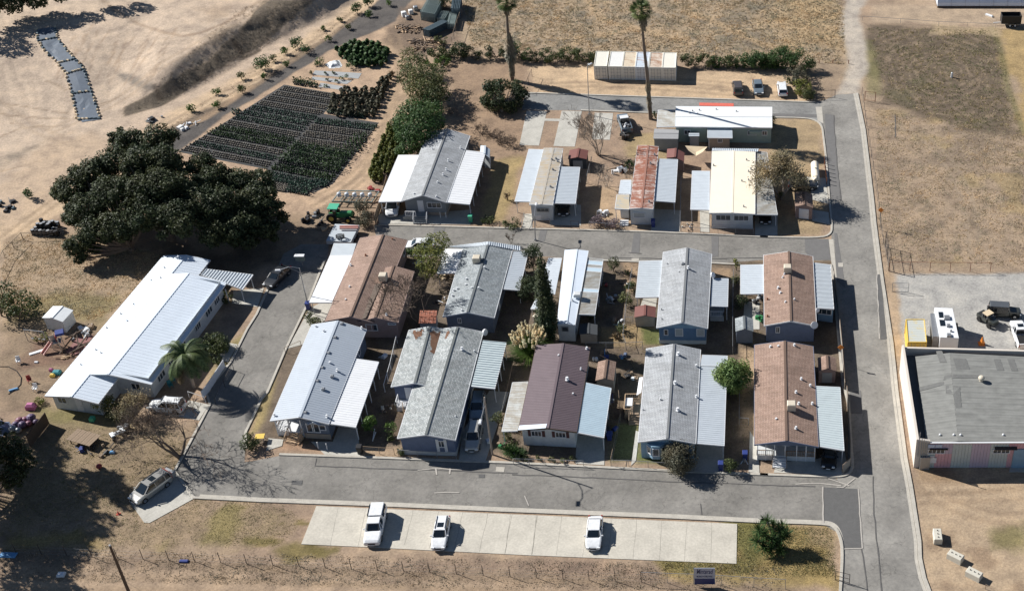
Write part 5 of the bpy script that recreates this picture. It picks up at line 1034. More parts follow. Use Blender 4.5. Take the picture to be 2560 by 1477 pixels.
# ------------------------------------------------------------------ vegetation
def quads(centers, normals, size, aspect=1.6, rng=RNG):
    n = len(centers); t = rng.normal(size=(n, 3)); t -= (t*normals).sum(1)[:, None]*normals; t /= np.linalg.norm(t, axis=1)[:, None]+1e-9
    b = np.cross(normals, t); s = (size*rng.uniform(.6, 1.35, n))[:, None]; a = t*s*aspect*.5; c = b*s*.5
    V = np.stack([centers-a-c*.3, centers-c, centers+a, centers+c], 1).reshape(-1, 3)
    return V
def cloud(clumps, dens, size, shell=.6, up=.35, squash=.8, aspect=1.6):
    """clumps: list of (x,y,z,r). returns quad verts"""
    out = []
    for (x, y, z, r) in clumps:
        n = max(12, int(dens*r*r)); d = RNG.normal(size=(n, 3)); d /= np.linalg.norm(d, axis=1)[:, None]
        rad = r*(shell+(1-shell)*RNG.random(n)**.6)*(1+.24*np.sin(d[:, 0]*5+x)*np.cos(d[:, 1]*6+y))
        p = d*rad[:, None]; p[:, 2] *= squash; p += (x, y, z)
        nn = d*.7+RNG.normal(size=(n, 3))*.55+(0, 0, up); nn /= np.linalg.norm(nn, axis=1)[:, None]; out.append(quads(p, nn, np.full(n, size), aspect))
    return np.concatenate(out)
def leafmesh(name, V, mat):
    F = np.arange(len(V)).reshape(-1, 4); return npmesh(name, V, F, mat)
L = {}
L['oak'] = leafm('oak_leaves', (.020, .028, .014), (.085, .105, .052), scale=.5); L['shrub'] = leafm('shrub_leaves', (.035, .048, .020), (.12, .15, .06), scale=1.5)
L['bright'] = leafm('bright_leaves', (.04, .08, .015), (.14, .22, .06), scale=1.5); L['olive'] = leafm('olive_leaves', (.06, .075, .03), (.18, .19, .085), scale=1)
L['yellow'] = leafm('yellow_green_leaves', (.09, .11, .025), (.27, .27, .08), scale=1.2); L['dense'] = leafm('deep_green_leaves', (.025, .055, .018), (.09, .16, .055), scale=1)
L['grey'] = leafm('grey_green_leaves', (.06, .06, .045), (.18, .165, .12), scale=1.5); L['palm'] = leafm('palm_leaves', (.035, .06, .02), (.15, .19, .08), scale=1)
L['autumn'] = leafm('fading_leaves', (.20, .17, .11), (.44, .37, .25), scale=.9); L['cypress'] = leafm('cypress_leaves', (.022, .034, .017), (.075, .095, .042), scale=1)
L['citrus'] = leafm('citrus_leaves', (.07, .12, .03), (.27, .35, .13), scale=1.5); L['dead'] = leafm('dry_thatch', (.16, .135, .105), (.34, .29, .23), scale=2); L['plume'] = leafm('plume_fibres', (.55, .45, .30), (.80, .70, .50), scale=2)
L['purple'] = leafm('purple_shrub_leaves', (.13, .10, .13), (.28, .22, .25), scale=2); L['brown'] = leafm('brown_leaves', (.10, .065, .04), (.24, .17, .10), scale=2)
L['agave'] = leafm('agave_leaves', (.04, .06, .04), (.12, .17, .10), scale=2)
def limb(mb, p, d, ln, r, depth, spread=.5, up=.15, segs=2, minr=.012, grow=.72, kids=(2, 3), tips=None):
    q = p; dd = d.normalized()
    for s_ in range(segs):
        nd_ = (dd+Vector((random.gauss(0, .14), random.gauss(0, .14), random.gauss(0, .1)))).normalized(); e = q+nd_*(ln/segs); r1 = r*(.84 if s_ < segs-1 else .74)
        mb.tube(q, e, r, r1, 6 if r > .08 else (4 if r > .03 else 3), False); q, dd, r = e, nd_, r1
    if depth <= 0:
        if tips is not None: tips.append(q)
        return
    for k in range(random.randint(*kids)):
        a = random.uniform(0, 6.28); ax = dd.orthogonal().normalized(); sd = (Matrix.Rotation(a, 3, dd) @ ax)
        nd_ = (dd+sd*random.uniform(.5, 1.2)*spread*1.4+Vector((0, 0, up))).normalized()
        limb(mb, q, nd_, ln*grow*random.uniform(.8, 1.15), max(minr, r*random.uniform(.55, .85)), depth-1, spread, up, segs, minr, grow, kids, tips)
def bare_tree(name, base, h, label, group=None, depth=6, spread=.5, r=.16, mat='bark', stems=1, up=.12, leaves=None, trunk=.25, lean=(0, 0), kids=(2, 3), cat='tree', dens=6, lsz=.16):
    T = thing(name, base, label, cat, group); b = MB(); tips = []
    for k in range(stems):
        a = 6.28*k/stems+random.random(); ln = h*trunk; d = Vector((math.cos(a)*spread*.9*(stems > 1)+lean[0], math.sin(a)*spread*.9*(stems > 1)+lean[1], 1))
        limb(b, Vector(base)+Vector((math.cos(a), math.sin(a), 0))*(.15 if stems > 1 else 0), d, ln, r*(1 if stems == 1 else .55), depth, spread, up, 2, .02, .77, kids, tips)
    b.build('trunk', M[mat], T)
    if leaves and tips:
        P_ = np.array([tuple(t-Vector(base)) for t in tips]); P_ = np.repeat(P_, dens, 0)+RNG.normal(size=(len(P_)*dens, 3))*.38
        nn = RNG.normal(size=P_.shape); nn /= np.linalg.norm(nn, axis=1)[:, None]; link('crown', leafmesh('crown', quads(P_, nn, np.full(len(P_), lsz)), L[leaves]), parent=T)
    return T
def leafy(name, base, clumps, label, leaf, dens=60, size=.25, group=None, trunk=.3, limbs=True, mat='bark', cat='tree', shell=.6, up=.35, squash=.85, kind=None):
    """clumps in world coords"""
    base = Vector(base); T = thing(name, base, label, cat, group)
    cl = [(x-base.x, y-base.y, z-base.z, r) for x, y, z, r in clumps]
    link('crown', leafmesh('crown', cloud(cl, dens, size, shell, up, squash), L[leaf]), parent=T)
    b = MB(); zt = min(c[2] for c in clumps); 
    if trunk:
        fork = base+Vector((0, 0, max(.3, (zt-base.z)*.45))); b.tube(base-Vector((0, 0, .2)), fork, trunk*1.15, trunk*.8, 8)
        for (x, y, z, r) in (clumps if limbs else clumps[:3]):
            e = Vector((x, y, z)); m = fork.lerp(e, .5)+Vector((0, 0, -.06*(e-fork).length)); b.tube(fork, m, trunk*.42, trunk*.28, 5, False); b.tube(m, e, trunk*.28, trunk*.1, 5, False)
        b.build('trunk', M[mat], T)
    return T
def ell(cx, cy, cz, rx, ry, rz, n, r, seed=1, hollow=.55):
    rd = random.Random(seed); o = []
    for _ in range(n):
        while True:
            a, b, c = rd.uniform(-1, 1), rd.uniform(-1, 1), rd.uniform(-.8, 1); q = (a*a+b*b+c*c)**.5
            if hollow < q < 1: break
        o.append((cx+a*rx, cy+b*ry, cz+c*rz, r*rd.uniform(.7, 1.3)))
    return o
SH = 8.0
# the three great oaks
def oak(label, base, lumps, seed, sz=.21):
    cl = []; rd = random.Random(seed)
    for (px, py, z, r) in lumps:
        p = gp(px, py, z); cl.append((p.x, p.y, p.z, r))
        for k in range(13): a = rd.uniform(0, 6.28); q_ = rd.uniform(.6, 1.15); cl.append((p.x+math.cos(a)*r*q_, p.y+math.sin(a)*r*q_, p.z-rd.uniform(-1.0, 1.8), r*rd.uniform(.2, .5)))
    return leafy('oak_tree', base, cl, label, 'oak', 440, sz, 'great oaks over the paddock', .55, squash=.85, shell=.5)
oak('dark oak at the left of the oak clump, crown reaching the black barrels', gp(330, 625), [(175, 470, 6.5, 2.3), (235, 430, 8, 2.6), (290, 400, 9, 2.6), (215, 520, 6, 2.5), (280, 480, 8, 2.8), (240, 570, 4.5, 2.4), (205, 610, 2.8, 1.8), (300, 560, 5.5, 2.6), (350, 470, 9, 2.5)], 2)
oak('tallest dark oak in the middle of the clump', gp(430, 600), [(330, 350, 10, 2.0), (390, 345, 10.5, 2.3), (350, 400, 10.5, 2.5), (410, 400, 10.5, 2.6), (400, 460, 9.5, 2.8), (455, 470, 8.5, 2.4), (370, 530, 7, 2.8), (440, 540, 7, 2.8), (300, 345, 9, 1.3)], 3)
oak('dark oak at the right of the clump beside the nursery rows', gp(590, 610), [(500, 410, 8, 1.9), (530, 450, 8, 2.4), (500, 510, 7.5, 2.7), (560, 500, 7.5, 2.4), (600, 450, 7.5, 2.0), (650, 450, 7, 2.0), (640, 500, 6.5, 2.6), (670, 520, 5.5, 1.9), (600, 560, 5, 2.6), (540, 570, 5, 2.5), (660, 570, 4, 1.8)], 4)
# dark trees at the upper left corner and lower left corner
leafy('oak_tree', gt(60, 0), [(gt(x, y, z).x, gt(x, y, z).y, gt(x, y, z).z, r) for x, y, z, r in ((-30, 15, 4, 2.4), (30, 5, 4, 2.4), (90, -5, 4, 2.2), (150, -20, 4, 2.0), (-80, 30, 5, 3), (0, -20, 5, 3), (60, -30, 5, 3), (220, -35, 4, 2.2), (280, -45, 4, 1.8))], 'dark spreading oak at the upper left corner of the bare hill', 'oak', 260, .26, None, 0)
leafy('oak_tree', gp(-40, 1290), [(gp(x, y, z).x, gp(x, y, z).y, z, r) for x, y, z, r in ((10, 1120, 3.5, 2.0), (50, 1150, 2.8, 1.7), (-60, 1090, 6, 3), (-130, 1120, 8, 3.4), (30, 1190, 2.2, 1.5), (-120, 1200, 7, 3), (-200, 1130, 10, 3.6), (-180, 1250, 10, 3.0), (-60, 1200, 4, 2.2), (-260, 1180, 11, 3.2))], 'dark evergreen tree at the left edge below the white house', 'oak', 420, .2, None, .4, limbs=False)
for k_, (x_, y_, z_, lb_) in enumerate(((-150, 1105, 16, 'tall loose evergreen beyond the left edge, shading the minivan slab'), (-265, 1033, 14, 'tall loose evergreen beyond the left edge, shading the clutter'), (-240, 1165, 16, 'tall loose evergreen beyond the left edge, shading the lower lawn'))):
    q = gp(x_, y_); leafy('shade_tree', q, ell(q.x, q.y, z_, 5.2, 4.6, 3.2, 30, 1.25, 5+k_, .2), lb_, 'shrub', 150, .26, None, .3)
# grey green bush at left edge
p = gp(50, 770, 1.5); leafy('olive_shrub', gp(50, 800), ell(p.x, p.y, 1.9, 2.6, 2.2, 1.6, 16, .9, 6), 'grey green bush at the left edge beside the white shed', 'shrub', 90, .2, None, .12, cat='shrub')
p = gp(8, 760, 1.5); leafy('olive_shrub', gp(5, 790), ell(p.x, p.y, 2.6, 2.2, 2.2, 1.9, 12, .9, 7), 'taller grey green bush cut by the left edge of the photo', 'shrub', 90, .2, None, .12, cat='shrub')
# tall fan palms
def fan_palm(base, top, r, label, skirt, seed):
    rd = random.Random(seed); T = thing('fan_palm', base, label, 'palm tree', 'tall fan palms'); b = MB(); n = 10; pts = []
    for k in range(n+1):
        t = k/n; pts.append(base.lerp(top, t)+Vector((math.sin(t*5+seed)*.18*t, 0, 0)))
    for k in range(n): b.tube(pts[k], pts[k+1], .36-.018*k, .36-.018*(k+1), 8, False)
    b.build('trunk', M['bark'], T)
    V = []; tp = pts[-1]-base
    for i in range(62):
        a = rd.uniform(0, 6.28); el = rd.uniform(-.75, 1.25); d = np.array([math.cos(a)*math.cos(el), math.sin(a)*math.cos(el), math.sin(el)]); o = np.array(tp)+d*r*.55; sd = np.cross(d, (0, 0, 1.0)); sd /= np.linalg.norm(sd)+1e-6; upv = np.cross(sd, d); 
        for j in range(11):
            an = -1.25+2.5*j/10; dd = d*math.cos(an)+sd*math.sin(an); dd = dd/np.linalg.norm(dd); e = o+dd*r*.52-np.array([0, 0, .14*abs(an)]); w = upv*.02+np.cross(dd, upv)*.075; V += [o-w*.4, o+w*.4, o+(e-o)*.6+w, e]
        V += [np.array(tp)-sd*.03, np.array(tp)+sd*.03, o+sd*.03, o-sd*.03]
    link('crown', leafmesh('crown', np.array(V), L['palm']), parent=T)
    V = []
    for (t0, t1, rr, n2) in skirt:
        for i in range(n2):
            t = rd.uniform(t0, t1); q = np.array(base.lerp(top, t)-base); a = rd.uniform(0, 6.28); f = math.sin(min(1, (t1-t)/(t1-t0)*1.25+.1)*math.pi*.86)+.12; rad = rr*f; d = np.array([math.cos(a), math.sin(a), 0]); s = np.array([-math.sin(a), math.cos(a), 0])*.10
            o = q+d*.3; e = q+d*rad*rd.uniform(.7, 1.1)-np.array([0, 0, rd.uniform(.5, 1.0)]); V += [o-s*.3, o+s*.3, e+s, e-s]
    link('dead_frond_skirt', leafmesh('dead_frond_skirt', np.array(V), L['dead']), parent=T)
zt = 20.0; b0 = g(2, 1068, 868); t0 = g(2, 1000, 60, zt); t0 = Vector((t0.x, b0.y-.3, zt))
def palm_top(rc, x, y, base):          # height of the crown standing above its base
    px, py = px_of(rc, x, y); lo, hi = 3, 40
    for _ in range(40):
        m = (lo+hi)/2
        if gp(px, py, m).y > base.y: lo = m
        else: hi = m
    return Vector((gp(px, py, lo).x, base.y, lo))
t0 = palm_top(2, 1003, 75, b0); fan_palm(b0, t0, 2.0, 'tall fan palm standing at the end of the shipping containers', [(.86, .97, .75, 380), (.28, .36, .55, 200), (.05, .28, .46, 140)], 1)
b1 = g(2, 62, 585); t1 = palm_top(2, 15, 15, b1); fan_palm(b1, t1, 2.0, 'tall fan palm with a long grey frond skirt behind the dark round shrub', [(.88, .98, .75, 300), (.10, .62, 1.05, 900)], 2)
# feather palm
def feather_palm(base, h, label, n=26, ln=3.2):
    T = thing('feather_palm', base, label, 'palm tree'); b = MB(); b.tube(base, base+Vector((.1, 0, h)), .28, .2, 8); b.build('trunk', M['palebark'], T); V = []; Vd = []; rd = random.Random(4)
    for i in range(n):
        a = 6.28*i/n*2.4+rd.uniform(-.3, .3); el = rd.uniform(.15, 1.2); d = np.array([math.cos(a), math.sin(a)]); p = np.array([.1, 0, h]); v = np.array([d[0]*math.cos(el), d[1]*math.cos(el), math.sin(el)]); S_ = 22; s = np.array([-d[1], d[0], 0]); dead = i % 7 == 3
        if dead: v = np.array([d[0]*.5, d[1]*.5, -.5])
        for j in range(S_):
            q = p+v*ln/S_; v = v+np.array([0, 0, -.11 if not dead else -.05]); v /= np.linalg.norm(v); lf = .75*math.sin(math.pi*(j+2)/(S_+3))
            for sg in (-1, 1):
                for m in (0, .5):
                    o = p+(q-p)*m; e = o+s*sg*lf+v*lf*.5-np.array([0, 0, lf*.45]); w = v*.05; (Vd if dead else V).extend([o-w, o+w, e+w*.3, e-w*.3])
            w = s*.03; (Vd if dead else V).extend([p-w, p+w, q+w, q-w]); p = q
    link('crown', leafmesh('crown', np.array(V), L['palm']), parent=T); link('dead_fronds', leafmesh('dead_fronds', np.array(Vd), L['brown']), parent=T)
feather_palm(g(10, 1410, 1420), 5.4, 'feathery palm leaning over the white house roof edge', 34, 4.0)
# rounded tree near the first fan palm, bushes in the dry yard
p = g(2, -15, 690, 2.2); leafy('round_tree', g(2, -15, 810), ell(p.x, p.y, 2.0, 4.1, 3.0, 2.3, 46, .95, 8, .75), 'dark dome-shaped tree by the fan palm and top street', 'cypress', 190, .2, None, .3, mat='palebark')
bare_tree('leafless_bush', g(1, 1420, 830), 2.2, 'small leafless thicket in the yard behind the green hedge', 'leafless bushes', 4, .7, .08, 'bark', 6, .05)
for i, (x, y, h, lb) in enumerate(((1650, 980, 2.4, 'leafless brown thicket directly behind the grey roof with white awnings'), (1760, 1010, 2.2, 'leafless brown thicket by the white storage box'), (1840, 1060, 2.4, 'leafless brown bush nearest the stained trailer'))): bare_tree('leafless_bush', g(1, x, y), h, lb, 'leafless bushes', 5, .85, .08, 'bark', 7, .02)
bare_tree('leafless_tree', g(2, 690, 1130), 7.5, 'pale leafless tree with fanning branches left of the rusted trailer', None, 6, .33, .2, 'palebark', 7, .25, trunk=.28)
bare_tree('leafless_tree', g(2, 745, 1360), 4.4, 'small pale leafless tree between the stained and rusted trailers', None, 5, .5, .1, 'palebark', 4, .15)
bare_tree('leafless_tree', g(20, 1310, 480), 11.0, 'large leafless tree at the street corner by the silver minivan', None, 6, .62, .38, 'bark', 3, .06, trunk=.22, kids=(3, 3))
bare_tree('leafless_tree', g(11, 1195, 960), 9.6, 'leafless tree between the brown home and the slate walled home', None, 7, .45, .2, 'bark', 3, .10, leaves=None)
bare_tree('leafless_tree', g(11, 1860, 375), 2.0, 'thin leafless sapling behind the corrugated roof strip on the middle street', None, 4, .3, .05, 'bark', 4, .3)
bare_tree('sycamore_tree', g(13, 150, 50), 12.0, 'large tree with fading sparse foliage beside the cream roofed home', None, 8, .40, .42, 'palebark', 3, .16, leaves='autumn', trunk=.15, dens=2, lsz=.14)
bare_tree('sycamore_tree', g(20, 985, 210), 3.6, 'brown bush with yellowing leaves beside the white car under the big leafless tree', None, 6, .55, .10, 'bark', 5, .1, leaves='autumn', dens=2, lsz=.1)
# tree belt right of the nursery
def px3(rc, x, y, z, r): q = g(rc, x, y, z); return (q.x, q.y, z, r*1.3)
leafy('eucalyptus_tree', g(1, 1180, 640), [px3(1, *a) for a in ((1110, 400, 4, 1.2), (1150, 460, 5, 1.3), (1110, 520, 4, 1.2), (1180, 540, 5, 1.4), (1240, 520, 4, 1.2), (1290, 580, 4, 1.4), (1330, 530, 3, 1.1), (1230, 640, 4, 1.5), (1150, 660, 4, 1.2), (1300, 680, 3.5, 1.4), (1340, 640, 3, 1.2), (1200, 720, 3, 1.3), (1290, 750, 2.5, 1.1))], 'feathery olive-brown tree between the nursery and the dry yard', 'olive', 260, .16, None, .3, limbs=False)
leafy('dense_tree', g(1, 1180, 1080), [px3(1, *a) for a in ((1080, 830, 4, 1.2), (1130, 810, 4.5, 1.5), (1190, 800, 4.5, 1.5), (1250, 820, 4.2, 1.6), (1290, 880, 4, 1.6), (1210, 870, 5, 1.8), (1120, 890, 4.5, 1.6), (1070, 880, 3.5, 1.2), (1170, 950, 4.5, 1.7), (1250, 950, 4, 1.6), (1100, 980, 3.5, 1.4), (1180, 1030, 3, 1.4), (1110, 1060, 2.5, 1.2), (1050, 930, 3, 1.0))], 'dense deep green tree behind the home with white awnings', 'dense', 260, .18, None, .3)
for i, (x, y, s, lf, lb) in enumerate(((1330, 390, 1.3, 'shrub', 'dark bush right of the olive-brown tree, at the left end of the hedge line'), (1400, 380, 1.1, 'shrub', 'second dark bush of the hedge line by the pole pile'), (1490, 370, 1.5, 'cypress', 'broad dark bush in the hedge line right of the pole pile'), (1570, 390, 1.2, 'cypress', 'dark bush in the hedge line behind the dry yard, at its right part'), (1750, 390, 1.3, 'cypress', 'dark bush in the hedge line just left of the skirted fan palm'), (1280, 470, .9, 'bright', 'small bright green bush beside the olive-brown tree'), (1360, 450, .8, 'bright', 'small green bush with cut branches beside it'), (1340, 300, .9, 'olive', 'small olive bush beside the stacked metal racks'), (1395, 30, 1.2, 'shrub', 'green bush between the stacked metal racks at the top edge'))):
    q = g(1, x, y, s*.8); leafy('hedge_bush', (q.x, q.y, 0), ell(q.x, q.y, s*1.0, s*1.7, s, s*.9, 16, s*.45, 20+i), lb, lf, 260, .15, 'bushes along the back fence', .08, cat='shrub')
for i, (x, y, s, lf, lb) in enumerate(((120, 390, 1.6, 'dense', 'leafy green hedge bush right of the skirted fan palm'), (240, 418, 1.0, 'cypress', 'low dark hedge bush right of the leafy one by the fan palm'), (355, 410, 1.35, 'shrub', 'round hedge bush, first of the three left of the containers'), (460, 405, 1.35, 'shrub', 'round hedge bush, middle of the three left of the containers'), (575, 412, 1.2, 'shrub', 'hedge bush just left of the white container row'), (655, 415, .8, 'shrub', 'small hedge bush tucked behind the first container'), (1365, 448, 1.15, 'shrub', 'lone round hedge bush right of the containers'), (1480, 450, 1.1, 'shrub', 'hedge bush starting the row behind the parked cars'), (1560, 455, 1.05, 'dense', 'second hedge bush of the row behind the parked cars'), (1650, 460, 1.1, 'shrub', 'third hedge bush of the row behind the parked cars'), (1735, 465, 1.2, 'dense', 'fourth hedge bush of the row behind the parked cars'), (1815, 445, 1.6, 'dense', 'tall hedge bush of the row behind the parked cars'), (1895, 455, 1.5, 'dense', 'hedge bush behind the white hatchback'))):
    q = g(2, x, y, s*.8); leafy('hedge_bush', (q.x, q.y, 0), ell(q.x, q.y, s*1.0, s*1.75, s, s*.95, 17, s*.45, 40+i), lb, lf, 260, .15, 'hedge behind the container lot', .08, cat='shrub')
for i, (x, y, s, lf, lb) in enumerate(((60, 455, 1.3, 'dense', 'leafy hedge bush second from the hedge corner'), (165, 430, 1.9, 'dense', 'tall ivy-like hedge bush at the hedge corner'), (275, 455, 1.8, 'dense', 'tall hedge bush at the corner turning toward the street'), (275, 560, 1.5, 'grey', 'greyish hedge bush right of the white hatchback'), (295, 645, 1.2, 'yellow', 'yellow-green hedge bush nearest the top street corner'), (350, 690, .9, 'olive', 'low olive bush beside the gate at the street corner'), (225, 590, .5, 'bright', 'tiny bright bush just behind the white hatchback'))):
    q = g(3, x, y, s*.8); leafy('hedge_bush', (q.x, q.y, 0), ell(q.x, q.y, s*1.0, s*1.5, s*1.15, s*.95, 17, s*.45, 60+i), lb, lf, 260, .15, 'hedge behind the container lot', .08, cat='shrub')
# garden shrubs and trees: rc, x, y(base), height, radius
def bush(rc, x, y, h, r, lf, label, name='garden_shrub', n=14, size=.17, grp=None, trunk=.07, cat='shrub'):
    q = g(rc, x, y); return leafy(name, q, ell(q.x, q.y, h*.55, r*.75, r*.75, h*.42, n, min(r, h)*.38, int(x+y)), label, lf, 230, size*.72, grp, trunk, cat=cat)
bush(12, 215, 570, 4.4, 1.6, 'cypress', 'dark shrub tree at the street side of the tall cypress', n=26); bush(12, 195, 800, 4.2, 1.9, 'cypress', 'dark round tree left of the tall cypress', n=30)
bush(12, 798, 580, 2.6, 1.0, 'shrub', 'clipped dark shrub near the street between two yards'); bush(12, 905, 600, 1.0, .5, 'cypress', 'small dark shrub in the strip by the chain fence')
bush(12, 925, 720, 1.8, 1.0, 'shrub', 'green shrub under the left awning of the blue sided home'); bush(12, 890, 830, 2.4, 1.1, 'olive', 'olive shrub by the maroon roofed tan shed', n=18); bush(12, 855, 1020, 1.4, .8, 'olive', 'low shrub against the fence above the maroon roof')
bush(12, 1692, 570, 2.2, .7, 'yellow', 'yellow-green shrub by the left awning of the blue-walled brown home'); bush(12, 1690, 680, 2.0, .8, 'olive', 'flowering shrub left of the galvanised awning'); bush(12, 1730, 850, 2.4, 1.3, 'cypress', 'dark shrub between the two right-hand back homes'); bush(12, 825, 1060, .8, .7, 'brown', 'brown dry shrub in the middle yard')
bush(12, 640, 920, 1.2, .9, 'shrub', 'green plant hanging over the white trailer awning end'); bush(22, 1280, 560, 3.4, 2.4, 'grey', 'large round grey-green shrub on the front street', n=46, size=.16); bush(22, 1645, 590, 2.0, .95, 'shrub', 'round shrub beside the blue bin on the front street', n=20)
bush(12, 1660, 1450, 4.9, 2.6, 'citrus', 'bright green tree leaning over the light grey awning', 'citrus_tree', 40, .22, None, .12, 'tree')
bush(12, 1640, 1290, 1.2, .6, 'shrub', 'small dark shrub at the far end of the light grey awning')
bush(21, 840, 300, 2.6, 1.0, 'bright', 'young papaya-like tree by the left corner home white awning', 'garden_tree', 16, .25, cat='tree'); bush(21, 995, 330, 2.4, .8, 'bright', 'pale green small tree in the yard between the two front left homes', n=14); bush(21, 985, 360, .9, .6, 'shrub', 'low green plant under the pale green small tree')
bush(21, 1065, 460, 1.1, .75, 'shrub', 'green shrub at the front corner of the L-shaped home'); bush(21, 1765, 250, 2.2, 1.0, 'olive', 'olive shrub left of the maroon roofed home awning'); bush(20, 1840, 420, 1.9, 1.3, 'shrub', 'dark shrub at the street corner beside the yellow table', n=18)
bush(11, 380, 920, 1.1, .8, 'shrub', 'green shrub at the foot of the street lamp'); bush(11, 430, 965, .9, 1.2, 'olive', 'low spreading shrub behind the seamed roof home'); bush(11, 1130, 470, 1.4, .9, 'bright', 'bright green bush at the corner of the brown home')
bush(10, 1560, 1160, 2.2, 2.2, 'shrub', 'dark round shrub at the right side of the white house', n=24); bush(10, 1480, 900, 1.8, 1.5, 'shrub', 'dark shrub against the right side wall of the white house'); bush(10, 1660, 800, 1.4, 1.0, 'shrub', 'shrub under the slatted carport of the white house')
bush(10, 1590, 1240, .8, .7, 'shrub', 'low plant beside the street at the white gate'); bush(20, 770, 130, 2.0, 1.5, 'yellow', 'fruiting bush at the front corner of the white house', n=20); bush(20, 840, 180, 1.8, 1.3, 'shrub', 'dark bush in front of the white house corner')
bush(12, 60, 240, .9, 1.9, 'shrub', 'clipped low hedge along the middle street', n=22); bush(11, 1690, 225, .9, 1.3, 'shrub', 'clipped dark low hedge by the bin on the middle street'); bush(12, 25, 60, 1.4, .6, 'brown', 'reddish shrub at the left of the stained-roof trailer'); bush(12, 690, 235, 1.2, 1.6, 'purple', 'low purple flowering shrub on the middle street', n=20); bush(12, 790, 245, 1.1, 1.5, 'purple', 'purple flowering shrub beside the rusted trailer gate', n=18)
bush(2, 915, 1240, 1.8, .9, 'dense', 'green shrub left of the rusted roof'); bush(2, 1100, 860, 1.3, .6, 'dense', 'small green shrub at the foot of the fan palm by the containers'); bush(13, 150, 60, 1.6, .6, 'olive', 'olive shrub left of the small brown shed'); bush(3, 95, 910, 1.8, .7, 'shrub', 'dark shrub at the right end of the sage green home'); bush(2, 1815, 1010, 1.6, .5, 'shrub', 'thin shrub against the sage green wall')
bush(10, 310, 1080, .8, 1.2, 'yellow', 'low yellow-green weeds by the swing frame'); bush(20, 290, 90, .7, .8, 'yellow', 'low weeds at the corner of the white house'); bush(11, 800, 250, 2.4, 1.6, 'grey', 'grey dry shrub between the tractor and the middle street', n=24); bush(11, 780, 150, 2.0, 1.3, 'grey', 'grey dry shrub right of the green tractor', n=16)
for x, y, lb in ((1830, 350, 'rose bush at the left of the maroon roofed home, in the cactus garden'), (1870, 420, 'pale garden bush in the cactus garden corner')): bush(21, x, y, 1.2, .7, 'olive', lb)
for i, (x, y) in enumerate(((150, 500), (250, 505), (350, 510), (440, 515), (500, 500))): bush(22, x, y, .6, .6, 'olive', 'low flower bed bushes along the fence of the maroon roofed home', n=7, grp='flower bed bushes by the maroon roofed home')
# bamboo
q = g(11, 1260, 600); T = leafy('bamboo', q, [px3(11, *a) for a in ((1280, 340, 5.2, .8), (1350, 330, 5.0, .8), (1240, 390, 4.6, .9), (1320, 400, 5, 1.0), (1380, 370, 4.4, .7), (1200, 450, 3.8, .9), (1270, 460, 4.6, 1.0), (1340, 470, 4, .9), (1220, 520, 3.2, .9), (1290, 540, 3.2, 1.0), (1240, 590, 2.2, .8), (1310, 600, 2, .7), (1180, 420, 3.4, .6))], 'yellow-green bamboo clump behind the white parked sedan', 'yellow', 300, .14, None, .12, cat='bamboo')
# cypress
q = g(12, 330, 1090); hc = palm_top(12, 290, 400, q).z; T = thing('cypress_tree', q, 'very tall narrow dark cypress beside the white trailer', 'cypress'); V = cloud([(math.sin(k*2.1)*.2+(-.2 if k < 4 else 0), math.cos(k*1.7)*.2, hc*(.06+.9*k/26), 1.25*(1-(k/27)**1.8)*(.75+.25*min(1, k/5))+.12) for k in range(27)], 520, .16, .75, .9, 1.3); link('crown', leafmesh('crown', V, L['cypress']), parent=T); b = MB(); b.tube(q, q+Vector((0, 0, hc*.9)), .3, .05, 7); b.build('trunk', M['bark'], T)
# pampas grass
def strands(n, h, r, droop, w, rd, base=(0, 0, 0), z0=0):
    V = []
    for i in range(n):
        a = rd.uniform(0, 6.28); el = rd.uniform(.5, 1.45); d = np.array([math.cos(a)*math.cos(el), math.sin(a)*math.cos(el), math.sin(el)]); p = np.array(base, float)+np.array([math.cos(a)*r*.3*rd.random(), math.sin(a)*r*.3*rd.random(), z0]); ln = h*rd.uniform(.6, 1.1); s = np.array([-math.sin(a), math.cos(a), 0])*w
        for j in range(4): q = p+d*ln/4; d = d+np.array([0, 0, -droop]); d /= np.linalg.norm(d); V += [p-s*(1-j*.2), p+s*(1-j*.2), q+s*(.8-j*.2), q-s*(.8-j*.2)]; p = q
    return np.array(V)
rd = random.Random(3); q = g(12, 190, 1190); T = thing('pampas_grass', q, 'big pampas grass with cream plumes above the maroon roof', 'ornamental grass'); link('blades', leafmesh('blades', strands(1500, 3.4, 1.6, .28, .035, rd), L['olive'] if False else L['bright']), parent=T)
V = []
for i in range(75):
    a = rd.uniform(0, 6.28); rr = 2.1*math.sqrt(rd.random()); p = np.array([math.cos(a)*rr, math.sin(a)*rr+.1, 2.5+rd.uniform(0, 1.5)*(1.2-rr/3)]); V.append(cloud([(p[0]*(1+.04*k), p[1]*(1+.04*k), p[2]+k*.17, .13) for k in range(5)], 900, .12, .3, 1.4, 1.5))
link('plumes', leafmesh('plumes', np.concatenate(V), L['plume']), parent=T)
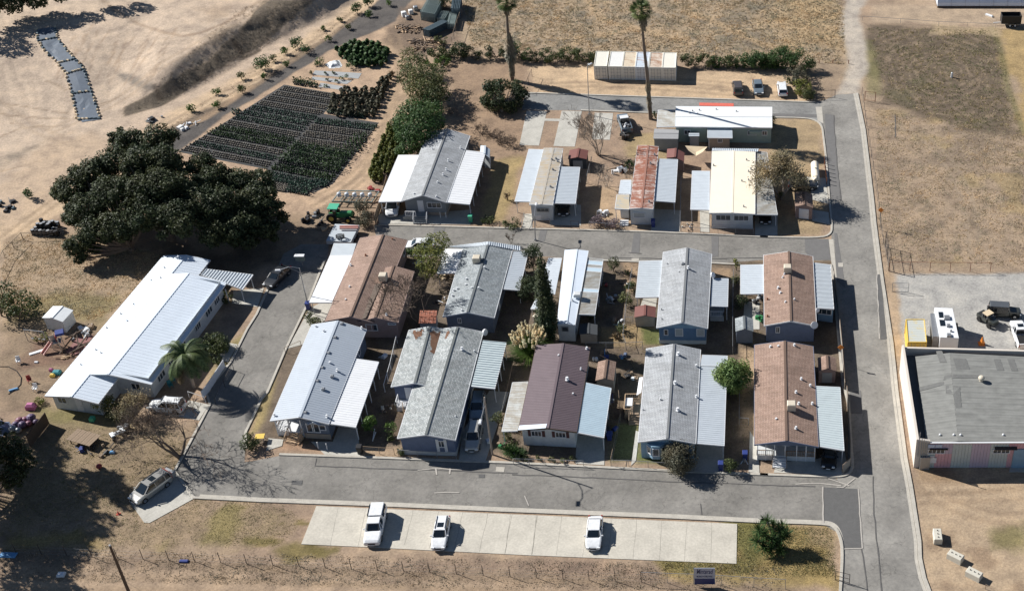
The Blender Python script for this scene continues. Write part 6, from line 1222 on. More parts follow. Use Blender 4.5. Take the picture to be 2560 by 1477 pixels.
# yucca at the front right
def yucca(base, label, heads, nm='yucca'):
    T = thing(nm, base, label, 'yucca'); b = MB(); V = []; rd = random.Random(8)
    for (x, y, z) in heads:
        b.tube(base, base+Vector((x*.6, y*.6, z*.6)), .2, .14, 6, False); b.tube(base+Vector((x*.6, y*.6, z*.6)), base+Vector((x, y, z)), .14, .11, 6, False)
        for i in range(80):
            a = rd.uniform(0, 6.28); el = rd.uniform(-.5, 1.4); d = np.array([math.cos(a)*math.cos(el), math.sin(a)*math.cos(el), math.sin(el)]); s = np.cross(d, (0, 0, 1)); s = s/(np.linalg.norm(s)+1e-6)*.05; p = np.array([x, y, z-rd.uniform(0, .5)]); V += [p-s*.6, p+s*.6, p+d*.75+s, p+d*1.2]
    b.build('trunk', M['palebark'], T); link('leaves', leafmesh('leaves', np.array(V), L['dense']), parent=T)
yb = g(23, 130, 1130); yucca(yb, 'many-headed yucca on the grass corner by the front road', [(-1.3, .6, 3.6), (-2.2, .1, 2.7), (-2.4, -.8, 1.9), (-1.5, -.3, 2.4), (-.9, -.7, 2.2), (-.6, .4, 2.9), (0, 0, 2.6), (.4, .3, 3.0), (.5, -.5, 2.1), (-.2, -.9, 1.6), (-1.6, -1.2, 1.3), (-1.0, -1.5, 1.0), (.2, -1.3, 1.0), (-1.9, .3, 2.0), (.9, .1, 2.0)])
# cactus/ yuccas small at lamp
for i, (rc, x, y, lb) in enumerate(((21, 1850, 460, 'grey succulent clump by the leaning pole'), (21, 1900, 480, 'succulent clump right of the leaning pole'))): yucca(g(rc, x, y), lb, [(0, 0, .5), (.5, .2, .4), (-.4, .3, .6)], 'succulent')
leafy('dense_tree', g(1, 1080, 1000), [px3(1, *a) for a in ((1020, 900, 1.8, .9), (1060, 990, 2.2, 1.0), (1090, 1080, 2.2, 1.0), (1050, 1100, 1.6, .8), (1140, 760, 2.6, 1.1), (1250, 740, 2.6, 1.1), (1310, 790, 2.6, 1.1), (1320, 930, 3.0, 1.1))], 'lower green tree filling the gap between the deep green tree and the potted row', 'dense', 260, .18, None, .15)
leafy('eucalyptus_tree', g(1, 1300, 560), [px3(1, *a) for a in ((1080, 560, 3, 1.1), (1120, 620, 3, 1.1), (1170, 590, 3.5, 1.2), (1250, 590, 3, 1.2), (1310, 620, 3, 1.2), (1360, 690, 2.5, 1.1), (1260, 700, 2.6, 1.2), (1200, 430, 3, 1.0), (1080, 470, 3, 1.0))], 'second olive-green tree merged with the feathery one beside the dry yard', 'shrub', 240, .17, None, .2, limbs=False)
# ------------------------------------------------------------------ vehicles (built along +x, nose forward)
def carpaint(name, c, metal=0.0):
    m, t, b = NM(name, c, .28, metal, .6); b.inputs['Coat Weight'].default_value = .5; b.inputs['Coat Roughness'].default_value = .08
    n = noise(t, objco(t), 3, 4, .6); t.links.new(mixc(t, 1, c, ramp(t, n, [(.3, (.88, .88, .87)), (.7, (1.06, 1.06, 1.06))]), 'MULTIPLY'), b.inputs['Base Color']); return m
PT = {k: carpaint(k+'_car_paint', c, mt) for k, c, mt in (('white', (.78, .79, .80), 0), ('silver', (.42, .41, .38), .35), ('bluegrey', (.20, .25, .29), .3), ('dark', (.035, .037, .04), .1), ('grey', (.13, .14, .15), .3), ('darkgreen', (.05, .055, .05), .1), ('black', (.012, .012, .013), .1), ('brownish', (.10, .085, .08), .2))}
LAMP = NM('headlight_glass', (.75, .77, .78), .15)[0]; TAIL = NM('tail_light_red', (.35, .015, .01), .25)[0]
KIND = dict(  # L, W, stations (x, halfwidth factor, top z), belt cabin base x0,x1, roof x0,x1, roof z, belt z
    sedan=(4.85, 1.84, [(-.5, .66, .72), (-.488, .82, .88), (-.45, .94, .96), (-.36, 1, 1.0), (.17, 1, .97), (.30, .99, .92), (.40, .95, .84), (.455, .88, .76), (.488, .76, .66), (.5, .6, .55)], -.41, .22, -.28, .065, 1.43, .97),
    suv=(4.65, 1.84, [(-.5, .74, .80), (-.488, .88, .98), (-.45, .96, 1.03), (-.36, 1, 1.05), (.2, 1, 1.05), (.33, .99, 1.02), (.43, .94, .94), (.475, .85, .84), (.5, .68, .6)], -.47, .22, -.42, .05, 1.72, 1.03),
    wagon=(4.75, 1.76, [(-.5, .72, .75), (-.488, .86, .92), (-.45, .95, .96), (-.36, 1, .98), (.17, 1, .96), (.31, .99, .90), (.41, .95, .83), (.46, .88, .75), (.49, .75, .66), (.5, .6, .55)], -.46, .21, -.41, .06, 1.47, .96),
    van=(5.1, 1.98, [(-.5, .76, .85), (-.488, .9, 1.03), (-.45, .97, 1.08), (-.36, 1, 1.1), (.25, 1, 1.08), (.36, .97, 1.0), (.43, .92, .92), (.475, .82, .8), (.5, .62, .6)], -.485, .29, -.45, .10, 1.74, 1.07),
    pickup=(5.6, 1.95, [(-.5, .96, 1.02), (-.49, .98, 1.04), (-.3, 1, 1.06), (.2, 1, 1.06), (.33, .99, 1.05), (.45, .95, .98), (.495, .88, .85), (.5, .82, .65)], -.09, .22, -.06, .12, 1.78, 1.06),
    jeep=(4.4, 1.80, [(-.5, .95, 1.05), (-.49, .96, 1.1), (-.2, .97, 1.12), (.12, .93, 1.12), (.15, .80, 1.12), (.44, .72, 1.05), (.47, .72, 1.0), (.475, .70, .7)], -.49, .15, -.47, .11, 1.85, 1.12))
def car(kind, rc, nose, rear, paint, label, group=None, roofp=None, name='parked_car', cat='car', rack=False, sunroof=False, bed=None, sc=1.0):
    a = g(rc, *nose, .5); b = g(rc, *rear, .5); c = (a+b)/2; c.z = 0; rz = math.atan2((a-b).y, (a-b).x)
    L_, W_, st, c0, c1, r0, r1, rz_, bz = KIND[kind]; P_ = PT[paint]; T = thing(name, c, label, cat, group, rz); T.scale = (sc, sc, sc)
    def add(mb, nm, mat, par=None, sm=False): o = link(nm, mb.mesh(nm, mat, sm)); o.parent = par or T; return o
    m = MB(); rings = []
    for (x, wf, zt_) in st:
        w = W_/2*wf; X = x*L_; zb = .30 if abs(x) < .46 else .38
        rings.append([(X, -w*.96, zb), (X, -w, zb+.18), (X, -w, zt_*.80), (X, -w*.93, zt_*.96), (X, -w*.80, zt_), (X, w*.80, zt_), (X, w*.93, zt_*.96), (X, w, zt_*.80), (X, w, zb+.18), (X, w*.96, zb)])
    k = len(rings[0]); fs = []; vs = sum(rings, [])
    for i in range(len(rings)-1):
        for j in range(k): fs.append((i*k+j, i*k+(j+1) % k, (i+1)*k+(j+1) % k, (i+1)*k+j))
    fs += [tuple(range(k)), tuple(reversed(range((len(rings)-1)*k, len(rings)*k)))]; m.raw(vs, fs)
    if kind == 'pickup' and bed != 'shell':      # dark open load bed set into the top
        pass
    body = add(m, 'body', P_, None, False)
    wb, wt = W_/2*.90, W_/2*.74; q0 = [(c0*L_, -wb, bz-.03), (c1*L_, -wb, bz-.03), (c1*L_, wb, bz-.03), (c0*L_, wb, bz-.03)]; q1 = [(r0*L_, -wt, rz_-.05), (r1*L_, -wt, rz_-.05), (r1*L_, wt, rz_-.05), (r0*L_, wt, rz_-.05)]
    cut = lambda q, e: [(q[0][0]+e, q[0][1], q[0][2]), (q[1][0]-e*1.3, q[1][1], q[1][2]), (q[1][0], q[1][1]+e*.9, q[1][2]), (q[2][0], q[2][1]-e*.9, q[2][2]), (q[2][0]-e*1.3, q[2][1], q[2][2]), (q[3][0]+e, q[3][1], q[3][2]), (q[3][0], q[3][1]-e*.6, q[3][2]), (q[0][0], q[0][1]+e*.6, q[0][2])]; ec = .26 if kind != 'jeep' else .04
    m = MB(); m.prism(cut(q0, ec), cut(q1, ec*.7)); add(m, 'windows', M['carglass'])
    m = MB(); mid = (r0+r1)/2*L_; m.bbox((mid, 0, rz_-.02), ((r1-r0)*L_+.04, wt*2-.02, .08), .035); ro = add(m, 'roof_panel', PT[roofp] if roofp else P_)
    m = MB()
    for s in (-1, 1):
        j = 0 if s < 0 else 3
        for (p, q) in ((q0[0 if s < 0 else 3], q1[0 if s < 0 else 3]), (q0[1 if s < 0 else 2], q1[1 if s < 0 else 2])): m.bar(p, q, .10, .07)
        mx = (c0*.45+c1*.55)*L_; m.bar((mx, s*wb, bz), (mx, s*wt, rz_-.04), .08, .05)
        if kind in ('suv', 'van', 'wagon', 'jeep'): mx = (c0*.8+c1*.2)*L_; m.bar((mx, s*wb, bz), (mx*.98, s*wt, rz_-.04), .1, .05)
    add(m, 'pillars', P_)
    R_ = .34 if kind in ('sedan', 'wagon') else .38
    for s in (-1, 1):
        for fx in (-.31, .31):
            m = MB(); y = s*(W_/2-.10); m.tube((fx*L_, y-.11, R_), (fx*L_, y+.125*s+.0, R_), R_, R_, 14) if s > 0 else m.tube((fx*L_, y+.11, R_), (fx*L_, y-.125, R_), R_, R_, 14); wh = add(m, 'wheel', M['rubber'])
            m = MB(); m.tube((fx*L_, y+s*.10, R_), (fx*L_, y+s*.14, R_), R_*.62, R_*.58, 10); add(m, 'rim', M['chrome'], wh)
        m = MB(); m.box((L_*.485, s*W_*.33, .70), (.16, .36, .15)); add(m, 'headlight', LAMP)
        m = MB(); m.box((-L_*.49, s*W_*.40, .86), (.12, .18, .26)); add(m, 'tail_light', TAIL)
        m = MB(); m.bbox(((c1-.045)*L_, s*(W_/2+.08), bz+.10), (.14, .20, .16), .03); add(m, 'mirror', P_)
    m = MB(); m.box((L_*.498, 0, .60), (.06, W_*.42, .18)); add(m, 'grille', M['black'])
    m = MB(); m.box((L_*.503, 0, .42), (.05, .5, .12)); add(m, 'number_plate', M['trim'])
    m = MB(); m.box((0, 0, .33), (L_*.92, W_*.86, .12)); add(m, 'underbody', M['black'])
    if sunroof: m = MB(); m.box((mid+.35, 0, rz_+.025), (.7, W_*.42, .01)); add(m, 'sunroof', M['carglass'])
    if rack:
        for s in (-1, 1):
            m = MB(); m.bar((r0*L_+.1, s*wt*.85, rz_+.07), (r1*L_-.2, s*wt*.85, rz_+.07), .05); m.bar((r0*L_+.15, s*wt*.85, rz_), (r0*L_+.15, s*wt*.85, rz_+.07), .05); m.bar((r1*L_-.25, s*wt*.85, rz_), (r1*L_-.25, s*wt*.85, rz_+.07), .05); add(m, 'roof_rail', M['black'])
    if bed == 'shell':
        m = MB(); x0, x1 = -.49*L_, -.10*L_; m.prism([(x0, -W_/2*.95, 1.03), (x1, -W_/2*.95, 1.03), (x1, W_/2*.95, 1.03), (x0, W_/2*.95, 1.03)], [(x0+.12, -wt, 1.78), (x1, -wt, 1.80), (x1, wt, 1.80), (x0+.12, wt, 1.78)]); add(m, 'camper_shell', P_)
        for s in (-1, 1): m = MB(); m.box(((x0+x1)/2, s*(W_/2*.90), 1.42), ((x1-x0)*.8, .12, .36)); add(m, 'side_window', M['carglass'])
    elif bed == 'open':
        m = MB(); x0, x1 = -.475*L_, -.115*L_; m.box(((x0+x1)/2, 0, 1.066), (x1-x0, W_*.80, .015)); bo = add(m, 'load_bed', M['rubber'])
        for (cx_, cy_, dx, dy) in (((x0+x1)/2, W_*.43, x1-x0+.1, .12), ((x0+x1)/2, -W_*.43, x1-x0+.1, .12), (x0-.04, 0, .12, W_*.95)): m = MB(); m.box((cx_, cy_, 1.12), (dx, dy, .16)); add(m, 'bed_rail', P_)
    return T, add
car('pickup', 21, (840, 1125), (900, 850), 'white', 'white pickup truck with camper shell, leftmost on the concrete bays', bed='shell', name='pickup_truck', cat='pickup truck')
car('wagon', 21, (1325, 1150), (1368, 930), 'white', 'white wagon with roof rails and sunroof on the concrete bays', rack=True, sunroof=True)
car('sedan', 22, (648, 1150), (668, 925), 'white', 'white sedan alone on the right part of the concrete bays')
T, add = car('van', 20, (975, 800), (1215, 625), 'silver', 'silver minivan with cargo on its rear, angled on the small slab', rack=True, sunroof=True, name='minivan', cat='minivan')
m = MB(); m.bbox((-2.85, .1, .95), (.55, 1.5, .7), .1); add(m, 'cargo_box', M['steel']); m = MB(); m.bar((-2.6, -.8, 1.35), (-2.6, .9, 1.35), .08); m.bar((-3.1, -.8, 1.1), (-3.1, .9, 1.1), .08); add(m, 'cargo_strap', M['red'])
car('suv', 20, (1105, 105), (1330, 120), 'white', 'white car parked under leafless branches in front of the white house', rack=True)
car('sedan', 11, (1130, 392), (1245, 388), 'white', 'white sedan nosing out from behind the bamboo')
car('sedan', 11, (118, 655), (190, 585), 'dark', 'dark sedan parked in tree shade at the upper left street')
car('suv', 21, (1572, 420), (1600, 265), 'silver', 'silver hatchback nearest the street in the shaded driveway', rack=True)
car('suv', 21, (1605, 195), (1625, 55), 'bluegrey', 'blue-grey car deeper in the driveway behind the silver one', rack=True)
car('van', 11, (990, 150), (1003, 65), 'white', 'white van under the left awning at the head of the middle street', name='minivan', cat='minivan')
car('sedan', 12, (433, 150), (440, 60), 'black', 'black car under the awning of the stained-roof trailer')
car('sedan', 13, (40, 205), (35, 120), 'black', 'black car under the weathered awning beside the cream roof')
car('sedan', 23, (503, 505), (512, 420), 'black', 'black car under the pale green awning at the street corner')
T, add = car('pickup', 2, (862, 855), (895, 950), 'bluegrey', 'white and blue pickup with a full load bed by the leafless tree', bed='open', roofp='white', name='pickup_truck', cat='pickup truck')
rdx = random.Random(5)
for k in range(7): m = MB(); m.bbox((-1.7+rdx.uniform(-.7, .7), rdx.uniform(-.5, .5), 1.2), (.4, .35, .3), .05, rdx.random()); add(m, 'cargo', M[rdx.choice(['steel', 'black', 'trim'])])
car('suv', 2, (1697, 608), (1707, 680), 'brownish', 'dark brown car facing away, leftmost of three on the dirt lot', 'cars on the dirt lot', sc=.97)
car('sedan', 2, (1857, 678), (1843, 600), 'bluegrey', 'grey-blue sedan in the middle of the three on the dirt lot', 'cars on the dirt lot', sc=.97)
car('wagon', 3, (157, 612), (168, 688), 'white', 'white hatchback rightmost on the dirt lot beside the hedge', 'cars on the dirt lot', sc=.97)
car('suv', 3, (375, 1350), (250, 1350), 'dark', 'dark car facing the street under the fading tree')
T, add = car('jeep', 13, (1870, 880), (1690, 868), 'darkgreen', 'dark hard-top off-roader in the gravel yard', roofp='grey', name='off_roader', cat='off-roader')
m = MB(); m.tube((-2.2, 0, 1.0), (-2.42, 0, 1.0), .38, .38, 14); add(m, 'spare_wheel', M['rubber'])
# open old jeep
c = g(13, 1655, 950); T = thing('open_jeep', c, 'small old open-topped jeep behind the hard-top off-roader', 'jeep', None, -.95)
def lk(T, mb, nm, mat): o = link(nm, mb.mesh(nm, mat)); o.parent = T; return o
m = MB(); m.box((-.6, 0, .75), (1.9, 1.35, .5)); m.box((.95, 0, .85), (1.2, 1.0, .45)); lk(T, m, 'body', PT['darkgreen'])
m = MB(); m.box((-.6, 0, 1.01), (1.5, 1.1, .02)); lk(T, m, 'interior', M['rubber']); m = MB(); m.box((-.1, 0, 1.65), (1.0, 1.25, .06)); lk(T, m, 'canopy', M['tarp'])
m = MB(); [m.bar((x, y, 1.0), (x, y, 1.65), .05) for x in (-.55, .35) for y in (-.6, .6)]; m.bar((.4, -.6, 1.35), (.4, .6, 1.35), .06); lk(T, m, 'roll_frame', M['steel'])
for x in (-.95, .95):
    for y in (-.72, .72): m = MB(); m.tube((x, y-.12, .38), (x, y+.12, .38), .38, .38, 12); lk(T, m, 'wheel', M['rubber'])
for y in (-.25, .25): m = MB(); m.bbox((-.35, y*1.2, 1.2), (.4, .4, .5), .06); lk(T, m, 'seat', M['black'])
car('pickup', 13, (1865, 955), (1925, 1130), 'white', 'white crew pickup cut by the right edge of the photo', bed='open', name='pickup_truck', cat='pickup truck', sunroof=True)
# camper trailer
def quadbox(rc, fl, fr, bl, z0, z1, name, mat, T=None, bev=0):
    FL, FR, BL = g(rc, *fl, z1), g(rc, *fr, z1), g(rc, *bl, z1); BR = FR+BL-FL; b = MB(); q = [FL, FR, BR, BL]; b.prism([(p.x, p.y, z0) for p in q], [(p.x, p.y, z1) for p in q]); o = b.build(name, M[mat], T) if T is not None else None; return q, b
q = [g(13, 1312, 1056, 3.1), g(13, 1447, 1062, 3.1)]; bl = g(13, 1270, 840, 3.1); ctr = (q[0]+q[1])/2
T = thing('camper_trailer', (ctr.x, ctr.y+4, 0), 'white camper trailer with solar panels and a grey slide-out side', 'camper')
quadbox(13, (1312, 1056), (1447, 1062), (1270, 840), .5, 3.1, 'body', 'white', T); quadbox(13, (1258, 1050), (1308, 1052), (1240, 882), .7, 2.75, 'slide_out', 'steel', T)
for pl in ((1298, 872, 1330, 872, 1336, 912, 1305, 912), (1305, 928, 1342, 930, 1350, 972, 1313, 972)): b = MB(); b.sheet([g(13, pl[i], pl[i+1], 3.16) for i in (6, 4, 2, 0)], .05); b.build('solar_panel', M['carglass'], T)
for x, y, s in ((1360, 912, .8), (1372, 970, .5), (1375, 1040, .6), (1390, 1008, .25)): b = MB(); b.bbox(g(13, x, y, 3.25), (s, s, .28), .06); b.build('roof_vent', M['steel'], T)
for k in range(2):
    for dx in (0, 1): p = g(13, 1330+dx*100, 985+k*28); b = MB(); b.tube((p.x-.12, p.y, .36), (p.x+.12, p.y, .36), .36, .36, 12); b.build('wheel', M['rubber'], T)
p = g(13, 1280, 1070, 1.7); b = MB(); b.box(p, (.6, .06, .6)); b.build('window', M['carglass'], T)
# containers
def container(rc, fl, fr, bl, h, label, top, side, grp, ribs=.28, name='shipping_container', doors=True):
    FL, FR, BL = g(rc, *fl, h), g(rc, *fr, h), g(rc, *bl, h); BR = FR+BL-FL; T = thing(name, ((FL.x+BR.x)/2, (FL.y+BR.y)/2, 0), label, 'container', grp); z = Vector((0, 0, 1))
    b = MB(); q = [FL, FR, BR, BL]
    for i in range(4):
        A, B = q[i], q[(i+1) % 4]; L_ = (B-A).length; d = (B-A).normalized(); o = Vector((d.y, -d.x, 0)); n = int(L_/ribs)
        if i == 0: b.face([(A.x, A.y, .12), (B.x, B.y, .12), B, A]); continue
        for k in range(n):
            for (s0, s1, o0, o1) in ((0, .35, 0, 0), (.35, .5, 0, -.04), (.5, .85, -.04, -.04), (.85, 1, -.04, 0)): a = A+d*L_*(k+s0)/n+o*o0; c = A+d*L_*(k+s1)/n+o*o1; b.face([(a.x, a.y, .12), (c.x, c.y, .12), c, a])
    b.build('wall', M[side], T); r = MB(); slope(r, BL-z*.03, FL-z*.03, FR-z*.03, BR-z*.03, .35, .02, .05) if False else slope(r, FL-z*.03, BL-z*.03, BR-z*.03, FR-z*.03, .35, .02, .05); r.build('roof', M[top], T)
    f = MB()
    for A, B in ((FL, FR), (FR, BR), (BR, BL), (BL, FL)): f.bar(A, B, .10); f.bar((A.x, A.y, .12), (B.x, B.y, .12), .12)
    for A in q: f.bar((A.x, A.y, 0), A, .14)
    f.build('frame', M[side], T)
    if doors:
        for k in (0, 1):
            A = FL.lerp(FR, .03+.48*k); B = FL.lerp(FR, .49+.48*k); dd = MB(); dd.prism([(A.x, A.y-.07, .2), (B.x, B.y-.07, .2), (B.x, B.y, .2), (A.x, A.y, .2)], [(A.x, A.y-.07, h-.15), (B.x, B.y-.07, h-.15), (B.x, B.y, h-.15), (A.x, A.y, h-.15)]); do = dd.build('door', M[side], T)
            lb = MB()
            for t in (.35, .8): p = A.lerp(B, t); lb.tube((p.x, p.y-.11, .25), (p.x, p.y-.11, h-.2), .025, .025, 5)
            for zz in (.8, 1.5, 2.1): lb.bar((A.x+.1, A.y-.1, zz), (B.x-.1, B.y-.1, zz), .03)
            lb.build('lock_bars', M['steel'], do)
    return T
M['c_cream'] = metalroof('cream_container_paint', (.78, .745, .65), .06); M['c_white'] = metalroof('white_container_paint', (.76, .75, .72), .07); M['c_tan'] = metalroof('tan_container_paint', (.68, .58, .44), .08, (.40, .25, .15), .05)
M['c_blue'] = metalroof('bluish_white_container_paint', (.58, .65, .72), .08, (.40, .22, .12), .05); M['c_rust'] = metalroof('rust_streaked_container_paint', (.66, .56, .46), .12, (.36, .19, .11), .22); M['c_side'] = mottled('container_side', (.80, .77, .68), .06, 1.5, .7)
M['c_sideb'] = mottled('container_side_bluish', (.74, .77, .79), .06, 1.5, .7)
for i, (x0, x1, xb, tp, sd_, lb) in enumerate(((655, 748, 672, 'c_cream', 'c_side', 'cream shipping container at the left end of the row of six'), (760, 856, 778, 'c_white', 'c_side', 'white shipping container, second from the left end of the row'), (862, 952, 878, 'c_tan', 'c_side', 'tan shipping container, third from the left in the row'), (957, 1048, 972, 'c_blue', 'c_sideb', 'bluish white shipping container behind the tall palm trunk'), (1056, 1148, 1068, 'c_rust', 'c_side', 'rust streaked shipping container, second from the right end'), (1153, 1248, 1163, 'c_cream', 'c_side', 'plain cream shipping container at the right end of the row'))):
    yf = 483+(x0-655)*.022; container(2, (x0, yf), (x1, yf+1), (xb, 376+i*2), 2.6, lb, tp, sd_, 'shipping containers in a row', .3)
M['c_yellow'] = metalroof('patchy_yellow_container', (.66, .52, .20), .15, (.52, .54, .50), .55)
container(13, (1078, 1092), (1212, 1092), (1064, 928), 2.6, 'open yellow and grey slatted container beside the camper', 'c_yellow', 'yellow', None, .45)
# concrete blocks
for (x, y, rz, lb) in ((1290, 1075, 1.55, 'upper left of the three concrete blocks'), (1420, 1225, -.62, 'middle of the three concrete blocks'), (1555, 1352, -.62, 'lower right of the three concrete blocks')):
    p = g(23, x, y, .0); T = thing('concrete_block', p, lb, 'concrete block', 'concrete blocks in the dirt yard', rz); m = MB(); m.bbox((0, 0, .42), (1.75, .95, .84), .05); lk(T, m, 'body', M['conc'])
    for k in (-.5, 0, .5): m = MB(); m.tube((k, 0, .82), (k, 0, .96), .07, .05, 6); lk(T, m, 'lifting_stud', M['darksteel'])
# propane tank
p0, p1 = g(3, 398, 1195, 1.0), g(3, 405, 1300, 1.0); T = thing('propane_tank', g(3, 400, 1260), 'cream horizontal gas tank beside the post rail and east road', 'gas tank'); b = MB()
d = (p1-p0).normalized(); b.tube(p0, p1, .62, .62, 16, False)
for (a, s) in ((p0, -1), (p1, 1)): b.tube(a, a+d*s*.3, .62, .45, 16, False); b.tube(a+d*s*.3, a+d*s*.42, .45, .1, 16)
b.build('tank', M['r_cream'], T, True); b = MB(); [b.box(p0.lerp(p1, t)+Vector((0, 0, -.75)), (1.0, .3, .5)) for t in (.2, .8)]; b.build('cradle', M['conc'], T); b = MB(); b.tube(p0.lerp(p1, .5), p0.lerp(p1, .5)+Vector((0, 0, .8)), .2, .2, 10); b.build('valve_dome', M['r_cream'], T)
for k in range(6):
    p = g(3, 470+k*3, 1195+k*29); T = thing('guard_post', p, 'rust-red guard post in the line between gas tank and kerb', 'bollard', 'guard posts by the gas tank'); b = MB(); b.tube(p, p+Vector((0, 0, 1.15)), .07, .07, 8); b.build('post', M['rust'], T); b = MB(); b.blob(p+Vector((0, 0, 1.15)), .08, 8, 4); b.build('cap', M['rust'], T)
# ------------------------------------------------------------------ lamps and poles
def lamp(rc, x, y, tx, ty, hx, hy, label, drop=.0, armz=-.2, r=.09, head='trim', px_abs=None):
    base = g(rc, x, y); top = palm_top(rc, tx, ty, base); T = thing('street_lamp', base, label, 'street lamp', 'street lamps'); b = MB(); b.tube(base, top, r, r*.6, 8); b.tube(base, base+Vector((0, 0, .25)), r*2, r*2, 8); b.build('pole', M['steel'], T)
    hd = g(rc, hx, hy, top.z+armz); b = MB(); mid = top.lerp(hd, .5)+Vector((0, 0, .35)); b.path([top-Vector((0, 0, .05)), top.lerp(hd, .25)+Vector((0, 0, .22)), mid, hd], r*.45, 6); b.path([top-Vector((0, 0, .8)), mid-Vector((0, 0, .1))], r*.3, 5); b.build('arm', M['steel'], T)
    b = MB(); dd = (hd-top); dd.z = 0; dd = dd.normalized() if dd.length > .05 else Vector((1, 0, 0)); b.bbox(hd+dd*.2, (.75, .32, .18), .06, math.atan2(dd.y, dd.x)); hh = b.build('lamp_head', M[head], T); b = MB(); b.box(hd+dd*.2-Vector((0, 0, .11)), (.5, .22, .04), math.atan2(dd.y, dd.x)); b.build('lens', M['glass'], hh); return T
lamp(11, 385, 850, 315, 553, 170, 568, 'tall street lamp with long arm at the white awning of the brown home', armz=-.15)
lamp(2, 621, 838, 606, 482, 622, 470, 'thin street lamp rising beside the concrete slabs on the top street', armz=.1)
lamp(12, 228, 352, 222, 175, 233, 95, 'street lamp on the middle street by the dark shrub tree', armz=.4)
base = g(21, 1722, 462); top = palm_top(21, 1662, 45, base); T = thing('lamp_pole', base, 'tall grey pole with a hanging white lamp by the shaded driveway', 'street lamp'); b = MB(); b.tube(base, top, .13, .09, 8); b.build('pole', M['palebark'], T)
hp = base.lerp(top, .86); hd = hp+Vector((-.1, -3.0, .35)); b = MB(); b.path([hp, hp+Vector((0, -1, .45)), hp+Vector((0, -2.1, .55)), hd], .045, 6); b.path([top, hp+Vector((0, -1.6, .5))], .02, 4); b.build('arm', M['steel'], T); b = MB(); b.bbox(hd+Vector((0, -.2, -.02)), (.35, .8, .2), .07); b.build('lamp_head', M['trim'], T)
tp = g(20, 800, 1125, 9.5); T = thing('utility_pole', (tp.x, tp.y, 0), 'dark timber utility pole rising at the bottom left edge', 'utility pole'); b = MB(); b.tube((tp.x, tp.y, 0), tp, .19, .13, 8); b.build('pole', M['darkwood'], T); b = MB(); b.tube(tp, tp+Vector((0, 0, .12)), .15, .1, 8); b.build('cap', M['steel'], T)
b = MB(); b.tube(tp-Vector((0, 0, .4)), g(20, 775, 1300), .015, .015, 4); b.build('guy_wire', M['steel'], T)
# speed signs
for rc, x, y, tx, ty, lb in ((13, 877, 255, 880, 130, 'orange diamond sign on a post right of the east road'), (13, 600, 1255, 592, 1172, 'orange diamond sign on the wall left of the east road')):
    p = g(rc, x, y); t = palm_top(rc, tx, ty, p); T = thing('road_sign', p, lb, 'sign', 'orange diamond signs'); b = MB(); b.tube(p, t, .035, .035, 6); b.build('post', M['steel'], T); b = MB(); c = t+Vector((0, -.05, .0)); b.prism([c+Vector((x_, 0, z_)) for x_, z_ in ((0, -.45), (.45, 0), (0, .45), (-.45, 0))], [c+Vector((x_, -.03, z_)) for x_, z_ in ((0, -.45), (.45, 0), (0, .45), (-.45, 0))]); b.build('sign_panel', M['orange'], T)
# ------------------------------------------------------------------ fences
def fence(pts, h, gap, label, group=None, post='steel', pr=.035, rails=(1.0,), wires=3, panel=None, name='chain_fence', pth=.04, cat='fence', wr=.008):
    T = thing(name, pts[0], label, cat, group); cnt = 0; rl = MB(); wi = MB(); z = Vector((0, 0, 1))
    for a, b_ in zip(pts[:-1], pts[1:]):
        L_ = (b_-a).length; n = max(1, round(L_/gap))
        for k in range(n+(1 if b_ is pts[-1] else 0)):
            if cnt > 95: break
            p = a.lerp(b_, k/n); m = MB(); m.tube(p, p+z*(h+.03), pr, pr, 6); m.build('post', M[post], T); cnt += 1
        for r_ in rails: rl.bar(a+z*h*r_, b_+z*h*r_, .045)
        for k in range(wires): wi.bar(a+z*h*(k+.3)/(wires), b_+z*h*(k+.3)/(wires), wr)
        if panel:
            d = (b_-a).normalized(); o = Vector((-d.y, d.x, 0))*pth/2; pm_ = MB(); pm_.prism([a-o+z*.05, a+o+z*.05, b_+o+z*.05, b_-o+z*.05], [a-o+z*(h-.05), a+o+z*(h-.05), b_+o+z*(h-.05), b_-o+z*(h-.05)]); pm_.build('panel', M[panel], T)
    if rl.f: rl.build('rail', M[post], T)
    if wi.f: wi.build('wire_mesh', M['steel'], T)
    return T
M['mesh'] = None
fence(pts_(20, -260, 1160, 20, 120, 1180, 20, 855, 1215, 20, 1607, 1247, 21, 505, 1285, 21, 1265, 1318, 21, 1850, 1350, 22, 430, 1367, 22, 1000, 1388), 1.6, 3.0, 'long wire fence of thin dark posts along the lower edge', None, 'darksteel', .04, (), 3)
fence(pts_(22, 1000, 1388, 22, 1380, 1402, 22, 1582, 1412, 22, 1820, 1428, 23, 185, 1440), 1.6, 3.0, 'chain fence with top rail carrying the blue sign', None, 'steel', .035, (1.0,), 4)
fence(pts_(3, 742, 690, 3, 775, 920, 3, 810, 1150, 13, 850, 0, 13, 880, 280, 13, 935, 575), 1.5, 3.0, 'wire fence right of the east road edging the dry field', None, 'darksteel', .035, (), 3)
fence(pts_(13, 940, 578, 13, 1090, 576, 13, 1675, 580), 1.6, 3.2, 'chain fence on the far side of the gravel yard', None, 'rust', .045, (1.0,), 4)
fence(pts_(13, 940, 575, 13, 912, 400), 2.6, 3, 'tall leaning gate leaf at the gravel yard entrance', None, 'darksteel', .06, (.2, .6, 1.0), 5, name='metal_gate', cat='gate')
fence(pts_(13, 962, 725, 13, 1078, 730), 1.6, 3.0, 'free-standing wire panel at the edge of the gravel yard', None, 'steel', .04, (.05, .5, 1.0), 4, name='metal_gate', cat='gate')
fence(pts_(3, 408, 720, 3, 545, 712), 1.5, 3.2, 'wire gate beside the hedge at the top of the east road', None, 'darksteel', .05, (.05, 1.0), 4, name='metal_gate', cat='gate')
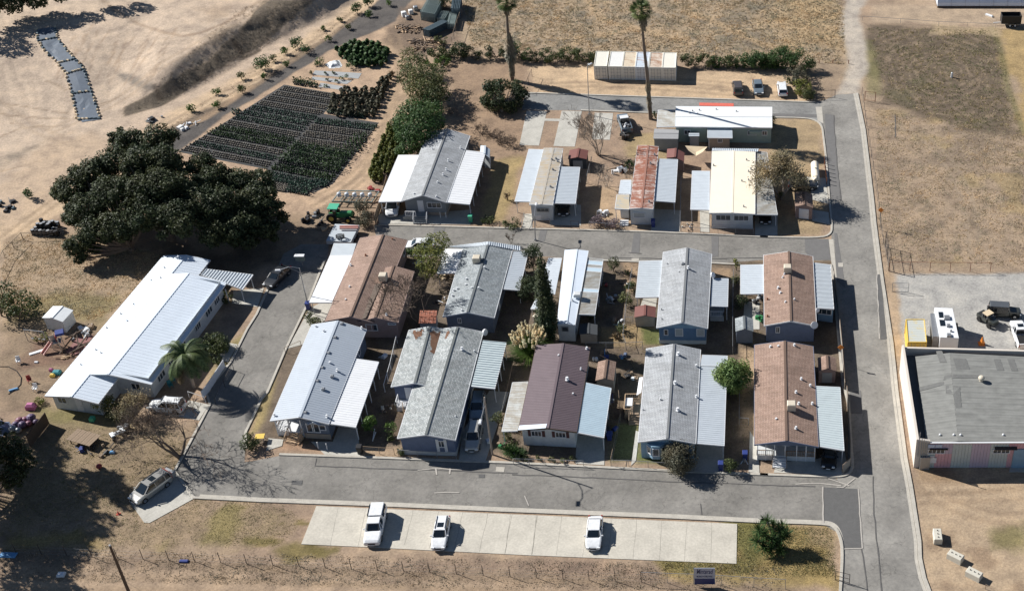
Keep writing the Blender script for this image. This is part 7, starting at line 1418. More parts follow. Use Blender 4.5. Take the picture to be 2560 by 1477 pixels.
fence(pts_(3, 762, 735, 3, 838, 742), 1.8, 3.2, 'dark gate frame at the corner of the dry field', None, 'rust', .06, (.1, 1.0), 3, name='metal_gate', cat='gate')
fence(pts_(23, 548, 1375, 23, 650, 1400), 1.5, 3, 'low metal gate by the kerb at the bottom of the east road', None, 'darksteel', .04, (.1, .5, 1.0), 4, name='metal_gate', cat='gate')
fence(pts_(3, 322, 450, 3, 430, 462, 3, 530, 462, 3, 645, 465), .7, 2.2, 'row of short stumps closing the track left of the gravel drive', None, 'rust', .08, (), 0, name='post_row')
fence(pts_(3, 745, 150, 3, 1300, 190, 3, 1922, 215), .9, 6, 'low pale line fence above the ploughed field', None, 'steel', .03, (1.0,), 0)
M['wallf'] = mottled('grey_block_wall', (.30, .28, .25), .15, 2, .9)
for pl, lb in (((13, 535, 620, 13, 565, 850, 13, 595, 1160, 13, 615, 1440), 'grey boundary wall on the left of the east road, upper stretch'), ((23, 630, 20, 23, 655, 420, 23, 655, 545, 23, 600, 595), 'grey boundary wall curving round the corner home')):
    fence(pts_(*pl), 1.35, 3, lb, None, 'wood', .05, (1.0,), 0, 'wallf', 'boundary_wall', .1, 'wall')
for pl, h, ps, pn, lb in (((11, 870, 240, 11, 930, 60, 11, 960, -60), 1.6, 'wood', 'wood', 'weathered timber fence left of the white van'), ((10, 1640, 1275, 10, 1525, 1450, 20, 1480, 60), 1.3, 'trim', 'white', 'white solid fence beside the sloping street'), ((20, 1380, 50, 20, 1500, 90), 1.1, 'trim', None, 'white low gate behind the parked white car'),
        ((10, 1705, 1300, 10, 1640, 1420, 20, 1575, 105), 1.2, 'darksteel', None, 'dark sliding gate frame standing at the street edge'), ((12, 935, 600, 12, 890, 870, 12, 868, 1090, 12, 890, 1150), 1.3, 'steel', None, 'pale chain fence dividing the two back yards'), ((12, 1670, 620, 12, 1665, 900, 12, 1665, 1180), 1.4, 'steel', None, 'chain fence left of the small grey shed'), ((12, 600, 1150, 12, 890, 1150, 12, 1010, 1145), 1.3, 'steel', None, 'chain fence across the yard behind the maroon roof'),
        ((12, 885, 960, 12, 940, 960), 1.2, 'steel', None, 'short chain fence by the maroon roofed tan shed'), ((21, 790, 450, 21, 1010, 465), 1.1, 'wood', None, 'low timber rail fence on the front street, first from the left'), ((21, 1040, 470, 21, 1460, 500), 1.0, 'steel', None, 'low fence in front of the L-shaped home'), ((22, 70, 535, 22, 300, 540, 22, 580, 550), 1.0, 'steel', None, 'chain fence before the maroon roofed home garden'),
        ((22, 780, 545, 22, 850, 220, 22, 830, -40), 1.3, 'wood', None, 'fence between maroon roofed home and light blue home'), ((22, 780, 545, 22, 910, 548, 22, 1190, 565), 1.0, 'steel', None, 'chain fence across the lawn of the light blue home'), ((22, 1780, 250, 22, 1712, 245, 22, 1715, -10), 1.2, 'steel', None, 'fence between light blue home and corner home'),
        ((11, 1030, 1100, 11, 985, 1300, 11, 940, 1456), 1.3, 'trim', None, 'pale fence between the seamed roof home and L-shaped home'), ((11, 215, 1170, 11, 330, 1120), .9, 'wood', None, 'low timber rail at the verge behind the seamed roof home'), ((12, 335, 235, 12, 130, 262, 12, 150, 190), 1.0, 'steel', None, 'chain fence in front of the stained-roof trailer'), ((12, 490, 262, 12, 548, 268), 1.3, 'darksteel', None, 'dark wire fence panel by the middle street'),
        ((12, 620, 260, 12, 860, 275), 1.0, 'steel', None, 'chain fence behind the purple shrub'), ((12, 1282, 285, 12, 1285, 170, 12, 1290, -60), 1.4, 'steel', None, 'chain fence right of the rusted trailer'), ((12, 1290, 290, 12, 1430, 300, 12, 1815, 305), 1.0, 'steel', None, 'chain fence in front of the cream roofed home'), ((2, 605, 1330, 2, 640, 1190), 1.3, 'steel', None, 'short fence right of the stained-roof trailer'),
        ((10, -40, 640, 10, 40, 480, 10, 170, 350), 1.3, 'darksteel', None, 'dark post fence with vines along the dirt track'), ((10, 170, 345, 10, 330, 345, 10, 480, 310), 1.2, 'darksteel', None, 'wire fence between the barrels and the paddock'), ((2, 205, 560, 2, 155, 680), 1.5, 'darksteel', None, 'wire fence at the left end of the dirt lot'), ((1, 1530, 40, 1, 1470, 200, 1, 1430, 330), 1.6, 'wood', None, 'weathered stake fence right of the stacked racks'),
        ((23, 1640, 1440, 23, 1720, 1500), .8, 'wood', None, 'short timber rail at the bottom right')):
    fence(pts_(*pl), h, 2.4, lb, None, ps, .035, (1.0,), 3 if not pn else 0, pn, 'yard_fence')
p0, p1 = g(20, 330, 170, 1.6), g(20, 195, 340, 1.6); fence([Vector((p0.x, p0.y, 0)), Vector((p1.x, p1.y, 0))], 1.9, 2, 'dark board fence panel holding back the purple bags', None, 'darkwood', .05, (1.0,), 0, 'darkwood', 'board_fence', .08)
# the sign
x0, x1 = g(22, 1385, 1398, .35), g(22, 1538, 1402, .35); h_ = (palm_top(22, 1385, 1340, Vector((x0.x, x0.y, 0))).z-.35); T = thing('park_sign', ((x0.x+x1.x)/2, x0.y-.12, 0), 'blue and white park sign on the chain fence by the front road', 'sign'); b = MB(); y = x0.y-.12
def sp(xa, xb, za, zb, nm, mat, dy=0, th=.05, par=T): b = MB(); b.box(((xa+xb)/2, y-dy, (za+zb)/2), (xb-xa, th, zb-za)); return b.build(nm, mat, par)
z0 = .35; M['signw'] = mottled('sign_white', (.38, .42, .50), .1, 2, .6); M['navy'] = mottled('sign_navy', (.02, .035, .13), .2, 2, .5)
pn = sp(x0.x, x1.x, z0, z0+h_, 'sign_panel', M['signw']); sp(x0.x+.06, x1.x-.06, z0+.03, z0+h_*.36, 'blue_band', M['navy'], .03, .02)
def text(s, size, x, z, mat, par, nm, yy, w=None, it=0):
    cu = bpy.data.curves.new('lettering', 'FONT'); cu.body = s; cu.size = size; cu.align_x = 'CENTER'; cu.shear = it; cu.extrude = .004; cu.offset = size*.012; tmp = bpy.data.objects.new('tmp', cu); COL.objects.link(tmp); dg = bpy.context.evaluated_depsgraph_get(); me = bpy.data.meshes.new_from_object(tmp.evaluated_get(dg)); bpy.data.objects.remove(tmp); me.name = nm
    me.materials.clear(); me.materials.append(mat); o = link(nm, me); o.parent = par; wx = max(v.co.x for v in me.vertices)-min(v.co.x for v in me.vertices); k = w/wx if w else 1; pp = Vector((0, 0, 0)); q = par
    while q: pp += q.location; q = q.parent
    o.location = Vector((x, yy, z))-pp; o.rotation_euler = (math.pi/2, 0, 0); o.scale = (k, 1, 1); return o
cxs = (x0.x+x1.x)/2; W_s = x1.x-x0.x
text('Minterad', h_*.40, cxs, z0+h_*.66, M['navy'], pn, 'lettering', y-.035, W_s*.78, .25); text('MOBILE HOME PARK', h_*.15, cxs, z0+h_*.44, M['navy'], pn, 'lettering', y-.035, W_s*.75)
# signs on the warehouse wall and container end
Tw = bpy.data.objects['warehouse']
for (xa, xb, za, zb, mt, s, ht, wf) in ((1228, 1278, 3.45, 3.95, 'ltsign', 'WELDING', .2, .8), (1282, 1332, 3.45, 3.95, 'ltsign', 'SERVICE', .2, .8), (1222, 1270, .9, 1.75, 'trim', 'NO PARKING', .13, .8), (1230, 1262, 1.8, 2.05, 'trim', 'NOTICE', .12, .8)):
    if 'ltsign' not in M: M['ltsign'] = mottled('pale_blue_sign', (.40, .48, .62), .1, 3, .6)
    a, b_ = g(23, xa, 450, za).x, g(23, xb, 450, za).x; yy = fy(a)-.1; b = MB(); b.box(((a+b_)/2, yy, (za+zb)/2), (b_-a, .04, zb-za)); pn2 = b.build('wall_sign', M[mt], Tw)
    for k in range(2 if zb > 3 else 1 if zb > 1.9 else 0):      # the lettering is only a blurred line in the photo
        lb = MB(); lb.box(((a+b_)/2, yy-.03, za+(zb-za)*(.33+.36*k)), ((b_-a)*.8, .01, (zb-za)*.12)); lb.build('sign_line', M['white' if zb > 3 else 'red'], pn2)
# ------------------------------------------------------------------ nursery
def pot_proto(h, r, ph, leaf, n=70, size=.16, pr=.17, ptall=.30, seed=1, spiky=False):
    T = thing('potted_plant', (0, 0, 0), '', 'potted plant'); m = MB(); m.tube((0, 0, 0), (0, 0, ptall), pr*.8, pr, 8); lk(T, m, 'pot', M['black'])
    rd = random.Random(seed)
    if spiky: V = strands(n, h, r, .12, .03, rd, (0, 0, 0), ptall)
    else: V = cloud([(0, 0, ptall+(h)*(.25+.5*k/2), r*(1-.2*k)) for k in range(3)], n/(r*r), size, .4, .6, h/(r*3.2)+.2)
    link('foliage', leafmesh('foliage', V, L[leaf]), parent=T); return T
def inpoly(x, y, pl):
    c = False; n = len(pl)
    for i in range(n):
        a, b = pl[i], pl[(i+1) % n]
        if (a.y > y) != (b.y > y) and x < (b.x-a.x)*(y-a.y)/(b.y-a.y)+a.x: c = not c
    return c
def scatter(proto, poly, step, n, label, group, jit=.25, rot=0.0, scl=(.8, 1.2), first=True):
    xs0, xs1 = min(p.x for p in poly), max(p.x for p in poly); ys0, ys1 = min(p.y for p in poly), max(p.y for p in poly); P_ = []; ca, sa = math.cos(rot), math.sin(rot); cx_, cy_ = (xs0+xs1)/2, (ys0+ys1)/2; R_ = math.hypot(xs1-xs0, ys1-ys0)/2
    k = -R_
    while k < R_:
        j = -R_
        while j < R_:
            x = cx_+ca*k-sa*j; y = cy_+sa*k+ca*j
            if inpoly(x, y, poly): P_.append((x+random.uniform(-jit, jit)*step, y+random.uniform(-jit, jit)*step))
            j += step
        k += step
    if len(P_) > n: P_ = random.sample(P_, n)
    for i, (x, y) in enumerate(P_):
        o = proto if i == 0 else copy_tree(proto, parent=None)
        o.location = (x, y, 0); o.rotation_euler.z = random.uniform(0, 6.28); s = random.uniform(*scl); o.scale = (s, s, s); o['label'] = label; o['group'] = group
    return len(P_)
PD = pts_(1, 585, 385, 1, 640, 345, 1, 760, 318, 1, 880, 345, 1, 960, 395, 1, 975, 450, 1, 930, 505, 1, 830, 500, 1, 700, 480, 1, 640, 445)
PC = pts_(1, 505, 800, 1, 560, 720, 1, 650, 655, 1, 760, 665, 1, 890, 670, 1, 905, 610, 1, 960, 545, 1, 1000, 560, 1, 960, 680, 1, 890, 860, 1, 790, 850, 1, 600, 850)
PH = pts_(1, 830, 1330, 1, 850, 1210, 1, 900, 1080, 1, 960, 960, 1, 1010, 900, 1, 1050, 960, 1, 1040, 1080, 1, 1000, 1200, 1, 930, 1345)
c1 = scatter(pot_proto(.95, .55, .3, 'dense', 60, .30, .24, .35, 1), PD, 1.15, 115, 'bushy green plant in a black pot in the rounded upper nursery bed', 'green potted plants in the upper nursery bed', scl=(.8, 1.25))
c2 = scatter(pot_proto(.85, .42, .3, 'grey', 44, .22, .22, .35, 2), PC, 1.0, 115, 'grey-green plant in a black pot in the middle nursery bed', 'grey potted plants in the middle nursery bed', scl=(.8, 1.3))
c3 = scatter(pot_proto(1.25, .36, .3, 'yellow', 60, .22, .22, .35, 3), PH, .85, 70, 'yellow-green columnar plant in a black pot beside the white-awning home', 'yellow-green potted plants in the long row', scl=(.85, 1.25))
def potfield(name, quads_, label):
    """beds of seedling pots; a bed is (corner a, b, c, d, spacing, plant height, leaf colour index, pale)"""
    PV = []; PFm = []; fo = 0; VV = []; FF = []; MI = []
    for (A, B, Cc, D, n_u, n_v, hgt, mi, rad) in quads_:
        uu, vv = np.meshgrid((np.arange(n_u)+.5)/n_u, (np.arange(n_v)+.5)/n_v); uu = uu.ravel(); vv = vv.ravel()
        uu = uu+(np.floor(vv*n_v) % 2)*.5/n_u
        a, b, c, d = [np.array(p)[:2] for p in (A, B, Cc, D)]; xy = (a*(1-uu)[:, None]+b*uu[:, None])*(1-vv)[:, None]+(d*(1-uu)[:, None]+c*uu[:, None])*vv[:, None]; xy += RNG.normal(size=xy.shape)*.02
        keep = RNG.random(len(xy)) > .02; xy = xy[keep]; N = len(xy); k = 6; an = np.arange(k)*2*np.pi/k; H_ = .22
        bx = np.zeros((N, 2*k, 3)); 
        for j in range(k):
            bx[:, j, 0] = xy[:, 0]+np.cos(an[j])*rad*.75; bx[:, j, 1] = xy[:, 1]+np.sin(an[j])*rad*.75; bx[:, j, 2] = .0
            bx[:, k+j, 0] = xy[:, 0]+np.cos(an[j])*rad; bx[:, k+j, 1] = xy[:, 1]+np.sin(an[j])*rad; bx[:, k+j, 2] = H_
        base = fo+np.arange(N)*2*k; VV.append(bx.reshape(-1, 3)); fo += N*2*k
        for j in range(k): FF.append(np.stack([base+j, base+(j+1) % k, base+k+(j+1) % k, base+k+j], 1)); MI.append(np.zeros(N, int))
        FF.append(np.stack([base+k, base+k+1, base+k+2, base+k+3], 1)); FF.append(np.stack([base+k, base+k+3, base+k+4, base+k+5], 1)); MI += [np.full(N, 1 if mi == 4 else 0), np.full(N, 1 if mi == 4 else 0)]
        nl = (5 if mi == 3 else 8) if mi != 4 else 3; P3 = np.repeat(np.c_[xy, np.full(N, H_)], nl, 0); P3[:, :2] += RNG.normal(size=(len(P3), 2))*rad*.45; P3[:, 2] += RNG.random(len(P3))*hgt; nn = RNG.normal(size=P3.shape)+(0, 0, .8); nn /= np.linalg.norm(nn, axis=1)[:, None]; q = quads(P3, nn, np.full(len(P3), rad*(1.15 if mi != 4 else .7)), 1.5); VV.append(q); m_ = len(q)//4; FF.append(np.arange(len(q)).reshape(-1, 4)+fo); MI.append(np.full(m_, mi)); fo += len(q)
    V = np.concatenate(VV); F = np.concatenate(FF); me = bpy.data.meshes.new(name); me = npmesh(name, V, F, M['black'])
    for mt in (M['potsoil'], L['potgreen'], L['bluegreen'], L['palesprout']): me.materials.append(mt)
    mi = np.concatenate(MI); me.polygons.foreach_set('material_index', mi.astype(np.int32)[:len(me.polygons)]); return tag(link(name, me), label, 'potted plants', None, 'stuff')
L['potgreen'] = leafm('seedling_leaves', (.015, .035, .012), (.06, .11, .045), scale=.3); L['bluegreen'] = leafm('blue_green_seedlings', (.02, .045, .035), (.08, .15, .115), scale=.3); L['palesprout'] = leafm('pale_sprouts', (.12, .12, .10), (.40, .37, .33), scale=.3)
M['potsoil'] = mottled('pot_topping', (.12, .105, .09), .3, 8, .95)
beds = []
PA = [(1, 215, 628), (1, 610, 690), (1, 75, 1225), (1, -560, 1100)]; A, B, Cc, D = [g(*p) for p in PA]
n = 13
spec = [(.05, 4), (.05, 4), (.05, 4), (.08, 4), (.10, 3), (.25, 3), (.15, 3), (.05, 4), (.2, 2), (.3, 2), (.05, 4), (.12, 3), (.05, 4)]
for k in range(n):
    t0, t1 = k/n+.006, (k+1)/n-.006; a, b = A.lerp(D, t0), B.lerp(Cc, t0); d, c = A.lerp(D, t1), B.lerp(Cc, t1); nu = int((b-a).length/.42); nv = max(2, int((d-a).length/.40)); beds.append((a, b, c, d, nu, nv, spec[k][0], spec[k][1], .155))
A, B, Cc, D = g(1, 450, 860), g(1, 892, 910), g(1, 545, 1330), g(1, 95, 1240); n = 8
spec = [(.15, 3), (.05, 4), (.05, 4), (.08, 4), (.75, 2), (1.0, 2), (1.0, 2), (.2, 2)]
for k in range(n):
    t0, t1 = k/n+.008, (k+1)/n-.008; e = 1.0 if k != 3 else 1.0; a, b = A.lerp(D, t0), B.lerp(Cc, t0); d, c = A.lerp(D, t1), B.lerp(Cc, t1); beds.append((a, b, c, d, int((b-a).length/.42), max(2, int((d-a).length/.40)), spec[k][0], spec[k][1], .16))
for pl, hh, mi in ((((1, 720, 1010), (1, 815, 990), (1, 760, 1120), (1, 590, 1090)), .9, 2), (((1, 100, 1248), (1, 530, 1335), (1, 420, 1385), (1, 100, 1318)), .2, 3), (((1, 90, 1325), (1, 245, 1345), (1, 205, 1400), (1, 100, 1385)), .1, 4), (((1, 430, 1300), (1, 545, 1320), (1, 510, 1370), (1, 385, 1355)), .15, 3), (((1, 240, 1350), (1, 420, 1385), (1, 370, 1430), (1, 215, 1400)), .4, 3), (((1, 515, 790), (1, 790, 840), (1, 780, 870), (1, 510, 830)), .3, 3), (((1, 270, 580), (1, 450, 605), (1, 440, 645), (1, 265, 620)), .7, 2), (((0, 1690, 800), (0, 1745, 795), (0, 1740, 835), (0, 1680, 840)), .2, 3)):
    a, b, c, d = [g(*p) for p in pl]; beds.append((a, b, c, d, max(3, int((b-a).length/.42)), max(2, int((d-a).length/.42)), hh, mi, .16))
potfield('seedling_pots', beds, 'dense beds of small seedling pots laid in long rows beside the dark oaks')
# weed cloth under the pots
M['cloth'] = mottled('nursery_weed_cloth', (.055, .055, .055), .3, .8, .95); M['pcloth'] = mottled('pale_weed_cloth', (.33, .34, .34), .2, 1.5, .9)
for pl, mt, nm in (((1, 205, 618, 1, 620, 690, 1, 490, 830, 1, 895, 895, 1, 560, 1340, 1, 430, 1400, 1, 215, 1405, 1, 95, 1385, 1, 85, 1235, 1, -565, 1108), 'cloth', 'weed_cloth'), ((1, 430, 515, 1, 770, 535, 1, 745, 575, 1, 410, 545), 'pcloth', 'pale_cloth_strip'), ((1, 410, 560, 1, 700, 590, 1, 660, 615, 1, 405, 580), 'pcloth', 'pale_cloth_strip'), ((1, 470, 605, 1, 660, 635, 1, 640, 660, 1, 455, 635), 'pcloth', 'pale_cloth_strip')):
    p = pts_(*pl); flat(nm, p, M[mt], .018 if mt == 'cloth' else .03)
def mound(rc, pts, h, mat, name, label, cat, seed=1, step=10, rough=.25):
    """a draped or heaped object: height field over a pixel polygon"""
    q = [g(rc, *p) for p in pts]; cx_, cy_ = sum(p.x for p in q)/len(q), sum(p.y for p in q)/len(q); xs0 = np.arange(min(p.x for p in q), max(p.x for p in q), .22); ys0 = np.arange(min(p.y for p in q), max(p.y for p in q), .22); X, Y = np.meshgrid(xs0, ys0); sd = poly_sd(X, Y, q); Z = h*ss(sd, 0, .7)*(1+rough*2*vn(X, Y, .7, seed))+.02; b = MB()
    for j in range(len(ys0)-1):
        for i in range(len(xs0)-1):
            if sd[j, i] > 0 or sd[j+1, i+1] > 0: b.face([(X[j, i], Y[j, i], Z[j, i]), (X[j, i+1], Y[j, i+1], Z[j, i+1]), (X[j+1, i+1], Y[j+1, i+1], Z[j+1, i+1]), (X[j+1, i], Y[j+1, i], Z[j+1, i])])
    if b.f: return tag(b.build(name, M[mat]), label, cat)
mound(1, [(510, 465), (600, 438), (625, 490), (540, 500)], .5, 'r_white2', 'white_tarp', 'crumpled white tarp beside the rounded nursery bed', 'tarp')
for i, (x, y, lf, s) in enumerate(((470, 470, 'bright', 1.3), (700, 500, 'dense', 1.2), (640, 580, 'bright', 1.1), (570, 540, 'shrub', .6), (505, 545, 'shrub', .5), (410, 540, 'shrub', .6), (525, 590, 'shrub', .5), (590, 600, 'shrub', .5), (510, 635, 'bright', .5), (990, 560, 'brown', .9), (450, 480, 'dense', .8))):
    lbs = ('bright green plant left of the crumpled white tarp', 'tall green plant right of the crumpled white tarp', 'bright green plant on the lower pale cloth strip', 'small plant in the middle of the pale cloth strips', 'small plant at the left of the pale cloth strips', 'dark plant at the far left end of the pale cloth strips', 'small plant between the second and third cloth strips', 'small plant on the second pale cloth strip', 'tiny bright plant on the lowest cloth strip', 'brown dry plant at the upper right corner of the grey bed', 'dark plant below the bright one left of the tarp')
    bush(1, x, y, s*1.0, s*.9, lf, lbs[i], 'nursery_shrub', 6, .18, None, .04)
for i, (rc, x, y, s) in enumerate(((1, 45, 515, 1.9), (1, 305, 350, 1.4), (1, 375, 390, 1.2), (1, 740, 95, 1.4), (1, 820, 50, 1.2), (1, 215, 395, .9), (1, 130, 450, .9), (1, 65, 580, .8), (1, 222, 490, .8), (1, 615, 160, .8), (1, 532, 305, .8), (1, 490, 225, .6), (1, 682, 215, .8), (1, 820, 125, .9), (1, 965, 45, .8), (0, 1760, 580, .9), (0, 1580, 690, .9), (0, 1585, 785, .9), (0, 1765, 680, 1.0), (0, 1400, 810, .9), (10, 215, 50, 1.2))):
    rows_ = 'young orchard tree of the line beside the gravel road,'
    lb = ('largest round sapling beside the gravel road', 'dark sapling beside the gravel road, upper of a touching pair', 'dark sapling beside the gravel road, lower of a touching pair', 'bushy sapling beside the upper gravel road', 'bushy sapling nearest the top edge by the gravel road', 'thin sapling uphill of the touching pair', 'thin sapling just right of the largest round sapling', 'small sapling below the largest round sapling', 'small sapling on the road edge below the thin ones', 'thin sapling left of the upper bushy one', 'small sapling midway along the gravel road', 'tiny sapling on the bank above the gravel road', 'small sapling at the road edge below the upper bushy one', 'sapling at the road edge under the top bushy saplings', 'spindly sapling where the gravel road leaves the photo', 'open sapling at the left part of the orchard strip', 'sapling left of the open one on the orchard strip', 'sapling at the road edge, lower left part of the strip', 'sapling with a dark shadow right of the lower left ones', 'leftmost sapling of the orchard strip near the white pipes', 'lone sapling far left beside the dirt track')[i]
    p = gg(rc, x, y); leafy('orchard_sapling', p, ell(p.x, p.y, p.z+s*.85, s*.6, s*.6, s*.55, 9, s*.42, i+200), lb, 'dense' if s > 1.1 else 'bright' if i % 3 else 'olive', 130, .18, 'saplings along the gravel road', .05)
# ------------------------------------------------------------------ stacked racks, logs, tractor yard
def rack(rc, fl, fr, bl, h, label, mat='rackm', slats=8, cross=1):
    FL, FR, BL = g(rc, *fl, h), g(rc, *fr, h), g(rc, *bl, h); BR = FR+BL-FL; T = thing('rack_stack', ((FL.x+BR.x)/2, (FL.y+BR.y)/2, 0), label, 'rack stack', 'stacked metal racks'); z = Vector((0, 0, 1)); n = max(3, int(h/.28))
    for k in range(n):
        b = MB(); zz = h*(k+.6)/n
        for j in range(slats+1): t = j/slats; a = FL.lerp(FR, t); c = BL.lerp(BR, t); b.bar((a.x, a.y, zz), (c.x, c.y, zz), .09, .05)
        for t in (0, 1)+tuple((j+1)/(cross+1) for j in range(cross)): a = FL.lerp(BL, t); c = FR.lerp(BR, t); b.bar((a.x, a.y, zz+.05), (c.x, c.y, zz+.05), .08, .04)
        for a, c in ((FL, FR), (FR, BR), (BR, BL), (BL, FL)): b.bar((a.x, a.y, zz-.06), (c.x, c.y, zz-.06), .05, .14)
        b.build('rack', M[mat], T)
    b = MB(); [b.bar((p.x, p.y, 0), p, .1) for p in (FL, FR, BR, BL)]; b.build('corner_posts', M[mat], T)
M['rackm'] = mottled('grey_green_rack', (.20, .25, .24), .15, 2, .6, .2); M['rackd'] = mottled('dark_rack', (.09, .13, .15), .15, 2, .6, .2)
rack(1, (1195, 82), (1295, 100), (1260, -30), 1.9, 'largest stack of slatted metal racks at the top edge', 'rackm', 8, 1)
rack(1, (1318, 130), (1370, 135), (1350, 78), 1.2, 'small stack of slatted metal racks right of the largest stack', 'rackm', 4, 1); rack(1, (1390, 170), (1438, 172), (1412, 88), 1.3, 'narrow stack of pale slatted racks near the stake fence', 'rackm', 5, 1); rack(1, (1215, 208), (1258, 220), (1350, 142), 1.5, 'long low stack of dark panels with two white straps', 'rackd', 9, 0); rack(1, (1420, 60), (1478, 62), (1435, -40), 2.2, 'dark blue rack stack at the top edge by the stake fence', 'rackd', 5, 2)
for i, (x, y, s) in enumerate(((1080, 118, .9), (1130, 100, .8), (1165, 75, .8), (1105, 140, .7))): p = g(1, x, y); tag(quad_o := (lambda b: (b.bbox(p+Vector((0, 0, s/2)), (s, s*1.1, s), .1, .4), b.build('storage_crate', M['c_white' if i < 2 else 'steel']))[1])(MB()), ('white crate at the lower left of the rack yard', 'white crate behind the lower left one', 'grey crate nearest the largest rack stack', 'small grey crate in front of the white crates')[i], 'crate', 'crates in the rack yard')
def logs(rc, pts, n, r, ln, label, mat, name='firewood_log', ang=None, grp='logs'):
    q = [g(rc, *p) for p in pts]; k = 0; rd = random.Random(n)
    xs0, xs1 = min(p.x for p in q), max(p.x for p in q); ys0, ys1 = min(p.y for p in q), max(p.y for p in q)
    while k < n:
        x, y = rd.uniform(xs0, xs1), rd.uniform(ys0, ys1)
        if not inpoly(x, y, q): continue
        a = rd.uniform(0, 3.14) if ang is None else ang+rd.uniform(-.3, .3); l = ln*rd.uniform(.5, 1.3); z = r+rd.random()*.35; d = Vector((math.cos(a), math.sin(a), rd.uniform(-.15, .15)))*l/2; rr = r*rd.uniform(.5, 1.2); b = MB(); c = Vector((x, y, z)); b.tube(c-d, c+d, rr, rr*.85, 6); tag(b.build(name, M[mat if rd.random() < .6 else 'newwood']), label, 'log', grp); k += 1
logs(1, [(1005, 190), (1190, 200), (1190, 250), (1040, 235)], 60, .12, 1.0, 'cut log in the loose heap left of the panel stack', 'bark', grp='logs in the loose heap')
logs(1, [(1110, 290), (1330, 290), (1380, 370), (1160, 370)], 70, .11, 1.6, 'cut branch in the brush pile behind the olive-brown tree', 'bark', 'cut_branch', grp='branches in the brush pile')
# tractor
c = g(11, 625, 200); T = thing('tractor', c, 'green tractor with pale green canopy beside the pipe trailer', 'tractor', None, -.05)
m = MB(); m.bbox((.9, 0, 1.15), (1.9, .8, .7), .12); m.box((-.3, 0, .8), (3.2, .7, .4)); lk(T, m, 'hood', M['green']); m = MB(); m.bbox((-.9, 0, 2.35), (1.6, 1.6, .1), .04); lk(T, m, 'canopy', M['tgreen']); m = MB(); [m.bar((x, y, 1), (x, y, 2.35), .07) for x in (-1.5, -.3) for y in (-.7, .7)]; lk(T, m, 'canopy_frame', M['green']); m = MB(); m.bbox((-.9, 0, 1.3), (.5, .5, .5), .08); lk(T, m, 'seat', M['black'])
for x, r_ in ((-1.2, .78), (1.3, .5)):
    for y in (-.85, .85): m = MB(); m.tube((x, y-.2, r_), (x, y+.2, r_), r_, r_, 16); w_ = lk(T, m, 'wheel', M['rubber']); m = MB(); m.tube((x, y-.22, r_), (x, y+.22, r_), r_*.5, r_*.5, 10); o = link('rim', m.mesh('rim', M['yellow'])); o.parent = w_
FL, FR, BL = g(11, 560, 100), g(11, 845, 105), g(11, 620, 20); T = thing('flat_trailer', (FL+FR)/2, 'flat trailer frame carrying white filter tanks behind the tractor', 'trailer'); BR = FR+BL-FL; b = MB(); zz = .75
for A, B in ((FL, FR), (FR, BR), (BR, BL), (BL, FL)): b.bar((A.x, A.y, zz), (B.x, B.y, zz), .14)
for k in range(1, 5): A, B = FL.lerp(FR, k/5), BL.lerp(BR, k/5); b.bar((A.x, A.y, zz), (B.x, B.y, zz), .1)
for k in range(4): A, B = FL.lerp(BL, k/4), FR.lerp(BR, k/4); b.bar((A.x, A.y, zz+.1), (B.x, B.y, zz+.1), .06)
b.build('frame', M['rackm'], T)
for k in range(5): p = FL.lerp(FR, .08+k*.2).lerp(BL.lerp(BR, .08+k*.2), .5); b = MB(); b.tube((p.x, p.y, zz), (p.x, p.y, zz+.5), .33, .33, 12); b.blob((p.x, p.y, zz+.5), .33, 12, 6, .6); tag(b.build('filter_tank', M['c_blue']), ('first white filter tank from the left on the flat trailer', 'second white filter tank from the left on the flat trailer', 'middle white filter tank on the flat trailer', 'fourth white filter tank from the left on the flat trailer', 'rightmost white filter tank on the flat trailer')[k], 'filter tank', 'filter tanks on the flat trailer')
FL, FR, BL = g(11, 510, 355, 1.1), g(11, 690, 365, 1.1), g(11, 575, 232, 1.1); BR = FR+BL-FL; b = MB(); T = thing('box_trailer', ((FL.x+BR.x)/2, (FL.y+BR.y)/2, 0), 'pale metal topped trailer behind the brown home', 'trailer'); b.prism([(p.x, p.y, .5) for p in (FL, FR, BR, BL)], [FL, FR, BR, BL]); b.build('body', M['aw_grey'], T)
for s_ in (.3, .6): p = FR.lerp(BR, s_); b = MB(); b.tube((p.x-.1, p.y, .35), (p.x+.1, p.y, .35), .35, .35, 12); b.build('wheel', M['rubber'], T)
M['salmon'] = mottled('salmon_plastic', (.58, .30, .25), .15, 3, .5)
for k in range(2): a, c = g(11, 610, 250+k*14, 1.4), g(11, 745, 250+k*14, 1.4); b = MB(); b.tube(a, c, .16, .16, 8); tag(b.build('plastic_pipe', M['salmon']), ('upper salmon coloured pipe lying on the pale trailer', 'lower salmon coloured pipe lying on the pale trailer')[k], 'pipe', 'salmon pipes on the trailer')
b = MB(); p = g(11, 615, 335, 1.2); b2 = [(p+Vector((math.cos(t)*.6, math.sin(t)*.45, .03*t))) for t in [k*.5 for k in range(40)]]; b.path(b2, .06, 5); tag(b.build('coiled_hose', M['black']), 'coiled black hose on the pale metal trailer', 'hose')
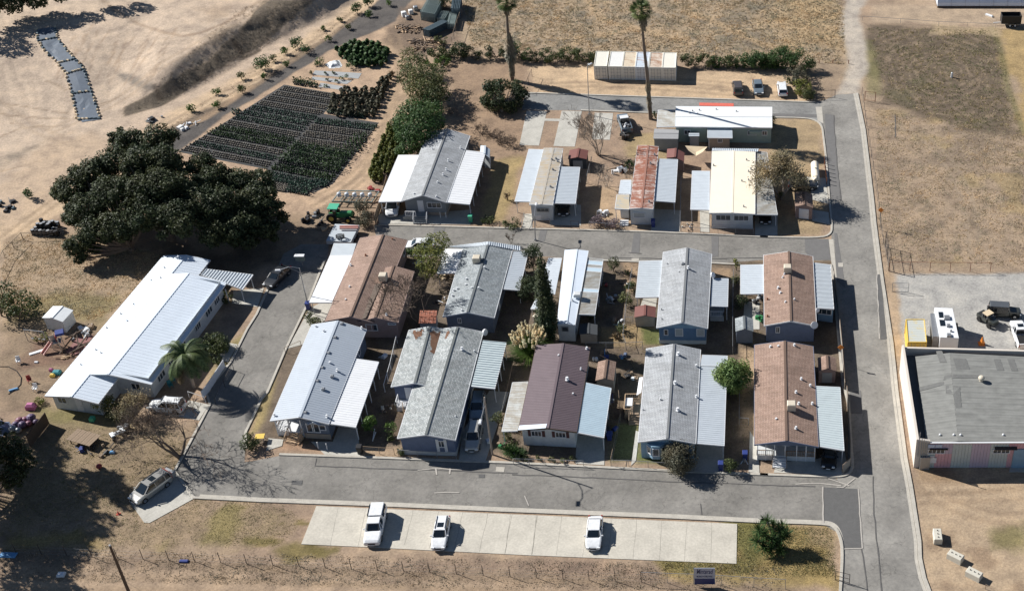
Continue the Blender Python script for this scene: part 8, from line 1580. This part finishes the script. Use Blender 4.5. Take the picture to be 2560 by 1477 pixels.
def junk(rc, x, y, n, r, label, mats, grp, s=(.3, .8), name='scrap_item', zmax=.5):
    rd = random.Random(int(x+y)); p = g(rc, x, y)
    for k in range(n):
        c = p+Vector((rd.uniform(-r, r), rd.uniform(-r, r), 0)); b = MB(); w = rd.uniform(*s); h = rd.uniform(.2, zmax)
        t = rd.random()
        if t < .45: b.bbox(c+Vector((0, 0, h/2)), (w, w*rd.uniform(.4, 1), h), .05, rd.uniform(0, 3))
        elif t < .7: b.tube(c, c+Vector((0, 0, h)), w*.4, w*.35, 8)
        else: a = rd.uniform(0, 3.1); d = Vector((math.cos(a)*w, math.sin(a)*w, rd.uniform(-.1, .3)*w)); b.bar(c-d+Vector((0, 0, .25)), c+d+Vector((0, 0, .25)), .09)
        tag(b.build(name, M[rd.choice(mats)]), label, 'junk', grp)
G3 = ['steel', 'black', 'wood', 'trim']
junk(11, 420, 200, 14, 1.6, 'scrap piece in the dark heap left of the tractor', ['black', 'darksteel', 'steel'], 'scrap heap left of the tractor', zmax=.8); junk(11, 500, 265, 7, 1.0, 'timber offcut beside the pale trailer', ['wood', 'newwood'], 'timber offcuts by the pale trailer')
junk(12, 720, 700, 8, 1.2, 'yard item in the shade beside the white trailer', G3+['teal', 'red'], 'yard items beside the white trailer'); junk(12, 890, 680, 7, .7, 'yard item by the chain fence', G3, 'yard items by the chain fence'); junk(12, 800, 790, 9, 1.0, 'item of the bicycle pile in the shaded yard', ['black', 'steel', 'trim'], 'bicycle pile in the shaded yard')
junk(12, 830, 960, 7, .8, 'plant pot along the yard fence', ['trim', 'wood', 'w_green' if 'w_green' in M else 'steel'], 'pots along the yard fence'); junk(12, 940, 1340, 7, .8, 'item stored behind the side awning of the light blue home', G3, 'items behind the light blue home'); junk(12, 880, 1200, 4, .5, 'blue tarped item at the yard corner', ['w_dkblue', 'ltblue'], 'blue items at the yard corner')
junk(12, 700, 1200, 6, .9, 'garden item behind the maroon roof', ['newwood', 'trim', 'wood'], 'garden items behind the maroon roof'); junk(12, 740, 1200, 2, .3, 'crumpled blue tarp behind the maroon roof', ['ltblue', 'blue'], 'blue tarps behind the maroon roof', (.6, .9))
junk(12, 730, 160, 6, .9, 'folding chair stacked beside the purple shrub', ['steel', 'trim'], 'folding chairs by the purple shrub', zmax=.9); junk(12, 270, 180, 4, .6, 'porch item before the stained-roof trailer', G3, 'porch items before the stained-roof trailer'); junk(12, 1340, 260, 8, .9, 'stone or pot in the small rock garden', ['wood', 'conc', 'trim'], 'rock garden stones', (.2, .4), zmax=.3)
junk(2, 850, 1240, 14, 1.3, 'scrap beside the left wall of the rusted trailer', ['black', 'darksteel', 'trim', 'rust'], 'scrap beside the rusted trailer', (.4, .9), zmax=.9); junk(2, 1300, 1020, 5, .7, 'patio chair beside the wide grey shed', ['trim', 'ltblue'], 'patio chairs by the grey shed', (.3, .5)); junk(2, 890, 1000, 8, .8, 'load on the small trailer behind the pickup', ['black', 'darksteel', 'steel'], 'load behind the pickup', (.5, 1.0), zmax=1.0)
junk(12, 1860, 790, 8, .8, 'item stored under the galvanised awning', ['steel', 'black', 'blue', 'trim'], 'items under the galvanised awning'); junk(12, 1865, 930, 4, .5, 'blue or green bin item behind the small grey shed', ['blue', 'green'], 'bins behind the grey shed', zmax=.9); junk(11, 1180, 520, 5, .5, 'white garden item by the bamboo', ['trim', 'newwood'], 'white items by the bamboo'); junk(11, 1390, 620, 10, 1.0, 'box or plank stored behind the bamboo', ['newwood', 'wood', 'tarp'], 'boxes stored behind the bamboo', (.4, .9))
junk(11, 1340, 800, 8, 1.0, 'garden item under the leafless tree', ['trim', 'wood', 'black'], 'garden items under the leafless tree', (.2, .5)); junk(11, 920, 1210, 3, .3, 'blue-grey item in the back yard of the seamed roof home', ['c_blue', 'steel'], 'items behind the seamed roof home'); junk(21, 950, 130, 10, 1.0, 'paving stone or fire ring stone in the dark yard', ['wood', 'bark', 'conc'], 'stones in the dark yard', (.2, .5), zmax=.25)
junk(21, 1830, 400, 12, 1.2, 'potted plant or stone in the cactus garden', ['conc', 'wood', 'green', 'bark'], 'pots in the cactus garden', (.2, .45)); junk(21, 1710, 370, 2, .3, 'white box at the foot of the leaning pole', ['c_blue', 'trim'], 'boxes by the pole', (.5, .8), zmax=.9); junk(21, 860, 330, 2, .2, 'white folded chair on the lawn by the papaya tree', ['trim'], 'white chairs by the papaya tree', (.5, .9), zmax=.9)
junk(22, 780, 300, 6, .8, 'storage bin along the fence right of the blue awning', ['steel', 'blue', 'black'], 'storage bins along the fence', zmax=.9); junk(22, 780, 80, 4, .6, 'blue item stacked beyond the blue awning', ['blue', 'steel'], 'blue items beyond the awning'); junk(22, 1755, 510, 3, .3, 'white chair by the round shrub on the front street', ['trim', 'steel'], 'white chairs by the round shrub', (.4, .8), zmax=.7)
# left yard
def toy(rc, x, y, d, mat, label, cat='toy', name='toy', rz=0, blob=False):
    p = g(rc, x, y); b = MB()
    if blob: b.blob(p+Vector((0, 0, d[2]*.5)), d[0]*.5, 10, 6, d[2]/d[0])
    else: b.bbox(p+Vector((0, 0, d[2]/2)), d, min(d)*.3, rz)
    return tag(b.build(name, M[mat]), label, cat)
def chair(rc, x, y, mat, label, rz=0, grp=None, name='garden_chair'):
    p = g(rc, x, y); T = thing(name, p, label, 'chair', grp, rz); m = MB(); m.box((0, 0, .42), (.5, .5, .06)); lk(T, m, 'seat', M[mat]); m = MB(); m.box((0, .25, .75), (.5, .06, .6)); lk(T, m, 'backrest', M[mat])
    for a in (-.22, .22):
        for c in (-.22, .22): m = MB(); m.bar((a, c, 0), (a, c, .42), .05); lk(T, m, 'leg', M[mat])
    for a in (-.27, .27): m = MB(); m.box((a, 0, .62), (.06, .5, .05)); lk(T, m, 'armrest', M[mat])
chair(10, 220, 1385, 'red', 'dark red garden chair in the bare yard', .6); chair(10, 140, 1245, 'trim', 'white garden chair in the bare yard', .3); chair(10, 262, 1445, 'trim', 'white chair close to the white roof corner', 0)
chair(10, 1265, 1385, 'teal', 'teal garden chair beside the palm, upper one', .5); chair(10, 1245, 1420, 'teal', 'teal garden chair beside the palm, lower one', .8)
T = thing('play_set', g(10, 430, 1130), 'play set with salmon slide, blue hood and red panel by the white roof', 'play set'); p = T.location
for nm, mt, d, o, rz in (('platform', 'steel', (1.1, 1.1, .1), (0, 0, 1.1), .4), ('panel', 'red', (.1, 1.0, .8), (-.1, .3, 1.5), .4), ('roof_hood', 'blue', (1.1, 1.1, .35), (.3, .8, 1.9), .4), ('side_panel', 'steel', (.8, .1, .9), (-.5, 0, 1.5), .4)): b = MB(); b.bbox(p+Vector(o), d, .04, rz); b.build(nm, M[mt], T)
b = MB(); a0, a1 = p+Vector((-.6, -.3, 1.1)), p+Vector((-1.5, -1.6, .1)); b.bar(a0, a1, .55, .08); b.bar(a0+Vector((.25, -.1, .12)), a1+Vector((.25, -.1, .12)), .08, .2); b.bar(a0+Vector((-.25, .1, .12)), a1+Vector((-.25, .1, .12)), .08, .2); b.build('slide', M['salmon'], T)
b = MB(); [b.bar(p+Vector((x, y, 0)), p+Vector((x, y, 1.9)), .09) for x in (-.5, .5) for y in (-.5, .5)]; b.build('posts', M['beige'], T)
T = thing('swing_frame', g(10, 210, 1080), 'pale metal swing frame standing above the weeds', 'swing'); A, B = g(10, 205, 1085), g(10, 345, 1100); b = MB(); z = Vector((0, 0, 2.0)); b.bar(A+z, B+z, .07); [b.bar(q, q+z, .07) for q in (A, B)]; [b.bar(q+Vector((0, 1.0, 0)), q+z, .06) for q in (A, B)]; b.build('frame', M['steel'], T)
for k in (.25, .55, .8): q = A.lerp(B, k); b = MB(); b.bar(q+z, q+Vector((0, 0, .6)), .03); b.bar(q+z+Vector((.35, 0, 0)), q+Vector((.35, 0, .6)), .03); b.box(q+Vector((.17, 0, .58)), (.4, .2, .05)); b.build('swing_seat', M['steel'], T)
T = thing('timber_frame', g(10, 560, 1150), 'collapsed dark timber frame over the red paved patch', 'frame'); p = T.location
for k, (a, c) in enumerate(((( -1.8, -1.2, .3), (-.6, 2.4, 1.2)), ((-1.0, -1.4, .2), (1.8, .6, .9)), ((-.8, .9, .8), (1.6, .2, .6)), ((-.2, -1.3, .1), (.9, 1.6, 1.0)), ((.9, -1.2, .1), (-.4, 1.8, 1.1)), ((-1.8, 1.2, .9), (.2, 2.9, 1.3)), ((-1.6, -1.0, .1), (-1.2, -.8, 1.2)))): b = MB(); b.bar(p+Vector(a), p+Vector(c), .13); b.build('beam', M['darkwood'], T)
flat('red_paving', pts_(10, 480, 1170, 10, 560, 1060, 10, 680, 1040, 10, 640, 1110, 10, 560, 1190), mottled('red_paving_stone', (.24, .12, .11), .2, 3, .9), .02)
junk(10, 610, 1030, 12, 1.3, 'discarded item by the collapsed timber frame', ['wood', 'trim', 'newwood', 'steel'], 'discarded items by the timber frame', (.3, 1.0)); junk(10, 480, 1200, 3, .6, 'pale plank lying by the collapsed frame', ['newwood'], 'planks by the timber frame', (.8, 1.2), zmax=.22)
toy(10, 275, 1165, (2.1, .5, .12), 'trim', 'long white board lying on the bare yard', 'board', 'board', .55); toy(10, 415, 1320, (1.0, .8, .45), 'teal', 'teal toy car body in the yard'); toy(10, 385, 1340, (.6, .5, .4), 'yellow', 'yellow toy beside the teal one'); toy(10, 375, 1300, (.5, .4, .4), 'pink', 'small pink toy left of the teal one'); toy(20, 230, 125, (1.1, .9, .8), 'pink2' if 'pink2' in M else 'pink', 'pink ride-on toy near the white house corner'); toy(20, 675, 215, (.6, .6, .7), 'tgreen', 'pale green bin before the white house', 'bin', 'bin')
toy(10, 100, 1440, (1.1, .35, .2), 'ltblue', 'blue toy at the end of the garden hose', rz=.5); toy(10, 1505, 1215, (.4, .4, .6), 'blue', 'small blue bucket at the street side of the palm', 'bucket', 'bucket', blob=True); toy(10, 265, 1240, (.5, .3, .15), 'trim', 'small white tub lying in the yard', 'tub', 'tub')
b = MB(); q = [g(10, x, y, .04) for x, y in ((0, 1270), (60, 1270), (120, 1300), (155, 1350), (150, 1400), (110, 1440), (60, 1470))]; b.path(q, .05, 5); tag(b.build('garden_hose', M['black']), 'black garden hose curving across the bare yard', 'hose')
T = thing('picnic_table', g(20, 620, 370), 'weathered broad plank table below the white house', 'table', None, -.35); m = MB(); [m.box((-1.6+.36*k, 0, .78+.012*(k % 2)), (.33, 2.1, .05)) for k in range(10)]; lk(T, m, 'tabletop', M['wood']); [lk(T, (lambda m_: (m_.bar((x, y, 0), (x, y, .76), .1), m_)[1])(MB()), 'leg', M['wood']) for x in (-1.4, 1.4) for y in (-.8, .8)]
c = g(20, 865, 335); T = thing('quad_bike', c, 'pale green quad bike parked beside the plank table', 'quad bike', None, .7); m = MB(); m.bbox((0, 0, .75), (1.3, .45, .3), .1); m.bbox((.65, 0, .85), (.5, .9, .15), .05); m.bbox((-.6, 0, .8), (.5, .9, .12), .05); lk(T, m, 'body', M['r_white2']); m = MB(); m.bar((.35, -.35, 1.1), (.35, .35, 1.1), .05); lk(T, m, 'handlebar', M['black'])
for x in (-.6, .6):
    for y in (-.45, .45): m = MB(); m.tube((x, y-.12, .28), (x, y+.12, .28), .28, .28, 10); lk(T, m, 'wheel', M['rubber'])
c = g(20, 900, 290); T = thing('quad_bike', c, 'second pale quad bike, nearer the shrubs', 'quad bike', None, .2); m = MB(); m.bbox((0, 0, .7), (1.2, .4, .3), .1); m.bbox((.5, 0, .8), (.5, .8, .15), .05); lk(T, m, 'body', M['steel']); [lk(T, (lambda m_: (m_.tube((x, y-.1, .28), (x, y+.1, .28), .28, .28, 10), m_)[1])(MB()), 'wheel', M['rubber']) for x in (-.5, .5) for y in (-.4, .4)]
junk(20, 735, 430, 10, 1.2, 'dark item of the line of clutter in the tree shade', ['black', 'darksteel', 'wood'], 'clutter line in the tree shade', (.3, .7)); junk(20, 600, 440, 4, .7, 'blue item in the tree shade', ['w_dkblue', 'blue', 'black'], 'blue items in the tree shade')
toy(20, 725, 560, (.75, .75, .6), 'red', 'red and white ball-shaped toy in the tree shade', blob=True); toy(20, 820, 450, (.6, .4, .3), 'ltblue', 'light blue toy in the tree shade'); toy(20, 60, 1195, (1.9, .75, .16), 'ltblue', 'light blue board lying by the lower wire fence', 'board', 'bodyboard', -.05); toy(20, 448, 1340, (.85, .7, .3), 'trim', 'white lid lying on the dirt below the wire fence', 'tub', 'white_lid'); toy(20, 1340, 1240, (1.0, .4, .2), 'blue', 'crumpled blue sheet on the lower wire fence', 'tarp', 'blue_sheet')  # the white piece below the wire fence is a loose lid
for i, (x, y, mt, s) in enumerate(((150, 235, 'pink2', .9), (190, 225, 'pink2', .8), (235, 215, 'violet', 1.0), (120, 260, 'violet', .8), (170, 265, 'violet', .9), (215, 250, 'pink2', .7), (100, 290, 'steel', .8), (140, 300, 'steel', .7), (265, 235, 'violet', .6))):
    if 'violet' not in M: M['violet'] = mottled('violet_bag', (.13, .09, .16), .2, 3, .5); M['pink2'] = mottled('dull_pink_bag', (.20, .08, .12), .2, 3, .5)
    tag(toy(20, x, y, (s*1.2, s, s), mt, 'stuffed bag in the violet and pink heap behind the board fence', 'bag', 'stuffed_bag', blob=True), None, None, 'bags heaped behind the board fence')
mound(20, [(-40, 220), (60, 230), (90, 290), (20, 330), (-40, 320)], .9, 'blue2' if 'blue2' in M else 'w_dkblue', 'blue_tarp', 'blue tarp heaped at the left edge behind the bags', 'tarp')
p = g(20, 863, 895); T = thing('traffic_cone', p, 'small orange-red cone on the lawn left of the minivan slab', 'cone'); b = MB(); b.tube(p, p+Vector((0, 0, .5)), .16, .03, 10); b.build('cone', M['redk'], T); b = MB(); b.box(p+Vector((0, 0, .03)), (.4, .4, .05)); b.build('base', M['redk'], T)
p = g(13, 1612, 1105); T = thing('traffic_cone', p, 'orange tent-shaped marker behind the warehouse roof', 'cone'); b = MB(); b.tube(p, p+Vector((0, 0, 1.2)), .4, .05, 4); b.build('cone', M['orange'], T); b = MB(); b.box(p+Vector((0, 0, .03)), (.9, .9, .05)); b.build('base', M['orange'], T)
# barrels
bp = pts_(10, 225, 320, 10, 430, 330, 10, 440, 230, 10, 330, 225); k = 0
for j in range(4):
    for i in range(7):
        A = bp[0].lerp(bp[1], (i+.5)/7); D = bp[3].lerp(bp[2], (i+.5)/7); p = A.lerp(D, (j+.4)/4*.9); T = thing('drum', p, 'black plastic drum with grey lid standing in the block left of the oaks', 'drum', 'black drums left of the oaks'); hh = random.choice([.9, .9, 1.3, 1.6]) if j > 0 else .95; b = MB(); b.tube(p, p+Vector((0, 0, hh)), .30, .30, 12); b.build('barrel', M['black'], T); b = MB(); b.tube(p+Vector((0, 0, hh)), p+Vector((0, 0, hh+.04)), .24, .24, 12); b.build('lid', M['steel' if random.random() < .5 else 'black'], T)
junk(0, 1130, 880, 10, 1.2, 'metal part in the pile on the sandy track', ['steel', 'rackm', 'black'], 'metal parts on the sandy track', (.4, .9), zmax=.6); junk(0, 1330, 940, 8, 1.0, 'white pipe piece beside the gravel road', ['trim', 'c_white'], 'white pipe pieces by the gravel road', (.5, 1.0)); junk(0, 1400, 905, 5, .8, 'white fitting next to the pipe pieces', ['trim'], 'white fittings by the gravel road')
junk(10, 30, 110, 14, 1.6, 'dark sack in the stack at the left edge of the track', ['black', 'rackd'], 'dark sacks at the left edge', (.5, .9)); junk(1, 850, 1385, 5, .9, 'red sack beside the yellow-green potted row', ['red'], 'red sacks by the potted row', (.5, 1.0), zmax=.35)
# lined channel on the hill with sandbags
Lp = [(0, 270, 215), (0, 280, 300), (0, 325, 370), (0, 420, 460), (0, 480, 540), (0, 505, 620), (0, 530, 700), (0, 560, 860), (0, 600, 890)]; Rp = [(0, 405, 200), (0, 415, 275), (0, 470, 345), (0, 545, 430), (0, 610, 500), (0, 640, 590), (0, 665, 670), (0, 705, 780), (0, 735, 870)]
M['liner'] = mottled('grey_channel_liner', (.10, .125, .16), .3, .8, .6, b=.5)
b = MB(); 
for i in range(len(Lp)-1):
    for s_ in range(6):
        for t in range(4):
            f = lambda u_, v_: (lambda A, B, C_, D_: A.lerp(B, v_).lerp(C_.lerp(D_, v_), u_))(gg(*Lp[i], .04), gg(*Rp[i], .04), gg(*Lp[i+1], .04), gg(*Rp[i+1], .04))
            q = [f(s_/6, t/4), f(s_/6, (t+1)/4), f((s_+1)/6, (t+1)/4), f((s_+1)/6, t/4)]; b.face([Vector((p.x, p.y, float(terrain([p.x], [p.y])[0])+.05)) for p in q][::-1])
struct(b.build('channel_liner', M['liner']))
for side in (Lp, Rp):
    for i in range(len(side)-1):
        A, B = gg(*side[i]), gg(*side[i+1]); n = max(2, int((B-A).length/.9))
        for k in range(n):
            p = A.lerp(B, k/n); z = float(terrain([p.x], [p.y])[0]); bb = MB(); bb.bbox((p.x+random.uniform(-.1, .1), p.y, z+.14), (.5, .36, .28), .1, random.uniform(0, 3)); tag(bb.build('sandbag', M['tarp' if random.random() < .55 else 'rackd']), 'sandbag weighing down the edge of the grey liner on the bare hill', 'sandbag', 'sandbags along the liner')
for i, pr_ in enumerate((((480, 540), (610, 505)), ((425, 460), (545, 432)), ((525, 685), (665, 665)), ((285, 300), (420, 275)), ((560, 870), (735, 865)))):
    A, B = gg(0, *pr_[0]), gg(0, *pr_[1])
    for k in range(6): p = A.lerp(B, (k+.5)/6); z = float(terrain([p.x], [p.y])[0]); bb = MB(); bb.bbox((p.x, p.y, z+.14), (.6, .36, .26), .1, random.uniform(-.3, .3)); tag(bb.build('sandbag', M['rackd' if random.random() < .6 else 'tarp']), 'sandbag in a check line across the grey liner on the bare hill', 'sandbag', 'sandbags across the liner')
# greenhouse and dump trailer
y0 = g(3, 1310, 58).y; xa = g(3, 1290, 58).x; T = thing('greenhouse', (xa+20, y0, 0), 'long white plastic greenhouse tunnel at the top right edge', 'greenhouse'); b = MB(); xb = xa+60; n = 12
M['poly'] = mottled('greenhouse_plastic', (.74, .80, .88), .05, .5, .35)
for k in range(n):
    a0, a1 = math.pi*k/n, math.pi*(k+1)/n
    for j in range(22): X0, X1 = xa+(xb-xa)*j/22, xa+(xb-xa)*(j+.94)/22; f = lambda a_, X: (X, y0+3.4-3.4*math.cos(a_), 2.6*math.sin(a_)+.3); b.face([f(a0, X0), f(a0, X1), f(a1, X1), f(a1, X0)]); e = lambda a_, X: (X, y0+3.4-3.34*math.cos(a_), 2.54*math.sin(a_)+.3); X2 = xa+(xb-xa)*(j+1)/22; b.face([e(a0, X1), e(a0, X2), e(a1, X2), e(a1, X1)])
b.build('cover', M['poly'], T); b = MB(); b.box(((xa+xb)/2, y0-.02, .17), (xb-xa, .1, .34)); b.build('base_board', M['darkwood'], T); b = MB(); b.face([(xa, y0+3.4-3.4*math.cos(math.pi*k/n), 2.6*math.sin(math.pi*k/n)+.3) for k in range(n+1)]); b.build('end_wall', M['poly'], T)
c = g(3, 1820, 185); T = thing('dump_trailer', c, 'black high-sided dump trailer below the greenhouse', 'trailer'); m = MB()
for d, p in (((3.6, .1, 1.6), (0, -.9, 1.5)), ((3.6, .1, 1.6), (0, .9, 1.5)), ((.1, 1.9, 1.6), (1.8, 0, 1.5)), ((.1, 1.9, 1.6), (-1.8, 0, 1.5)), ((3.6, 1.8, .1), (0, 0, .75))): m.box(p, d)
lk(T, m, 'body', M['black'])
for x in (-.2, .75):
    for y in (-.95, .95): m = MB(); m.tube((x, y-.13, .4), (x, y+.13, .4), .4, .4, 12); w_ = lk(T, m, 'wheel', M['rubber']); m = MB(); m.tube((x, y-.15, .4), (x, y+.15, .4), .2, .2, 8); o = link('rim', m.mesh('rim', M['trim'])); o.parent = w_
m = MB(); m.bar((-1.8, 0, .6), (-3.2, 0, .5), .12); lk(T, m, 'drawbar', M['trim'])
toy(3, 1668, 118, (1.6, .5, .3), 'trim', 'white cylinder lying left of the black dump trailer', 'cylinder', 'white_cylinder', -.7); toy(3, 1395, 565, (.3, .3, 1.0), 'trim', 'small white marker post in the ploughed field', 'marker', 'marker_post')
# bins, table, small street things
def bin_(rc, x, y, mat, label, h=1.1):
    p = g(rc, x, y); T = thing('wheelie_bin', p, label, 'bin', 'wheelie bins'); b = MB(); b.prism([p+Vector((a, c, 0)) for a, c in ((-.24, -.28), (.24, -.28), (.24, .28), (-.24, .28))], [p+Vector((a, c, h)) for a, c in ((-.3, -.36), (.3, -.36), (.3, .36), (-.3, .36))]); b.build('body', M[mat], T); b = MB(); b.bbox(p+Vector((0, 0, h+.04)), (.66, .8, .1), .04); b.build('lid', M[mat], T); b = MB(); b.tube(p+Vector((-.3, .32, .12)), p+Vector((.3, .32, .12)), .12, .12, 8); b.build('wheels', M['rubber'], T)
bin_(11, 385, 850, 'blue', 'blue bin at the foot of the tall street lamp'); bin_(21, 760, 450, 'darkgreen2' if 'darkgreen2' in M else 'black', 'dark bin at the driveway mouth of the seamed roof home'); bin_(11, 1565, 215, 'tgreen', 'green bin right of the white-awning driveway on the middle street'); bin_(22, 1578, 570, 'blue', 'blue bin before the light grey awning'); bin_(12, 1087, 250, 'blue', 'blue bin by the rusted trailer driveway'); bin_(22, 1755, 495, 'blue', 'blue bin by the path right of the round shrub'); bin_(22, 770, 350, 'blue', 'blue bin behind the awning of the maroon roofed home', 1.0); bin_(10, 1565, 470+630, 'steel', 'grey bin in the shade right of the white house')
T = thing('yellow_table', g(20, 1900, 360), 'pale yellow table beside the corner shrub', 'table', None, .1); m = MB(); m.box((0, 0, .72), (1.1, .9, .06)); lk(T, m, 'tabletop', M['yellow']); [lk(T, (lambda m_: (m_.bar((x, y, 0), (x, y, .7), .06), m_)[1])(MB()), 'leg', M['steel']) for x in (-.45, .45) for y in (-.35, .35)]
T = thing('deck_table', g(22, 912, 110, .7), 'pale table on the deck of the light blue home', 'table'); m = MB(); m.box((0, 0, .72), (.9, 1.5, .05)); lk(T, m, 'tabletop', M['trim']); [lk(T, (lambda m_: (m_.bar((x, y, 0), (x, y, .7), .05), m_)[1])(MB()), 'leg', M['trim']) for x in (-.35, .35) for y in (-.6, .6)]
for i, (x, y, rc) in enumerate(((455, 420, 21), (520, 430, 21), (1345, 190, 11), (1385, 190, 11))): p = g(rc, x, y); b = MB(); b.tube(p, p+Vector((0, 0, 1.1)), .06, .06, 8); tag(b.build('white_post', M['trim']), ('left white post before the seamed roof home', 'right white post before the seamed roof home', 'left white post under the window at the head of the middle street', 'right white post under the window at the head of the middle street')[i], 'post', 'white posts')
pl = [g(2, *a) for a in ((1320, 1150), (1482, 1158), (1450, 1195), (1400, 1225), (1345, 1185))]; b = MB(); c = sum(pl, Vector())/5
for k in range(5): a, d = pl[k], pl[(k+1) % 5]; b.face([Vector((a.x, a.y, 2.3)), Vector((d.x, d.y, 2.3)), Vector((c.x, c.y, 1.9))])
tag(b.build('shade_sail', M['tarp']), 'tan shade sail slung left of the cream roof', 'shade sail')
T = thing('mailbox_cluster', g(11, 345, 545), 'mailbox cluster on a post at the top of the left street', 'mailbox'); p = T.location; b = MB(); b.bar(p, p+Vector((0, 0, 1.3)), .1); b.build('post', M['steel'], T); b = MB(); b.bbox(p+Vector((-.2, 0, 1.6)), (1.3, .5, .8), .05); b.build('box', M['rackm'], T); b = MB(); b.bbox(p+Vector((-.2, 0, 2.05)), (1.45, .65, .08), .03); b.build('cap', M['trim'], T)
# weeds and tufts scattered on dry ground: uncountable cover
def tufts(name, poly, n, label, leaf, h=.18, w=.25, seed=1):
    rg = np.random.default_rng(seed); q = W2(poly); xs0, xs1 = min(p.x for p in q), max(p.x for p in q); ys0, ys1 = min(p.y for p in q), max(p.y for p in q); X = rg.uniform(xs0, xs1, n*3); Y = rg.uniform(ys0, ys1, n*3); ok = (poly_sd(X, Y, q) > 0) & (fbm(X, Y, 3.5, seed+5) > -.75+rg.random(n*3)*1.3)
    for fp in FLATS: ok &= poly_sd(X, Y, fp) < .1
    X, Y = X[ok][:n], Y[ok][:n]; P_ = np.stack([X, Y, terrain(X, Y)], 1); P_ = np.repeat(P_, 5, 0)+rg.normal(size=(len(P_)*5, 3))*(.16, .16, .02); P_[:, 2] += h*.5*rg.random(len(P_)); nn = rg.normal(size=P_.shape)+(0, 0, .5); nn /= np.linalg.norm(nn, axis=1)[:, None]; tag(link(name, leafmesh(name, quads(P_, nn, np.full(len(P_), w*.55), 2.2), L[leaf])), label, 'dry grass', None, 'stuff')
L['straw'] = leafm('straw', (.30, .24, .17), (.62, .50, .35), scale=.5); L['weed'] = leafm('weed_leaves', (.12, .12, .06), (.30, .27, .13), scale=.5)
tufts('dry_grass', [(1150, -30), (2110, -30), (2110, 160), (1700, 150), (1180, 120)], 9000, 'dry straw tufts over the field behind the palms', 'straw', .16, .22, 3)
tufts('dry_weeds', [(1150, -30), (2110, -30), (2110, 160), (1700, 150), (1180, 120)], 3500, 'grey weeds over the field behind the palms', 'dead', .14, .2, 4)
tufts('dry_grass_patch', [(2190, 270), (2620, 350), (2620, 670), (2200, 650)], 5500, 'dry tufts over the field right of the east road', 'straw', .10, .16, 5)
tufts('stubble', [(2170, 70), (2490, 75), (2560, 330), (2400, 320), (2210, 250)], 1400, 'pale stubble over the ploughed field', 'straw', .08, .16, 6)
tufts('field_weeds', [(2170, 70), (2490, 75), (2560, 330), (2400, 320), (2210, 250)], 2500, 'green weeds over the ploughed field', 'weed', .1, .18, 7)
tufts('paddock_grass', [(10, 610), (110, 570), (420, 640), (380, 720), (240, 800), (0, 760)], 4500, 'straw tufts in the paddock below the oaks', 'straw', .10, .15, 8)
tufts('lawn_grass', [(0, 1060), (450, 1080), (760, 1300), (700, 1360), (0, 1380)], 5000, 'thin dry grass on the lawn round the minivan slab', 'weed', .07, .10, 9)
tufts('verge_grass', [(1640, 1395), (1840, 1310), (2080, 1320), (2090, 1440), (1660, 1430)], 4000, 'grass on the verge round the yucca', 'weed', .07, .10, 10)
tufts('yard_weeds', [(900, 650), (2080, 660), (2080, 1150), (680, 1110)], 5000, 'weeds in the yards between the homes', 'weed', .10, .12, 11)
tufts('strip_weeds', [(0, 1370), (1950, 1415), (1950, 1480), (0, 1450)], 3500, 'weeds along the lower wire fence', 'dead', .10, .12, 12)
L['clod'] = leafm('earth_clods', (.12, .10, .08), (.29, .245, .20), scale=.5)
tufts('bank_brush', [(330, 275), (400, 262), (520, 205), (640, 130), (740, 65), (850, 0), (760, 0), (600, 20), (540, 70), (450, 160), (390, 215)], 3400, 'dry brown brush and clods over the cut bank', 'clod', .05, .13, 21)
tufts('strip_brush', [(400, 350), (520, 280), (680, 185), (860, 70), (930, 30), (890, 20), (760, 95), (640, 170), (460, 290), (380, 335)], 1500, 'dry brush between the saplings', 'clod', .08, .14, 22)
